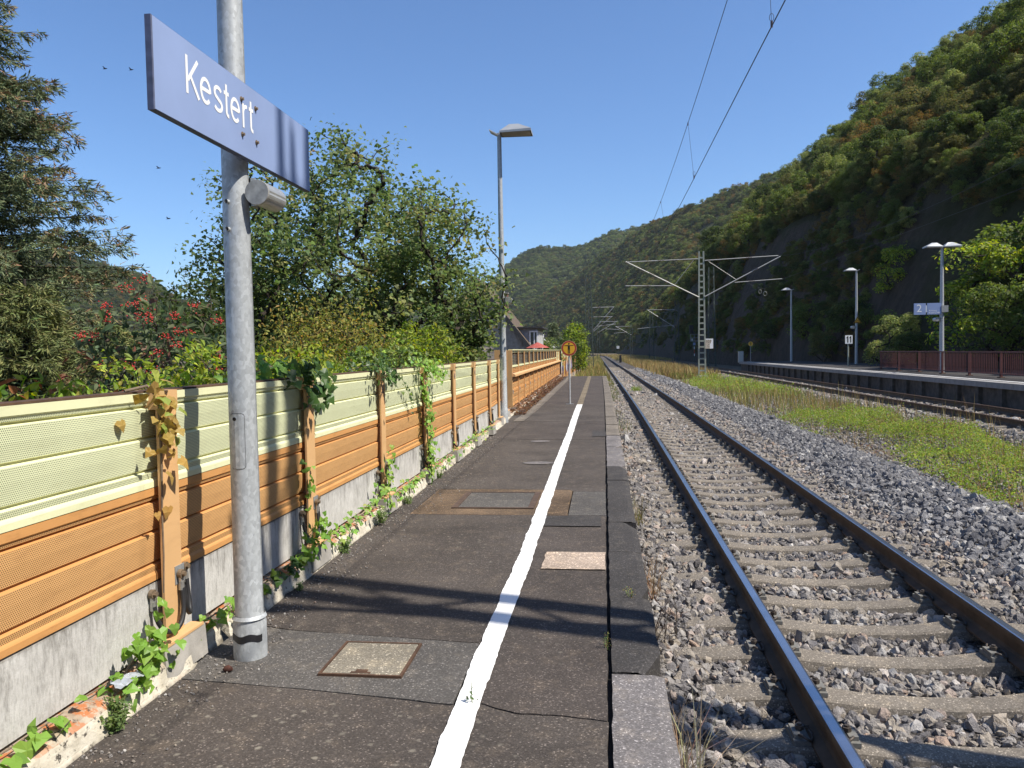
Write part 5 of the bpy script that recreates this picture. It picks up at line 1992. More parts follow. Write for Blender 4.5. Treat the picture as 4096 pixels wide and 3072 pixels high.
M['arm'] = plain("cantilever_grey", (0.40, 0.39, 0.36), 0.5, 0.3, 0.12, 3)
mast = ladder_mast("grey green ladder mast between the tracks carrying two overhead arms and a worn 101 board", 6.85, 56.0, -0.38, 8.78, 0)
A_ = 56.0 - 0.1
for p0, p1, r_, ins in (((6.62, A_, 7.87), (1.62, A_, 7.80), 0.030, 0.52), ((1.55, A_, 7.83), (6.66, A_, 5.16), 0.040, 0.36), ((4.98, A_, 6.02), (1.52, A_, 6.11), 0.028, 0.55), ((6.30, A_, 7.80), (5.00, A_, 6.10), 0.018, None),
                        ((7.08, A_, 7.74), (12.10, A_, 7.92), 0.030, 0.60), ((12.25, A_, 7.86), (7.06, A_, 5.19), 0.043, 0.33), ((9.12, A_, 6.14), (12.35, A_, 6.30), 0.026, 0.36), ((7.32, A_, 7.68), (9.22, A_, 6.34), 0.018, None)):
    arm_bar(mast, p0, p1, r_, ins)
for cx_, cz_, rr_ in ((10.85, 5.45, 0.13), (11.20, 5.30, 0.15)):
    MB().tube([(cx_ + rr_ * math.cos(a) * 0.8, A_, cz_ + rr_ * math.sin(a)) for a in np.linspace(0, 6.283, 20)], 0.010, 5, False).build("wire_loop", M['arm'], mast)
MB().tube([(9.95, A_, 6.1), (10.6, A_, 5.75), (11.25, A_, 5.6)], 0.010, 5).build("stay_wire", M['wire'], mast)
# number board on the mast
bx0, bx1, bz0, bz1 = 7.06, 7.60, 1.52, 2.22
nb = MB().box(bx0, bx1, A_ - 0.13, A_ - 0.122, bz0, bz1).build("number_board", M['board_white'] if 'board_white' in M else M['white_paint'], mast)
pap = [(7.065, 1.525), (7.36, 1.525), (7.375, 1.70), (7.35, 1.84), (7.43, 1.885), (7.47, 2.00), (7.50, 2.10), (7.42, 2.145), (7.31, 2.13), (7.22, 2.155), (7.12, 2.14), (7.065, 2.18)]
MB().add([(a, A_ - 0.1315, b) for a, b in pap], [tuple(range(len(pap)))]).build("peeling_paper", plain("old_paper", (0.52, 0.44, 0.34), 0.8, 0, 0.15, 9), nb)
M['num_ink'] = plain("faded_ink", (0.10, 0.075, 0.055), 0.7)
text_obj("number", "101", 0.30, M['num_ink'], nb, (7.10, A_ - 0.1335, 1.93), (rad(90), 0, 0), 0.85)
text_obj("letter", "C", 0.30, M['num_ink'], nb, (7.20, A_ - 0.1335, 1.62), (rad(90), 0, 0), 0.85)

# mast just outside the view on the right: its shadow falls over track, platform and barrier
m0 = ladder_mast("laced steel mast beside the track right of the view whose shadow crosses the platform", 4.35, 3.13, -0.42, 11.9, 1, 0.345, 0.335, 0.175, 0.78, True)
for p0, p1, r_, ins in (((4.25, 3.13, 7.6), (2.0, 3.13, 7.5), 0.030, 0.5), ((1.95, 3.13, 7.5), (4.25, 3.13, 5.6), 0.036, 0.4), ((3.0, 3.13, 6.5), (1.7, 3.13, 5.95), 0.026, 0.4)):
    arm_bar(m0, p0, p1, r_, ins)
caster = MB()  # unseen mast-top piece, added to throw shadow bands on the name sign's right end
caster.bar((4.3, 2.3, 10.75), (4.3, 3.3, 10.75), 0.07, 0.07)
for yv, zt_ in ((2.36, 11.75), (2.52, 11.15), (2.78, 11.9)):
    caster.tube([(4.3, yv, 10.8), (4.3, yv, zt_)], [0.05, 0.028], 8)
caster.bar((4.3, 2.70, 10.3), (4.3, 2.78, 12.0), 0.06, 0.09, up=(1, 0, 0))
caster.build("sign_shadow_caster", M['mast_green'], m0)


def lattice_mast(label, x, y, z0, h, w0, w1, arms=None, mat=None, step=0.75, group=None):
    mat = mat or M['mast_dark']
    t = thing("lattice_mast", label, "catenary mast", (x, y, z0), group)
    def cor(sx, sy, z):
        w = (w0 + (w1 - w0) * (z - z0) / h) / 2
        return np.array([x + sx * w, y + sy * w, z])
    for sx, sy in ((-1, -1), (1, -1), (1, 1), (-1, 1)):
        MB().bar(cor(sx, sy, z0), cor(sx, sy, z0 + h), 0.08, 0.08, 0, up=(0, 1, 0)).build("leg", mat, t)
    fb_ = MB()
    z, k = z0 + 0.2, 0
    while z < z0 + h - 0.2:
        zn = min(z + step, z0 + h)
        for (a, b) in (((-1, -1), (1, -1)), ((-1, 1), (1, 1)), ((-1, -1), (-1, 1)), ((1, -1), (1, 1))):
            p, q = (a, b) if k % 2 else (b, a)
            fb_.bar(cor(*p, z), cor(*q, zn), 0.045, 0.02)
        z = zn
        k += 1
    tag(fb_.build("lacing", mat, t), kind="stuff")
    for p0, p1, r_, ins in (arms or []):
        arm_bar(t, p0, p1, r_, ins)
    return t


lattice_mast("dark lattice mast left of the track just past the graffiti barrier", -1.62, 80.0, -0.6, 9.9, 0.85, 0.45,
             [((-1.2, 80, 5.95), (1.0, 80, 5.95), 0.03, 0.3), ((0.95, 80, 5.95), (-1.2, 80, 3.6), 0.035, 0.5), ((-0.8, 80, 4.0), (1.15, 80, 4.2), 0.025, 0.4)])
lattice_mast("second dark lattice mast close behind the first one left of the track", -1.75, 97.0, -0.6, 8.3, 0.55, 0.4,
             [((-1.4, 97, 5.7), (1.0, 97, 5.7), 0.03, 0.3), ((0.9, 97, 5.7), (-1.4, 97, 3.9), 0.035, 0.5)])
lattice_mast("distant dark lattice mast standing between the tracks before the bend", 8.3, 140.0, -0.6, 9.2, 0.9, 0.4, None)
lattice_mast("dark lattice mast at the cliff foot right of the ladder mast", 12.5, 93.0, -0.6, 11.6, 0.85, 0.55, None)
lattice_mast("dark lattice mast by the far cliff corner left of the ladder mast", 12.2, 134.0, -0.6, 10.4, 0.8, 0.5,
             [((11.9, 134, 8.2), (7.2, 134, 8.3), 0.04, 0.4), ((7.4, 134, 8.2), (11.9, 134, 5.2), 0.05, 0.4), ((12.3, 134, 5.6), (5.6, 134, 5.1), 0.035, 0.4)])
for x_, y_, nm in ((-1.3, 160.0, "faint far mast with pale arms left of the bending track"), (6.6, 195.0, "faint far mast with pale arms right of the bending track")):
    s_ = 1 if x_ < 2 else -1
    lattice_mast(nm, x_, y_, -0.6, 8.6, 0.6, 0.4, [((x_, y_, 7.4), (x_ + s_ * 4.0, y_, 7.4), 0.04, None), ((x_ + s_ * 3.8, y_, 7.4), (x_, y_, 5.2), 0.05, None), ((x_ + s_ * 1.5, y_, 5.9), (x_ + s_ * 4.3, y_, 5.7), 0.04, None)])


def wire_run(label, cpts, mpts, drops, rc=0.0068, rm=0.0055):
    t = thing("overhead_wire", label, "overhead wire", tuple(cpts[0]))
    def smooth(P, n):
        P = np.array(P, float)
        yv = np.linspace(P[0, 1], P[-1, 1], n)
        # quadratic-ish interpolation through the given points
        return [(np.interp(q, P[:, 1], P[:, 0]), q, float(np.interp(q, P[:, 1], P[:, 2]))) for q in yv]
    cw = smooth(cpts, 60)
    mw = smooth(mpts, 120)
    MB().tube(cw, rc, 5, False).build("contact_wire", M['wire'], t)
    MB().tube(mw, rm, 5, False).build("carrier_cable", M['wire'], t)
    ca, ma = np.array(cw), np.array(mw)
    for yv in drops:
        a = np.array([np.interp(yv, ca[:, 1], ca[:, k]) for k in range(3)])
        b = np.array([np.interp(yv, ma[:, 1], ma[:, k]) for k in range(3)])
        d = MB().tube([a + (0, 0, 0.0), b], 0.0028, 4, False).build("dropper", M['wire'], t)
        MB().tube([a + (0, 0, -0.012), a + (0, 0, 0.06)], 0.014, 6).tube([b + (0, 0, -0.05), b + (0, 0, 0.012)], 0.013, 6).build("clamp", M['insulator'], d)
        MB().tube([a + (0.025 * math.sin(q), 0, 0.10 + 0.045 * math.cos(q)) for q in np.linspace(0, 6.283, 12)], 0.003, 4, False).build("loop", M['wire'], d)
    return t


def par(y0, z0, y1, z1, zm, x0, x1, n=14):
    out = []
    for f in np.linspace(0, 1, n):
        out.append((x0 + (x1 - x0) * f, y0 + (y1 - y0) * f, z0 + (z1 - z0) * f + (zm - (z0 + z1) / 2) * 4 * f * (1 - f)))
    return out


wire_run("overhead contact line above the near track held by droppers",
         [(1.75, -45, 5.3), (1.95, 3.13, 5.22), (1.93, 9.2, 5.2), (1.95, 20, 5.2), (1.9, 30, 5.25), (1.62, 56, 5.75), (1.3, 110, 5.3)],
         par(-45, 7.3, 3.13, 7.42, 6.3, 1.8, 1.95) + par(3.13, 7.42, 56, 7.80, 6.12, 1.90, 1.62)[1:] + par(56, 7.80, 110, 7.2, 6.3, 1.62, 1.1)[1:],
         [-4, 2.2, 9.23, 17.04, 24.6, 32.2, 39.8, 47.5])
wire_run("overhead contact line above the far track by the second platform",
         [(10.6, -45, 5.4), (10.6, 3, 5.4), (11.1, 56, 5.8), (9.0, 134, 5.4)],
         par(-45, 7.4, 3, 7.4, 6.5, 10.5, 10.6) + par(3, 7.4, 56, 7.90, 6.35, 10.6, 12.15)[1:] + par(56, 7.90, 134, 7.8, 6.5, 12.15, 7.3)[1:],
         [20, 30, 40, 48], 0.006, 0.0062)

# =================================================================== PLATFORM 2 FURNITURE
def far_lamp(label, x, y, h, sides, spk=True):
    t = thing("platform_lamp", label, "lamp", (x, y, P2Z))
    MB().tube([(x, y, P2Z + z) for z in (0, 0.6, 2.5, h)], [0.11, 0.10, 0.085, 0.06], 18).build("pole", M['galv'], t)
    for s in sides:
        luminaire(t, x, y, P2Z + h - 0.06, s)
    if len(sides) == 1:
        wing(t, x, y, P2Z + h - 0.04, -1 if sides[0] > 0 else 1, 0.20)
    return t


lampA = far_lamp("single lamp on the second platform with yellow warning triangle on its pole", 16.85, 54.4, 6.30, [-0.76])
lampB = far_lamp("farthest single lamp on the second platform beyond the number 11 board", 15.58, 67.2, 6.02, [-0.76])
lampC = far_lamp("double headed lamp on the second platform above the red railing", 14.62, 35.7, 5.48, [-0.72, 0.72])
speaker("loudspeaker", "loudspeaker hanging under the blue track 2 board on the double lamp", 14.38, 35.7, 2.62, 0.085, 0.30, 14.62, 0.09, -1, None, False)
speaker("loudspeaker", "loudspeaker on the lamp pole just below the yellow warning triangle", 16.60, 54.4, 2.78, 0.10, 0.34, 16.85, 0.09, -1, None, False)
# blue board with track number and direction
tb = thing("track_board", "blue board with white 2 and a direction line fixed to the double lamp", "sign", (14.0, 35.55, 2.83))
b1 = MB().box(13.405, 13.885, 35.50, 35.56, 2.84, 3.335).build("number_panel", M['blue_dark'] if 'blue_dark' in M else M['blue_sign'], tb)
b2 = MB().box(13.95, 14.52, 35.50, 35.56, 2.84, 3.335).build("direction_panel", M['blue_sign'], tb)
MB().box(13.888, 13.947, 35.51, 35.55, 2.94, 3.24).build("divider", M['white_paint'], tb)
MB().box(14.525, 14.80, 35.48, 35.80, 2.93, 3.22).build("clamp_box", M['alu'], tb)
text_obj("number", "2", 0.47, M['white_paint'], b1, (13.49, 35.496, 2.955), (rad(90), 0, 0), 1.0)
text_obj("direction", "Richtung\nKoblenz Hbf", 0.095, M['white_paint'], b2, (14.005, 35.496, 2.975), (rad(90), 0, 0), 0.95)
# number 11 board
nbd = thing("number_board", "white board with black 11 on a short post at the far platform", "sign", (14.47, 48.2, P2Z))
MB().tube([(14.47, 48.24, P2Z), (14.47, 48.24, 1.72)], 0.045, 10).build("post", M['mast_green'], nbd)
np_ = MB().box(14.28, 14.70, 48.17, 48.195, 1.665, 2.175).build("plate", M['white_paint'], nbd)
tb11 = MB()
for u in (14.355, 14.525):
    stroke_mesh(tb11, [(u + 0.075, 1.73), (u + 0.075, 2.11)], 0.062, lambda p: (p[0], 48.167, p[1]))
    stroke_mesh(tb11, [(u, 2.00), (u + 0.07, 2.075)], 0.05, lambda p: (p[0], 48.1665, p[1]))
tb11.build("number", M['black_paint'], np_)
# warning triangle on the lamp pole
tri = thing("warning_triangle", "yellow black bordered warning triangle on the single lamp pole", "sign", (16.88, 54.27, 3.06))
def trip(y, s):
    c = (16.88, 3.20)
    return [(c[0] - 0.26 * s, y, c[1] - 0.15 * s), (c[0] + 0.26 * s, y, c[1] - 0.15 * s), (c[0], y, c[1] + 0.30 * s)]
tpl = MB().prism([(p[0], p[1], p[2]) for p in trip(54.275, 1.0)], (0, 0.004, 0)).build("plate", M['sign_yellow'], tri)
MB().add(trip(54.2735, 0.93), [(0, 1, 2)]).build("black_border", M['black_paint'], tpl)
MB().add(trip(54.2715, 0.68), [(0, 1, 2)]).build("yellow_field", M['sign_yellow'], tpl)
pg = MB()
for st, w in (([(16.80, 3.15), (16.84, 3.22), (16.92, 3.235), (16.96, 3.16)], 0.035), ([(16.78, 3.12), (16.99, 3.12)], 0.02)):
    stroke_mesh(pg, st, w, lambda p: (p[0], 54.2695, p[1]))
pg.build("pictogram", M['sign_red'], tpl)
# cabinet and small round sign at the end of the platform
cabx, caby = 12.20, 71.7
cab = thing("utility_cabinet", "pale grey utility cabinet at the far end of the second platform", "cabinet", (cabx, caby, P2Z - 0.1))
MB().cbox(cabx - 0.22, cabx + 0.22, caby - 0.16, caby + 0.16, P2Z - 0.1, 1.20, 0.012).build("body", M['alu'], cab)
MB().box(cabx - 0.19, cabx + 0.19, caby - 0.172, caby - 0.1615, P2Z + 0.0, 1.14).build("door", M['alu'], cab)
MB().box(cabx - 0.25, cabx + 0.25, caby - 0.19, caby + 0.19, 1.202, 1.225).build("roof_plate", M['alu_cap'], cab)
round_sign("no_entry_sign", "small round yellow sign at the far end of the second platform", 12.93, 70.9, P2Z, 1.87, 0.21, ring=False)
# railing
rl = thing("railing", "faded red metal railing with thin bars behind the second platform", "railing", (14.0, 27.0, P2Z))
yA, yB = 12.0, 41.6
RXa = 14.02
for (z, h) in ((1.20, 0.05), (0.42, 0.035)):
    MB().box(RXa - 0.03, RXa + 0.03, yA, yB, z, z + h).build("rail", M['red_rail'], rl)
ypost = list(np.arange(yB - 0.03, yA, -2.42))
for yv in ypost:
    MB().box(RXa + 0.032, RXa + 0.10, yv - 0.045, yv + 0.045, P2Z, 1.24).build("post", M['red_rail'], rl)
    MB().cbox(RXa - 0.02, RXa + 0.16, yv - 0.12, yv + 0.12, P2Z - 0.02, P2Z + 0.03, 0.01).build("foot_plate", M['steel_rust'], rl)
barm = MB().box(-0.011, 0.011, -0.011, 0.011, 0, 0.742).build("bar", M['red_rail'], rl, origin=(0, 0, 0))
ks = np.arange(yB - 0.14, yA, -0.13)
barm.location = (RXa - 14.0, ks[0] - 27.0, 0.456 - P2Z)
for yv in ks[1:]:
    if min(abs(yv - q) for q in ypost) > 0.05:
        copy_obj(barm, rl, (RXa - 14.0, yv - 27.0, 0.456 - P2Z))
# colour-light signal by the cliff
sg = thing("railway_signal", "dark light signal with caged platform and red white mast band by the cliff", "signal", (12.35, 112.0, -0.5))
SXq, SYq = 12.62, 112.0
MB().tube([(SXq, SYq, -0.5), (SXq, SYq, 4.0)], 0.07, 10).build("post", M['mast_dark'], sg)
hd_ = MB().cbox(SXq - 0.68, SXq - 0.10, SYq - 0.15, SYq + 0.1, 3.62, 4.86, 0.03).build("signal_head", M['black_paint'], sg)
for z in (4.55, 4.2, 3.85):
    MB().disc((SXq - 0.39, SYq - 0.152, z), (0, -1, 0), 0.09, 0.10, 14).build("lamp_hood", M['black_paint'], hd_)
cg = MB()
for (xa_, xb_) in ((SXq - 0.5, SXq + 0.55),):
    for z in (2.62, 3.08, 3.55):
        for yv in (SYq - 0.45, SYq + 0.3):
            cg.bar((xa_, yv, z), (xb_, yv, z), 0.035, 0.035)
    for xv in (xa_, (xa_ + xb_) / 2, xb_):
        for yv in (SYq - 0.45, SYq + 0.3):
            cg.bar((xv, yv, 2.6), (xv, yv, 3.57), 0.035, 0.035)
cg.box(xa_, xb_, SYq - 0.45, SYq + 0.3, 2.55, 2.6)
cg.build("cage", M['galv_dark'], sg)
MB().box(SXq - 0.45, SXq - 0.20, SYq - 0.49, SYq - 0.47, 2.66, 2.95).build("small_plate", M['alu'], sg)
MB().box(SXq - 0.17, SXq + 0.17, SYq - 0.10, SYq - 0.08, 2.02, 2.38).build("blue_plate", M['blue_sign'], sg)
bm = MB()
bm.box(SXq - 0.05, SXq + 0.05, SYq - 0.10, SYq - 0.09, 1.45, 1.80, 0).box(SXq - 0.05, SXq + 0.05, SYq - 0.10, SYq - 0.09, 0.80, 1.449, 1).box(SXq - 0.05, SXq + 0.05, SYq - 0.10, SYq - 0.09, 0.48, 0.799, 0)
bm.build("mast_band", [M['white_paint'], M['sign_red']], sg)
# small white board on a dark post by the bend
yb_ = thing("track_sign", "small white board marked Y beside the bend of the near track", "sign", (2.2, 132, -0.5))
MB().tube([(2.2, 132, -0.6), (2.2, 132, 2.2)], 0.04, 8).build("post", M['mast_dark'], yb_)
ypl = MB().box(1.98, 2.42, 131.92, 131.94, 1.75, 2.20).build("plate", M['white_paint'], yb_)
ym = MB()
for st in ([(2.20, 1.80), (2.20, 1.98)], [(2.20, 1.97), (2.08, 2.13)], [(2.20, 1.97), (2.32, 2.13)]):
    stroke_mesh(ym, st, 0.05, lambda p: (p[0], 131.915, p[1]))
ym.build("letter", M['black_paint'], ypl)
mk = thing("marker_post", "short black marker post in the grass right of the bending track", "post", (2.35, 120, -0.5))
MB().cbox(2.17, 2.53, 119.9, 120.1, -0.6, 0.75, 0.03).build("stake", M['black_paint'], mk)

# =================================================================== HOUSES BEHIND THE BARRIER
def mat_shingle(name, c1, c2, sc=(1, 1, 1)):
    t = NT(name)
    col = t.ramp(t.noise(6.0, 5, 0.6, sc), [(0.3, c1), (0.7, c2)])
    t.bump(t.noise(40.0, 3), 0.4, 0.01)
    return t.fin(col, 0.85, 0, 0.25)


M['tile'] = mat_shingle("roof_tile_brown", (0.075, 0.055, 0.040), (0.14, 0.108, 0.082))
M['gable'] = mat_shingle("gable_shingle", (0.30, 0.25, 0.20), (0.46, 0.39, 0.32))
M['slate'] = mat_shingle("slate_grey", (0.26, 0.265, 0.275), (0.40, 0.405, 0.415))
M['barge'] = plain("barge_board_dark", (0.035, 0.035, 0.037), 0.7)
M['stucco'] = plain("blue_white_stucco", (0.50, 0.56, 0.66), 0.9, 0, 0.08, 3)
M['brick'] = plain("chimney_brick", (0.26, 0.14, 0.10), 0.9, 0, 0.25, 12)
hs = thing("house", "old house with shingled gable and slate clad dormer rising behind the barrier", "house", (-6.0, 40, -1.6))
RXr, RZr = -6.45, 5.25                    # ridge
EXr, EZr = -3.45, 1.35                    # right eave
EXl = -9.3
GY, GB = 38.4, 43.4
gw = MB().prism([(EXl + 0.2, GY, -1.6), (EXr - 0.2, GY, -1.6), (EXr - 0.2, GY, EZr + 0.2), (RXr, GY, RZr - 0.15), (EXl + 0.2, GY, EZr + 0.2)], (0, GB - GY, 0))
gw.build("wall", M['gable'], hs)
# rows of shingles on the gable
rs = rng_(3)
sh = MB()
z = 0.0
while z < 4.6:
    half = (RZr - 0.2 - z) / (RZr - EZr) * (RXr - EXl)
    xa_, xb_ = max(RXr - half, EXl + 0.2), min(RXr + half, EXr - 0.2)
    x_ = xa_ + rs.uniform(0, 0.1)
    while x_ < xb_:
        w = 0.24
        y0 = GY - 0.012 - rs.uniform(0, 0.012)
        sh.add([(x_, y0 - 0.014, z), (x_ + w - 0.012, y0 - 0.014, z), (x_ + w - 0.012, y0, z + 0.24), (x_, y0, z + 0.24)], [(0, 1, 2, 3)])
        x_ += w
    z += 0.17
tag(sh.build("shingles", M['gable'], hs), kind="stuff")
for (ex, s) in ((EXr, 1), (EXl, -1)):
    nx, nz = (RZr - EZr), abs(ex - RXr)
    ln = math.hypot(nx, nz)
    nx, nz = s * nx / ln * 0.09, nz / ln * 0.09
    rf = MB().prism([(RXr, GY - 0.22, RZr), (ex, GY - 0.22, EZr), (ex + nx, GY - 0.22, EZr + nz), (RXr + nx * 0.2, GY - 0.22, RZr + nz * 1.6)], (0, GB - GY + 0.4, 0))
    r_o = rf.build("roof", M['tile'], hs)
    MB().bar((RXr, GY - 0.24, RZr + 0.01), (ex, GY - 0.24, EZr + 0.01), 0.045, 0.20, 0, up=(0, 0, 1)).build("barge_board", M['barge'], r_o)
# dormer on the right-hand slope
dy0, dy1, dx0, dx1, dz0, dz1 = 39.3, 42.6, -4.75, -3.42, 1.30, 2.72
dm = MB().box(dx0, dx1, dy0, dy1, dz0, dz1).build("dormer", M['slate'], hs)
ds = MB()
nrow = 9
for i in range(nrow):
    for j in range(8):
        cx_ = dx0 + 0.10 + j * 0.19 + (0.095 if i % 2 else 0)
        cz_ = dz0 + 0.1 + i * 0.155
        if cx_ > dx1 - 0.08:
            continue
        o_ = dy0 - 0.012 - 0.004 * ((i + j) % 3)
        ds.add([(cx_, o_ - 0.01, cz_ - 0.12), (cx_ + 0.093, o_, cz_), (cx_, o_ + 0.004, cz_ + 0.12), (cx_ - 0.093, o_, cz_)], [(0, 1, 2, 3)])
tag(ds.build("slates", M['slate'], dm), kind="stuff")
MB().box(dx0 - 0.15, dx1 + 0.28, dy0 - 0.22, dy1 + 0.22, dz1 + 0.002, dz1 + 0.09).build("dormer_roof", M['barge'], dm)
for q in range(2):
    y0 = dy0 + 0.35 + q * 1.35
    wf = MB()
    for a_ in ((y0, y0 + 1.2, 1.72, 1.80), (y0, y0 + 1.2, 2.52, 2.60), (y0, y0 + 0.08, 1.801, 2.519), (y0 + 1.12, y0 + 1.2, 1.801, 2.519), (y0 + 0.56, y0 + 0.64, 1.801, 2.519)):
        wf.box(dx1 + 0.002, dx1 + 0.06, a_[0], a_[1], a_[2], a_[3])
    w_o = wf.build("window", M['white_paint'], dm)
    MB().box(dx1 + 0.003, dx1 + 0.02, y0 + 0.081, y0 + 1.119, 1.802, 2.518).build("pane", M['glass'], w_o)
# white corner boards and window seen end-on at the front edge of the dormer
wf = MB()
for a_ in ((-3.83, -3.77, 1.60, 2.60), (-3.61, -3.56, 1.60, 2.60), (-3.46, -3.40, 1.60, 2.60), (-3.769, -3.611, 1.60, 1.68), (-3.769, -3.611, 2.53, 2.60), (-3.559, -3.461, 1.60, 1.68), (-3.559, -3.461, 2.53, 2.60)):
    wf.box(a_[0], a_[1], dy0 - 0.075, dy0 - 0.022, a_[2], a_[3])
w_o = wf.build("window", M['white_paint'], dm)
MB().box(-3.77, -3.46, dy0 - 0.05, dy0 - 0.026, 1.69, 2.52).build("pane", M['glass'], w_o)
ch = MB().box(-5.30, -5.08, 40.6, 40.85, 3.3, 4.62).build("chimney", M['brick'], hs)
MB().box(-5.33, -5.05, 40.57, 40.88, 4.622, 4.68).build("chimney_cap", M['concrete'], ch)
h2 = thing("house", "small pale blue gabled house with grey roof and dark chimney farther behind", "house", (-5.2, 56, -1.6))
MB().prism([(-6.6, 55, -1.6), (-4.05, 55, -1.6), (-4.05, 55, 1.9), (-5.3, 55, 3.1), (-6.6, 55, 1.9)], (0, 7, 0)).build("wall", M['stucco'], h2)
for ex in (-3.85, -6.8):
    MB().prism([(-5.3, 54.8, 3.14), (ex, 54.8, 1.76), (ex, 54.8, 1.88), (-5.3, 54.8, 3.27)], (0, 7.4, 0)).build("roof", M['slate'], h2)
MB().box(-4.48, -4.26, 57.0, 57.3, 2.3, 3.0).build("chimney", M['barge'], h2)
um = thing("parasol", "red parasol top showing over the barrier below the dormer", "parasol", (-3.15, 36.2, -1.6))
n = 8
V = [(-3.15, 36.2, 1.98)] + [(-3.15 + 0.58 * math.cos(a), 36.2 + 0.58 * math.sin(a), 1.70 + 0.012 * (k % 2)) for k, a in enumerate(np.linspace(0, 2 * math.pi, 16, endpoint=False))]
MB().add(V, [(0, 1 + k, 1 + (k + 1) % 16) for k in range(16)]).build("canopy", plain("red_canvas", (0.34, 0.075, 0.055), 0.8), um)
MB().tube([(-3.15, 36.2, -1.6), (-3.15, 36.2, 1.96)], 0.025, 8).build("pole", M['galv_dark'], um)

# =================================================================== TREES AND SHRUBS LEFT OF THE BARRIER
def hull_targets(r, n, c, rx, rz, zmin=-1, shell=0.55, squash=1.0):
    d = unit(r.normal(size=(n * 3, 3)))
    f = r.uniform(shell ** 3, 1, n * 3) ** (1 / 3)
    bump = 1 + 0.16 * fbm(d[:, 0] * 2.2 + 5, d[:, 1] * 2.2 + d[:, 2] * 3, int(c[0] * 10) & 255, 3) * 2
    P = np.array(c) + d * (f * bump)[:, None] * np.array([rx, rx * squash, rz])
    P = P[(P[:, 2] - c[2]) / rz > zmin]
    return P[:n]


# ---- maple
mr = rng_(101)
mbase = np.array([-5.0, 17.0, -1.2])
maple = thing("maple_tree", "large many stemmed maple with airy green crown behind the barrier", "tree", tuple(mbase))
T = np.concatenate([hull_targets(mr, 470, (-5.85, 17.2, 3.45), 3.35, 2.95, -0.95, 0.45),
                    hull_targets(mr, 90, (-3.75, 16.6, 2.8), 1.6, 1.5, -0.9, 0.3),
                    hull_targets(mr, 60, (-7.9, 16.8, 2.3), 1.5, 1.7, -0.9, 0.3)])
T = T[T[:, 2] > 0.9]
starts = [mbase + np.array(s) for s in ((-.5, 0, 1.2), (-.1, .2, 1.5), (.25, -.1, 1.3), (.1, .2, 2.2), (.6, -.2, 1.7), (-.9, -.2, 1.6))]
nodes, par_, rd, tips = skeleton(mr, mbase, T, 0.0100, 0.18, 0.20, 0.45, 5, 0.52, starts)
skel_mesh("trunk", nodes, par_, rd, M['bark_dark'], maple, 6)
npc = 66
k = np.repeat(np.arange(len(T)), npc)
inner = unit(np.array([-5.6, 17.1, 3.0]) - T)
along = mr.uniform(-0.25, 0.85, len(k))
P = T[k] + inner[k] * (along * 0.55)[:, None] + mr.normal(size=(len(k), 3)) * np.array([.19, .19, .13])
w_ = mr.choice(3, len(T), p=[.5, .35, .15])
palm = [[(4, (.125, .185, .065)), (2, (.155, .21, .075))], [(3, (.165, .22, .08)), (2, (.20, .26, .09))], [(3, (.22, .26, .095)), (1, (.28, .28, .11))]]
col = np.zeros((len(k), 3))
for q in range(3):
    sel = w_[k] == q
    col[sel] = tints(sel.sum(), palm[q], mr, .17)
leaves_obj("foliage", P, mr.uniform(.055, .115, len(k)), 'ivy', None, mr, M['leaf'], maple, nrm=np.array([0.1, -0.1, 0.75]), tang=np.array([0, 0, -0.35]), spread=0.75, col=col)


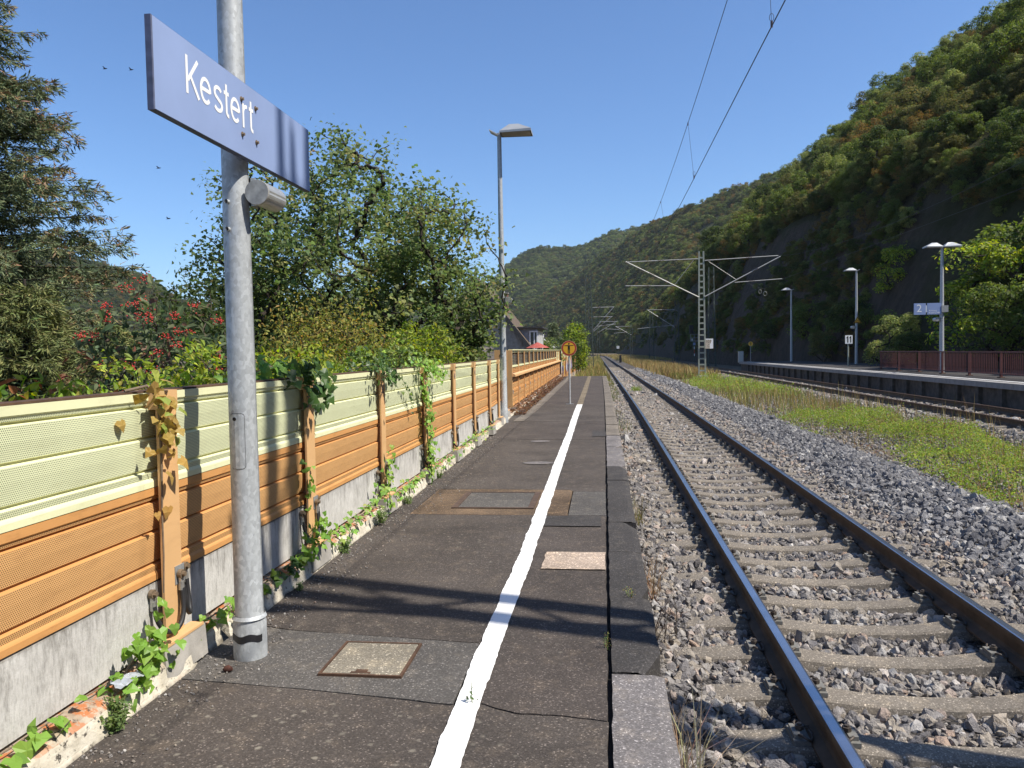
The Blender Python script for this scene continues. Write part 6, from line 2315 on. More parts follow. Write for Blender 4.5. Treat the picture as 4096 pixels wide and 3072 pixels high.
# ---- spruce and a second conifer
def conifer(name, label, base, H, R, seed, pal, whorl=0.30, per=7, droop=0.12, tipc=None, nb=15, cl=0.17, z_from=0.6, twig=0.34):
    r = rng_(seed)
    base = np.array(base, float)
    t = thing(name, label, "tree", tuple(base))
    MB().tube([base + (0, 0, z) for z in np.linspace(0, H, 8)], list(np.linspace(0.20, 0.02, 8)), 8).build("trunk", M['bark_dark'], t)
    P, D, N, S_, C_ = [], [], [], [], []
    br = MB()
    z = z_from
    while z < H - 0.15:
        f = z / H
        L0 = R * (1 - f) ** 0.82 + 0.12
        for b in range(per):
            a = r.uniform(0, 2 * np.pi)
            L = L0 * r.uniform(0.72, 1.12)
            el = 0.32 * f + r.uniform(-.06, .08)
            d0 = np.array([np.cos(a), np.sin(a), 0])
            pts = []
            for s in np.linspace(0, 1, 7):
                pts.append(base + (0, 0, z) + d0 * L * s + np.array([0, 0, L * (el * s - droop * 2.2 * s * s + droop * 1.6 * s ** 3)]))
            br.tube(pts, list(np.linspace(0.022 * (1 - f) + 0.006, 0.004, 7)), 4, False)
            pts = np.array(pts)
            n = max(5, int(nb * L / 1.6))
            for s in r.uniform(0.16, 1.0, n):
                q = np.array([np.interp(s, np.linspace(0, 1, 7), pts[:, k]) for k in range(3)])
                side = r.choice([-1, 1])
                sd = np.array([-d0[1], d0[0], 0]) * side
                dirv = unit(d0 * r.uniform(.35, 1.0) + sd * r.uniform(.2, 1.0) + np.array([0, 0, r.uniform(-.75, .15)]))
                tl = twig * (1.1 - 0.55 * s) * r.uniform(.7, 1.3) * (0.5 + 0.5 * L / R)
                m = 12
                ss = r.uniform(0.0, 1.0, m)
                P.append(q + dirv * (ss * tl)[:, None] + r.normal(size=(m, 3)) * 0.02)
                D.append(unit(dirv[None] + r.normal(size=(m, 3)) * 0.42))
                S_.append(cl * r.uniform(.6, 1.2, m))
                c = tints(m, pal, r, .16)
                if tipc is not None and s > 0.82 and r.random() < 0.5:
                    c = tints(m, tipc, r, .2)
                C_.append(c)
        z += whorl * r.uniform(.8, 1.2) * (1 - 0.35 * f)
    br.build("branches", M['bark_dark'], t)
    P, D, S_, C_ = np.concatenate(P), np.concatenate(D), np.concatenate(S_), np.concatenate(C_)
    nn = unit(np.cross(D, r.normal(size=D.shape)))
    V, F, kq = cards(P, S_, 'spray', r, nrm=nn * 2, tang=D * 2.5, spread=0.3)
    link("needles", np_mesh("needles", V - base, F, M['needle'], col=np.repeat(C_, kq, 0)), t)
    return t


SPR = [(4, (.105, .140, .072)), (3, (.135, .168, .085)), (2, (.17, .19, .085))]
CONE = [(2, (.26, .17, .09)), (1, (.20, .14, .07)), (2, (.14, .15, .06))]
conifer("spruce_tree", "tall dark spruce with brown cone tips at the left edge of the view", (-12.75, 14.0, -1.5), 12.2, 4.3, 7, SPR, 0.235, 9, 0.13, CONE, 24, 0.16, 1.2, 0.46)
OLV = [(4, (.125, .15, .052)), (3, (.165, .185, .062)), (2, (.21, .215, .075))]
conifer("cedar_tree", "dense olive green conifer filling the lower left behind the barrier", (-9.9, 12.2, -1.6), 4.55, 2.5, 8, OLV, 0.17, 9, 0.16, None, 28, 0.14, 0.7, 0.36)
conifer("cedar_tree", "smaller olive conifer between the spruce and the berry shrub", (-7.3, 10.6, -1.6), 3.75, 1.55, 9, OLV, 0.2, 8, 0.16, [(1, (.20, .075, .045))], 18, 0.12, 0.7, 0.30)


def shrub(name, label, base, c, rx, rz, nt_, npc_, size, shape, pal, seed, squash=1.0, mat='leaf', spread=0.8, jit=(.12, .12, .09), rtip=0.004, shell=0.5, zmin=-0.9, tang=(0, 0, 0.0), cat="shrub", extra=None, nrm=(0, -0.1, .6), group=None):
    r = rng_(seed)
    t = thing(name, label, cat, tuple(base), group)
    T = hull_targets(r, nt_, c, rx, rz, zmin, shell, squash)
    if extra is not None:
        T = np.concatenate([T, np.array(extra, float)])
    nodes, par_, rd, tips = skeleton(r, base, T, rtip, 0.05, 0.3, 0.3, 4, 0.45)
    skel_mesh("stems", nodes, par_, rd, M['bark'], t, 4)
    k = np.repeat(np.arange(len(T)), npc_)
    P = T[k] + r.normal(size=(len(k), 3)) * np.array(jit)
    br_ = r.uniform(.85, 1.18, len(T))
    col = np.clip(tints(len(k), pal, r) * br_[k][:, None], .004, .9)
    leaves_obj("foliage", P, size * r.uniform(.6, 1.25, len(k)), shape, None, r, M[mat], t, nrm=np.array(nrm), tang=np.array(tang), spread=spread, col=col)
    return t, T, r


# berry shrub with red clusters
BER = [(4, (.095, .130, .058)), (3, (.125, .165, .078)), (2, (.16, .20, .105)), (1, (.20, .12, .08))]
bs, T, r = shrub("berry_shrub", "shrub with big grey green leaves and clusters of red berries behind the barrier", (-4.3, 6.7, -1.2), (-4.08, 6.7, 1.35), .62, .80, 95, 13, .105, 'pointed', BER, 31, 0.8, 'leaf', .8, (.07, .07, .06), tang=(0, 0, -.5),
                 extra=[(-4.05, 6.5, 2.2), (-4.2, 6.5, 2.12), (-3.95, 6.45, 2.08), (-4.35, 6.4, 1.95), (-3.7, 6.4, 1.85), (-3.62, 6.3, 1.6), (-4.6, 6.4, 1.7)])
front = T[(T[:, 1] < 6.85)]
sel = front[np.argsort(-(front[:, 2] + r.normal(size=len(front)) * .5))][:30]
for p in sel:
    n = 22
    q = p + np.array([0, -.09, .06]) + r.normal(size=(n, 3)) * np.array([.034, .034, .022])
    V0 = np.array([(1, 0, 0), (-1, 0, 0), (0, 1, 0), (0, -1, 0), (0, 0, 1), (0, 0, -1)]) * 0.0095
    F0 = np.array([(0, 2, 4), (2, 1, 4), (1, 3, 4), (3, 0, 4), (2, 0, 5), (1, 2, 5), (3, 1, 5), (0, 3, 5)])
    V = (q[:, None] + V0[None]).reshape(-1, 3)
    F = (F0[None] + (np.arange(n) * 6)[:, None, None]).reshape(-1, 3)
    o = link("berry_cluster", np_mesh("berry_cluster", V - WL[bs.name], F, M['berry'], smooth=True), bs)

shrub("golden_shrub", "shrub turning golden yellow behind the pole with the Kestert sign", (-3.9, 10.2, -1.2), (-3.78, 10.2, 1.15), .98, 1.15, 230, 34, .060, 'pointed', G_GOLD, 32, 0.7, 'leaf', .9, (.11, .11, .12), tang=(0, 0, -.7),
      extra=[(-3.15, 10.0, 2.25), (-3.2, 10.1, 2.05), (-3.05, 10.0, 1.9), (-4.3, 10, 2.1)])
shrub("lime_hedge", "bright yellow green bush just behind the barrier below the berry shrub", (-3.4, 5.4, -1.0), (-3.2, 5.5, 1.17), .62, .45, 110, 22, .065, 'pointed', G_LIME, 33, 1.3, 'leaf', .8, (.06, .06, .05), zmin=-.6, tang=(0, 0, .5))
shrub("lime_hedge", "bright yellow green bush behind the barrier directly left of the sign pole", (-3.3, 7.6, -1.0), (-3.05, 7.5, 1.22), .52, .42, 90, 22, .065, 'pointed', G_LIME, 34, 1.3, 'leaf', .8, (.06, .06, .05), zmin=-.6, tang=(0, 0, .5))
shrub("lime_hedge", "low yellow green sprigs along the barrier top at the left edge", (-2.75, 3.3, -1.0), (-2.62, 3.2, 1.21), .20, .20, 60, 12, .060, 'pointed', G_LIME + [(1, (.30, .12, .05))], 35, 4.0, 'leaf', .8, (.05, .08, .03), zmin=-.5, tang=(0, 0, .4))
shrub("drooping_shrub", "twig with large drooping grey green leaves at the left edge above the barrier", (-2.75, 2.72, -1.0), (-2.62, 2.78, 1.44), .11, .10, 9, 5, .105, 'pointed', [(3, (.11, .14, .065)), (2, (.14, .16, .08)), (1, (.28, .14, .06))], 36, 1.6, 'leaf', .7, (.04, .04, .03), zmin=-1, tang=(0, 0, -1.2))
shrub("dark_shrub", "dark leaved cherry bush rising behind the berry shrub", (-6.1, 10.5, -1.2), (-5.75, 10.3, 1.85), .75, .80, 90, 30, .085, 'pointed', G_DARK, 37, 0.8, 'leaf', .8, (.10, .10, .09), tang=(0, 0, -.6), extra=[(-5.85, 10.2, 2.75), (-5.6, 10.2, 2.6), (-5.45, 10.2, 2.35)])
shrub("dark_shrub", "shady green bush filling the gap left of the golden shrub", (-5.0, 11.5, -1.2), (-4.9, 11.5, .9), 1.15, 1.1, 150, 34, .080, 'pointed', G_DARK + G_MID, 38, 0.8, 'leaf', .8, (.12, .12, .1))
shrub("creeper_hedge", "green creeper mound spilling over the barrier top past post 38", (-3.0, 9.6, -1.0), (-2.75, 9.4, 1.30), .48, .34, 150, 26, .052, 'ivy', G_MID + G_LIME[:1], 39, 3.4, 'leaf_gloss', .8, (.06, .10, .05), zmin=-.7)
shrub("lime_hedge", "yellow green bush behind the barrier left of the grey lamp post", (-3.9, 14.0, -1.0), (-3.45, 14.0, 1.35), .85, .72, 190, 34, .085, 'pointed', G_LIME + G_MID, 40, 1.4, 'leaf', .8, (.10, .12, .08), zmin=-.8)
shrub("green_hedge", "green bushes massed at the foot of the maple", (-4.6, 15.2, -1.0), (-4.5, 15.2, .8), 1.5, 1.2, 200, 34, .10, 'ivy', G_MID + G_DARK, 41, 0.8, 'leaf', .8, (.14, .14, .1))
shrub("green_hedge", "climbing green foliage beside the house gable right of the maple", (-5.2, 25.0, -1.0), (-5.1, 25.0, 1.3), 1.15, 1.5, 200, 34, .12, 'ivy', G_MID + G_PALE, 42, 1.2, 'leaf', .8, (.16, .16, .12))
shrub("round_tree", "bright green round tree behind the round yellow sign", (-3.1, 75, -1.5), (-2.95, 75, 1.7), 1.3, 2.2, 200, 40, .22, 'oval', G_MID + G_LIME[:2], 43, 1.0, 'leaf', .8, (.25, .25, .2), rtip=.01, cat="tree")
conifer("conifer_tree", "small dark conifer beyond the slate dormer", (-4.05, 60, -1.5), 5.3, 1.7, 44, SPR, 0.35, 7, 0.1, None, 12, 0.22, 0.6, 0.4)
shrub("garden_bush", "garden bush right of the slate dormer with pale leaves", (-3.9, 50, -1.5), (-3.85, 50, 1.1), 0.9, 1.2, 120, 34, .16, 'oval', G_MID + G_PALE, 45, 1.0, 'leaf', .8, (.16, .16, .12))
shrub("garden_bush", "dark garden bush between the conifer and the round tree", (-3.4, 66, -1.5), (-3.3, 66, 1.2), 1.0, 1.5, 140, 34, .18, 'oval', G_DARK, 46, 1.0, 'leaf', .8, (.18, .18, .14))

# =================================================================== IVY ON THE BARRIER
def ivy_leaf_mesh(seed, pal):
    r = rng_(seed)
    T, F = LEAF['ivy']
    V = T.copy()
    V[:, 2] += r.uniform(-.06, .06, len(V))
    return np_mesh("leaf", V, F, M['leaf_gloss'], col=np.repeat(tints(1, pal, r, .1), len(V), 0))


IVY_Y = [(3, (.40, .40, .09)), (3, (.30, .36, .07)), (1, (.42, .30, .08))]
IVY_G = [(3, (.14, .27, .045)), (3, (.21, .34, .06)), (2, (.30, .41, .09))]
IVY_D = [(3, (.045, .085, .025)), (2, (.065, .12, .03)), (1, (.12, .19, .04))]
ivy_sets = {k: [ivy_leaf_mesh(200 + 10 * j + i, p) for i in range(7)] for j, (k, p) in enumerate(dict(y=IVY_Y, g=IVY_G, d=IVY_D).items())}


def ivy(label, path, n, size, kind, seed, spread=(.03, .07, .06), off=0.03, stem_r=0.005, face=(1, -.25, .35), single=True, w=None, start=0.0, name="ivy"):
    """creeper with a woody stem along path; leaves as single objects near the camera, joined farther off"""
    r = rng_(seed)
    path = np.array(path, float)
    t = thing(name, label, "ivy", tuple(path[0]))
    MB().tube(list(path), list(np.linspace(stem_r, stem_r * .45, len(path))), 6).build("stem", M['vine'], t)
    s = r.uniform(start, 1, n) if w is None else np.clip(r.normal(w[0], w[1], n), 0, 1)
    ss = np.linspace(0, 1, len(path))
    P = np.stack([np.interp(s, ss, path[:, k]) for k in range(3)], 1) + r.normal(size=(n, 3)) * np.array(spread)
    P[:, 0] = np.maximum(P[:, 0], np.interp(s, ss, path[:, 0])) + off * r.uniform(0.1, 1, n)
    if single:
        for p in P:
            me = ivy_sets[kind][int(r.integers(7))]
            o = bpy.data.objects.new("leaf", me)
            COL.objects.link(o)
            o.parent = t
            nrm_ = unit(np.array(face) + r.normal(size=3) * .55)
            tg = unit(np.array([0, 0, -1.0]) + r.normal(size=3) * .6)
            t1 = unit(tg - nrm_ * np.dot(tg, nrm_))
            b = np.cross(t1, nrm_)
            sc = size * r.uniform(.6, 1.25)
            o.matrix_world = Matrix.Translation(Vector(p - path[0])) @ Matrix(((b[0], t1[0], nrm_[0]), (b[1], t1[1], nrm_[1]), (b[2], t1[2], nrm_[2]))).to_4x4() @ Matrix.Diagonal((sc, sc, sc, 1))
    else:
        pal = dict(y=IVY_Y, g=IVY_G, d=IVY_D)[kind]
        o = leaves_obj("foliage", P, size * r.uniform(.6, 1.25, n), 'ivy', pal, r, M['leaf_gloss'], t, nrm=np.array(face, float), tang=np.array([0, 0, -1.0]), spread=.5)
        o["kind"] = "stuff"
    return t


XB = -2.125
ivy("yellowing ivy hanging down beside the post with the hidden number", [(-2.2, 3.30, 1.40), (-2.14, 3.38, 1.42), (XB, 3.44, 1.36), (XB + .005, 3.445, 1.2), (XB, 3.45, 1.0), (XB, 3.44, .8), (XB + .004, 3.435, .6), (XB, 3.43, .42)], 48, .070, 'y', 1, (.015, .065, .05), .05, .008, w=(.36, .14))
ivy("bright green ivy clump at the foot of the first tan post", [(-2.13, 3.10, .14), (-2.12, 3.13, .18), (-2.11, 3.20, .22), (-2.11, 3.28, .25), (-2.10, 3.36, .24)], 74, .060, 'g', 2, (.02, .07, .065), .06, .006)
ivy("short ivy strand creeping along the slab foot at the lower left corner", [(-2.15, 2.30, .16), (-2.13, 2.46, .165), (-2.13, 2.62, .165), (-2.14, 2.74, .16)], 15, .075, 'g', 3, (.015, .05, .02), .04, .004, (.5, -.3, .8))
ivy("few ivy leaves under the slab between the lower corner and the first post", [(-2.15, 2.86, .16), (-2.13, 3.0, .165), (-2.14, 3.12, .16)], 6, .06, 'g', 4, (.01, .05, .02), .03, .004, (.5, -.3, .8))
ivy("trailing ivy on the kerb between the first post and the sign pole", [(-2.13, 3.66, .16), (-2.10, 3.80, .17), (-2.10, 3.95, .17), (-2.12, 4.15, .17), (-2.13, 4.4, .16)], 34, .055, 'g', 5, (.02, .06, .03), .05, .005, (.5, -.3, .8))
ivy("dark ivy bunch hanging over the barrier at the top of post 37", [(-2.35, 5.05, 1.42), (-2.2, 5.2, 1.46), (-2.13, 5.3, 1.44), (-2.11, 5.36, 1.36), (-2.11, 5.38, 1.28)], 95, .085, 'd', 6, (.05, .13, .07), .06, .007)
ivy("light green ivy sprigs standing on the barrier top left of post 37", [(-2.4, 4.75, 1.40), (-2.3, 4.95, 1.46), (-2.22, 5.1, 1.50)], 55, .075, 'g', 7, (.05, .14, .05), .03, .005, (.4, -.4, .8))
ivy("ivy climbing around the foot of post 37", [(-2.12, 5.0, .14), (-2.11, 5.15, .2), (-2.10, 5.28, .3), (-2.10, 5.40, .22), (-2.09, 5.55, .18)], 62, .058, 'g', 8, (.03, .11, .06), .05, .005)
ivy("single ivy twigs beside post 37 at half height", [(XB, 5.24, .45), (XB, 5.25, .6), (XB, 5.245, .75)], 12, .06, 'g', 9, (.01, .03, .05), .03, .004)
ivy("low ivy along the slab foot between the sign pole and post 37", [(-2.12, 4.45, .16), (-2.10, 4.7, .17), (-2.10, 4.95, .17)], 40, .055, 'd', 10, (.03, .08, .03), .05, .004, (.5, -.3, .8))
ivy("leafy ivy band on the kerb between posts 37 and 38", [(-2.10, 5.7, .16), (-2.10, 6.2, .19), (-2.09, 6.7, .24), (-2.10, 7.0, .3)], 70, .050, 'g', 11, (.03, .14, .05), .05, .005, (.5, -.3, .7), False)
ivy("ivy bunch round the cables at the foot of the middle barrier post", [(-2.10, 7.05, .15), (-2.10, 7.12, .35), (-2.10, 7.15, .55)], 60, .052, 'g', 12, (.03, .08, .08), .05, .005, single=False)
ivy("creeper tufts draped over the top of post 38", [(-2.4, 7.0, 1.40), (-2.2, 7.1, 1.46), (-2.10, 7.2, 1.40), (-2.09, 7.25, 1.30)], 170, .052, 'd', 13, (.06, .16, .06), .05, .006, single=False)
ivy("thin creeper strand hanging across the cream panel right of post 38", [(-2.11, 7.5, 1.38), (-2.12, 7.9, 1.28), (-2.13, 8.2, 1.1), (-2.135, 8.3, .95)], 40, .035, 'd', 14, (.01, .03, .03), .02, .003, single=False)
ivy("creeper hanging over the barrier at the top of post 39", [(-2.35, 8.7, 1.40), (-2.12, 8.85, 1.44), (-2.09, 9.0, 1.36), (-2.09, 9.3, 1.27)], 210, .050, 'g', 15, (.05, .2, .06), .05, .006, single=False)
ivy("ivy covering post 39 from the cream panel down to its foot", [(-2.10, 8.9, .12), (-2.10, 8.92, .4), (-2.10, 8.9, .7), (-2.11, 8.82, 1.0), (-2.11, 8.72, 1.18)], 240, .055, 'g', 16, (.025, .07, .07), .05, .006, single=False)
ivy("scattered ivy along the kerb between posts 38 and 39", [(-2.10, 7.4, .16), (-2.10, 8.0, .17), (-2.10, 8.7, .2)], 80, .045, 'g', 17, (.03, .16, .035), .05, .004, (.5, -.3, .7), False)
ivy("small ivy patches at the slab foot between posts 40 and 42", [(-2.12, 9.4, .16), (-2.12, 11.0, .17), (-2.14, 12.4, .2), (-2.16, 14.4, .17)], 150, .05, 'g', 18, (.03, .3, .05), .05, .004, (.5, -.3, .7), False)

# =================================================================== GRASS AND WEEDS
def blades(name, P, h, pal, seed, lean=0.35, width=1.0, label=None, cat=None, kind="stuff", parent=None):
    r = rng_(seed)
    n = len(P)
    T, F = LEAF['blade']
    az = r.uniform(0, 2 * np.pi, n)
    b = np.stack([np.cos(az), np.sin(az), np.zeros(n)], 1)
    fwd = np.stack([-np.sin(az), np.cos(az), np.zeros(n)], 1)
    t1 = unit(np.array([0, 0, 1.0]) + fwd * (lean * r.uniform(-.4, 1.4, n))[:, None])
    nn = np.cross(b, t1)
    s = np.asarray(h, float)[:, None, None]
    V = P[:, None] + s * (T[None, :, 0:1] * width * b[:, None] + T[None, :, 1:2] * t1[:, None] + T[None, :, 2:3] * fwd[:, None] * lean * 2)
    FQ = np.array([(0, 1, 2, 3)])
    FT = np.array([(3, 2, 4)])
    off = (np.arange(n) * 5)[:, None, None]
    col = np.repeat(tints(n, pal, r, .18), 5, 0)
    o0 = WL[parent.name] if parent is not None else np.zeros(3)
    o = link(name, np_mesh(name, V.reshape(-1, 3) - o0, [(FQ[None] + off).reshape(-1, 4), (FT[None] + off).reshape(-1, 3)], M['grass'], col=col), parent)
    tag(o, label, cat, None, kind)
    return o


STRAW = [(4, (.34, .255, .10)), (3, (.27, .21, .085)), (2, (.40, .31, .14)), (1, (.16, .17, .05))]
GRS = [(3, (.13, .18, .045)), (3, (.18, .21, .055)), (2, (.27, .235, .085))]


def strip_pts(r, n, x0, x1, y0, y1, fn=None):
    x, y = r.uniform(x0, x1, n), r.uniform(y0, y1, n)
    if fn is not None:
        k = r.random(n) < fn(x, y)
        x, y = x[k], y[k]
    return np.stack([x + track_shift(y), y, bed_z(x, y)], 1)


def veg(x, y):
    a = 0.18 + 2.6 * fbm(x * .55, y * .40, 61, 4)
    e = np.clip((x - 4.85 - 0.4 * fbm(y * .6, x * 0, 62, 3)) / .5, 0, 1) * np.clip((8.9 - x) / .5, 0, 1)
    b = np.clip((25 - y) / 3, 0, 1) + np.clip((y - 33) / 3, 0, 1) * np.clip((60 - y) / 8, 0, 1) + 0.12
    return np.clip(a + .25, 0, 1) * e * np.clip(b, 0, 1)


vr = rng_(71)
P = strip_pts(vr, 90000, 4.6, 9.0, 8, 27, veg)
hgt = np.clip(.06 + .42 * np.clip(.35 + 1.5 * fbm(P[:, 0] * .8, P[:, 1] * .55, 63, 3), 0, 1.15) + .16 * fbm(P[:, 0] * 3.1, P[:, 1] * 2.6, 69, 2), .03, .62)
P[:, 2] += hgt * vr.uniform(0, 1, len(P)) ** .6
LUSH = [(4, (.19, .29, .055)), (3, (.25, .34, .07)), (2, (.31, .36, .09)), (1, (.30, .25, .09))]
DULL = [(4, (.17, .20, .06)), (3, (.22, .22, .075)), (2, (.30, .25, .10)), (1, (.26, .17, .08))]
zone = fbm(P[:, 0] * .7 + 4, P[:, 1] * .45, 65, 3) + .10 * (P[:, 0] - 6.2) + .02 * (10 - P[:, 1])
cl_ = np.where((zone > .12)[:, None], tints(len(P), DULL, vr), tints(len(P), LUSH, vr))
tag(leaves_obj("ground_cover", P, vr.uniform(.02, .07, len(P)), 'pointed', None, vr, M['leaf'], None, nrm=np.array([.2, -.1, .7]), spread=.9, col=cl_), kind="stuff")
P = strip_pts(vr, 26000, 4.6, 9.0, 31, 66, veg)
P[:, 2] += vr.uniform(0, .45, len(P))
tag(leaves_obj("ground_cover", P, vr.uniform(.06, .13, len(P)), 'pointed', LUSH, vr, M['leaf'], None, nrm=np.array([.2, -.1, .8]), spread=.8), kind="stuff")
P = strip_pts(vr, 5500, 4.8, 9.1, 8, 30, lambda x, y: np.clip(.25 + fbm(x * .5, y * .3, 64, 3) * 1.3 + .35 * (x > 6.2), 0, 1) * np.clip((x - 4.9) / .6, 0, 1))
blades("dry_grass", P, vr.uniform(.12, .45, len(P)), GRS + STRAW, 72, .35, .45)
P = strip_pts(vr, 260, 6.8, 9.2, 9, 34)
blades("tall_grass", P, vr.uniform(.5, .95, len(P)), STRAW, 73, .25, .28)
P = strip_pts(vr, 9000, 4.2, 9.0, 24, 62, lambda x, y: np.clip(.35 + fbm(x * .4, y * .2, 66, 3) * 1.4, 0, 1) * np.clip((x - 4.6) / .6, 0, 1))
blades("dry_grass", P, vr.uniform(.18, .55, len(P)), STRAW + GRS, 74, .3, .7)
P = strip_pts(vr, 14000, 4.0, 8.8, 56, 150, lambda x, y: np.clip((x - 3.9) / .8, 0, 1))
blades("dry_grass", P, vr.uniform(.35, .85, len(P)), STRAW, 75, .25, 1.2)
# dry grass and weeds between platform end, barrier and track
P = strip_pts(vr, 8000, -2.6, .6, 47, 110, lambda x, y: np.clip(.8 + fbm(x, y * .3, 67, 2), 0, 1) * (x < .75))
P[:, 2] += .02
blades("dry_grass", P, vr.uniform(.3, .75, len(P)), STRAW + GRS, 76, .25, 1.1)
P = strip_pts(vr, 9000, -2.4, .9, 110, 240)
blades("dry_grass", P, vr.uniform(.3, .6, len(P)), STRAW + GRS, 77, .25, 2.2)
P = strip_pts(vr, 12000, 3.6, 14, 140, 300)
blades("dry_grass", P, vr.uniform(.3, .6, len(P)), STRAW, 78, .25, 2.4)
# grass between the platform edge and the rail, far part
P = strip_pts(vr, 9000, .30, .80, 17, 66, lambda x, y: np.clip(-.15 + 1.6 * fbm(y * .25, x * 2, 68, 3) + (y - 20) / 26, 0, 1))
blades("track_grass", P, vr.uniform(.06, .22, len(P)), [(3, (.13, .17, .045)), (2, (.20, .20, .065)), (1, (.3, .25, .1))], 79, .35, .8)
P = np.array([(1.75 + vr.normal() * .12 + tsh(39), 39 + vr.normal() * .3, -.5) for _ in range(160)])
blades("track_grass", P, vr.uniform(.1, .28, len(P)), LUSH, 80, .4, 1.2)


def tuft(label, x, y, z, n, h, pal, seed, rr_=.05, name="weed_tuft", lean=.6):
    r = rng_(seed)
    t = thing(name, label, "weed", (x, y, z))
    P = np.array([x, y, z]) + np.stack([r.normal(size=n) * rr_, r.normal(size=n) * rr_ * 1.4, np.zeros(n)], 1)
    blades("blades", P, r.uniform(.4, 1.1, n) * h, pal, seed + 1, lean, 0.28, parent=t)
    return t


def herb(label, x, y, z, n, h, rr_, size, pal, seed, name="kerb_plant"):
    """small leafy plant: several upright stems set with little leaves"""
    r = rng_(seed)
    t = thing(name, label, "plant", (x, y, z))
    ms = MB()
    P = []
    for k in range(n):
        a, q = r.uniform(0, 6.28), r.uniform(.15, 1)
        top = np.array([x + rr_ * q * math.cos(a), y + rr_ * q * 1.2 * math.sin(a), z + h * r.uniform(.55, 1) * (1.15 - .45 * q)])
        b = np.array([x + rr_ * .35 * q * math.cos(a), y + rr_ * .35 * q * math.sin(a), z])
        ms.tube([b, (b + top) / 2 + (0, 0, .01), top], [.002, .0016, .001], 4, False)
        f = r.uniform(.15, 1.02, 13)[:, None]
        P.append(b + (top - b) * f + r.normal(size=(13, 3)) * .010)
    ms.build("stems", M['leaf_stem'], t)
    P = np.concatenate(P)
    leaves_obj("foliage", P, size * r.uniform(.6, 1.25, len(P)), 'oval', pal, r, M['leaf'], t, nrm=np.array([.2, -.2, .8]), spread=.7)
    return t


M['leaf_stem'] = plain("herb_stem", (.12, .16, .05), .7)
HERB = [(3, (.13, .20, .065)), (3, (.17, .25, .08)), (1, (.22, .29, .11))]
herb("small fresh green plant growing at the kerb foot near the lower left corner", -2.05, 2.93, .0, 34, .15, .075, .022, HERB, 1)
herb("green weed at the kerb foot right of the sign pole between two stones", -2.03, 4.80, 0, 8, .06, .05, .016, HERB, 2)
herb("green weed at the kerb foot below post 37", -2.03, 5.75, 0, 20, .12, .06, .02, HERB, 3)
herb("pale weed on the kerb face between posts 37 and 38", -2.03, 6.72, 0.02, 24, .17, .06, .02, HERB, 4)
herb("small weed at the kerb foot below post 38", -2.04, 7.7, 0, 16, .12, .06, .02, HERB, 5)
herb("weed growing at the kerb foot farthest from the sign pole", -2.06, 9.3, 0, 16, .12, .07, .022, HERB, 6)
herb("dry sprig in the platform joint right of the manhole cover", -0.01, 3.98, -.01, 4, .10, .03, .010, STRAW + HERB, 7)
herb("sprout in the crack on the white line near the camera", -0.60, 3.28, -.01, 2, .13, .015, .016, [(1, (.08, .15, .04))], 8)
herb("green sprig on the edge stones by the lattice shadow", 0.14, 4.82, 0, 6, .06, .06, .010, HERB + STRAW, 9)
tuft("dry brown weed at the platform edge beside the ballast ahead of the pink patch", .32, 6.25, -.45, 60, .42, [(2, (.20, .13, .07)), (1, (.28, .2, .1))], 11, .07)
tuft("bare dark twigs at the platform edge near the pink patch", .33, 5.3, -.45, 34, .40, [(1, (.06, .045, .035))], 12, .08, lean=.9)
tuft("pale dry grass hanging at the platform edge in the lower right", .31, 3.55, -.45, 90, .42, [(2, (.34, .27, .19)), (1, (.24, .19, .13))], 13, .06, lean=.9)
tuft("small dry tuft by the platform edge farther along", .33, 8.9, -.45, 60, .40, [(2, (.20, .18, .07)), (1, (.28, .22, .1))], 14, .06)
for k, (x_, y_, hh) in enumerate(((6.3, 9.3, .75), (6.9, 10.2, .85), (7.4, 11.8, .9))):
    t = herb(["yellow flowering weed at the right edge of the green strip", "second taller flowering weed behind the first on the green strip", "tansy like weed among the tall grass near the far track"][k], x_, y_, -.62, 14, hh, .18, .05, [(2, (.14, .19, .05)), (1, (.25, .17, .06))], 20 + k, "flowering_weed")
    r = rng_(90 + k)
    q = np.array([x_, y_, -.62]) + np.stack([r.normal(size=26) * .12, r.normal(size=26) * .12, hh * r.uniform(.75, 1.05, 26)], 1)
    leaves_obj("blossoms", q, .035, 'oval', [(1, (.55, .36, .03))], r, M['leaf'], t, nrm=np.array([0, -.5, .8]), spread=.5)
rr2 = rng_(401)
P = strip_pts(rr2, 5000, 4.7, 5.7, 8, 18, lambda x, y: np.clip(-.2 + 2.2 * fbm(x * 1.4, y * .8, 81, 3), 0, 1))
P[:, 2] += rr2.uniform(0, .06, len(P))
tag(leaves_obj("stonecrop_mats", P, .028, 'oval', [(3, (.24, .10, .05)), (2, (.30, .15, .08)), (1, (.2, .17, .06))], rr2, M['leaf'], None, nrm=np.array([0, 0, .9]), spread=.8), kind="stuff")
# fallen leaves gathered at the foot of the taller barrier
P = np.stack([rr2.uniform(-.02, .42, 2600) ** 1.0, rr2.uniform(18.5, 45, 2600), rr2.uniform(0, .05, 2600)], 1)
P[:, 0] += np.array([fx(v) for v in P[:, 1]]) + .02
P[:, 2] += .09 - np.clip((P[:, 0] - np.array([fx(v) for v in P[:, 1]])) * .3, 0, .08)
tag(leaves_obj("leaf_litter", P, rr2.uniform(.05, .12, len(P)), 'oval', [(3, (.16, .095, .055)), (2, (.11, .065, .04)), (1, (.24, .15, .08))], rr2, M['leaf'], None, nrm=np.array([0, 0, .9]), spread=.6), kind="stuff")
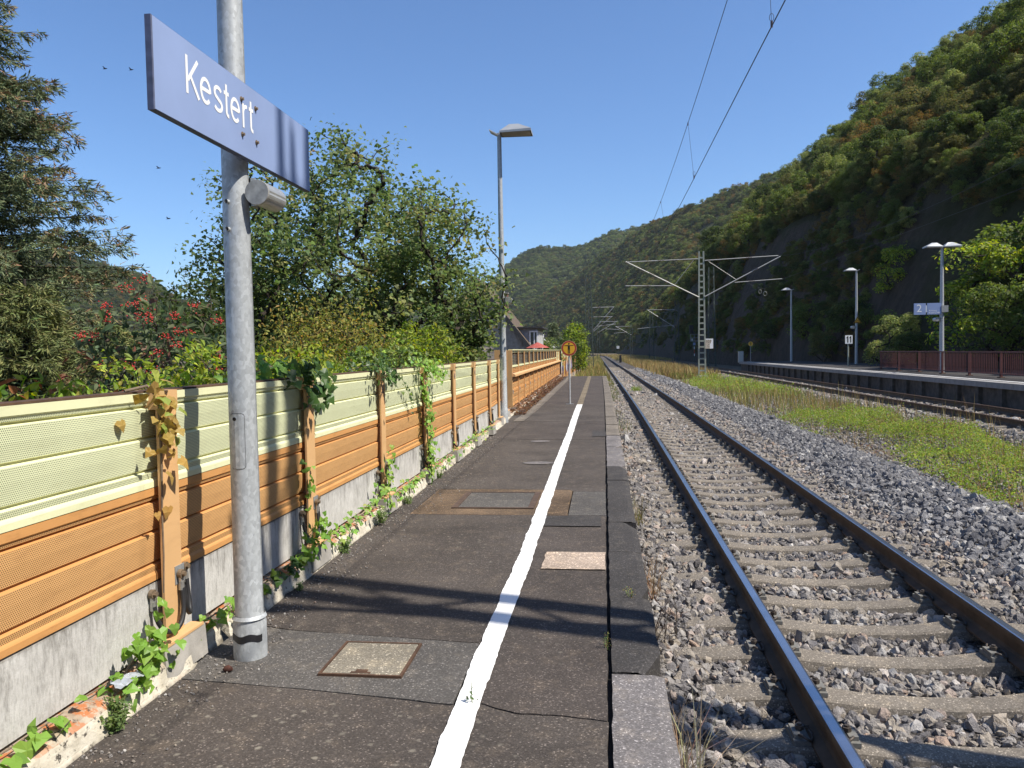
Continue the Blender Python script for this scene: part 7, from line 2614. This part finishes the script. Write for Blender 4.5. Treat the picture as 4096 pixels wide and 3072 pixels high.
# grit and crumbs on the platform near the kerb
n = 1500
gy_ = rr2.uniform(2.4, 14, n)
gx_ = np.array([float(kx(v)) for v in gy_]) + .03 + np.abs(rr2.normal(0, .16, n))
gn_scatter("platform_grit", np.stack([gx_, gy_, np.full(n, .005)], 1), rr2.uniform(0, 6.28, (n, 3)), rr2.uniform(.002, .0065, n), M['stone'], None, 3)

# =================================================================== SMALL THINGS
lt = thing("crumpled_wrapper", "crumpled clear plastic wrapper lying on the kerb below the ivy", "litter", (-2.10, 3.02, .14))
r = rng_(55)
V, F = [], []
nu, nv = 13, 8
for i in range(nu):
    for j in range(nv):
        u_, v_ = i / (nu - 1), j / (nv - 1)
        V.append((-2.125 + .075 * v_ + r.uniform(-.009, .009), 2.96 + .17 * u_, .142 + .030 * math.sin(3.1 * v_) * (0.5 + .5 * math.cos(2 * u_)) + r.uniform(0, .020)))
for i in range(nu - 1):
    for j in range(nv - 1):
        F += [(i * nv + j, (i + 1) * nv + j, (i + 1) * nv + j + 1), (i * nv + j, (i + 1) * nv + j + 1, i * nv + j + 1)]
MB().add(V, F).build("film", M['plastic'], lt)
pc = thing("pine_cone", "small brown cone lying on the asphalt left of the pole base", "cone", (-1.86, 3.52, .0))
MB().tube([(-1.885, 3.52, .012), (-1.875, 3.522, .016), (-1.86, 3.524, .018), (-1.845, 3.526, .014), (-1.838, 3.527, .011)], [.004, .014, .018, .012, .003], 9).build("scales", plain("cone_brown", (.09, .04, .03), .9, 0, .4, 80, .2, .8), pc)
tw = thing("dry_twig", "bent dry twig lying across the kerb in the lower left corner", "twig", (-2.10, 2.55, .14))
MB().tube([(-2.15, 2.66, .15), (-2.11, 2.62, .155), (-2.09, 2.57, .15), (-2.07, 2.53, .14)], .0035, 5).tube([(-2.09, 2.57, .15), (-2.06, 2.62, .15), (-2.08, 2.70, .15)], .0025, 5).build("wood", M['bark'], tw)
for k, (x_, y_, z_, lab) in enumerate(((-17.6, 26, 11.9, "tiny dark bird high in the sky nearest the spruce top"), (-16.6, 26, 11.8, "tiny dark bird high in the sky left of the Kestert sign"), (-15.7, 26, 8.3, "tiny dark bird in the open sky left of the pole"), (-15.4, 26, 6.5, "lowest tiny dark bird above the left hill"))):
    b = thing("bird", lab, "bird", (x_, y_, z_))
    s_ = 0.085
    mb = MB().tube([(x_ - s_, y_, z_), (x_ - .5 * s_, y_, z_ + .006), (x_, y_, z_ + .01), (x_ + .6 * s_, y_, z_ + .012), (x_ + s_, y_, z_ + .012)], [.004, .014, .02, .016, .006], 6)
    for sd in (-1, 1):
        mb.add([(x_ - .03, y_, z_ + .015), (x_ + .03, y_, z_ + .015), (x_ + .005, y_ + sd * .11, z_ + .06), (x_ - .03, y_ + sd * .10, z_ + .055)], [(0, 1, 2, 3)])
    mb.build("body", M['black_paint'], b)

# =================================================================== AIR
def mat_haze():
    m = bpy.data.materials.new("summer_haze")
    m.use_nodes = True
    t = m.node_tree
    t.nodes.clear()
    o = t.nodes.new("ShaderNodeOutputMaterial")
    v = t.nodes.new("ShaderNodeVolumePrincipled")
    v.inputs["Color"].default_value = (0.86, 0.92, 1.0, 1)
    v.inputs["Density"].default_value = 0.00008
    v.inputs["Anisotropy"].default_value = 0.2
    t.links.new(v.outputs[0], o.inputs["Volume"])
    return m


tag(MB().box(-1710, 1710, -310, 2510, -4.2, 226).build("haze", mat_haze()), kind="stuff")
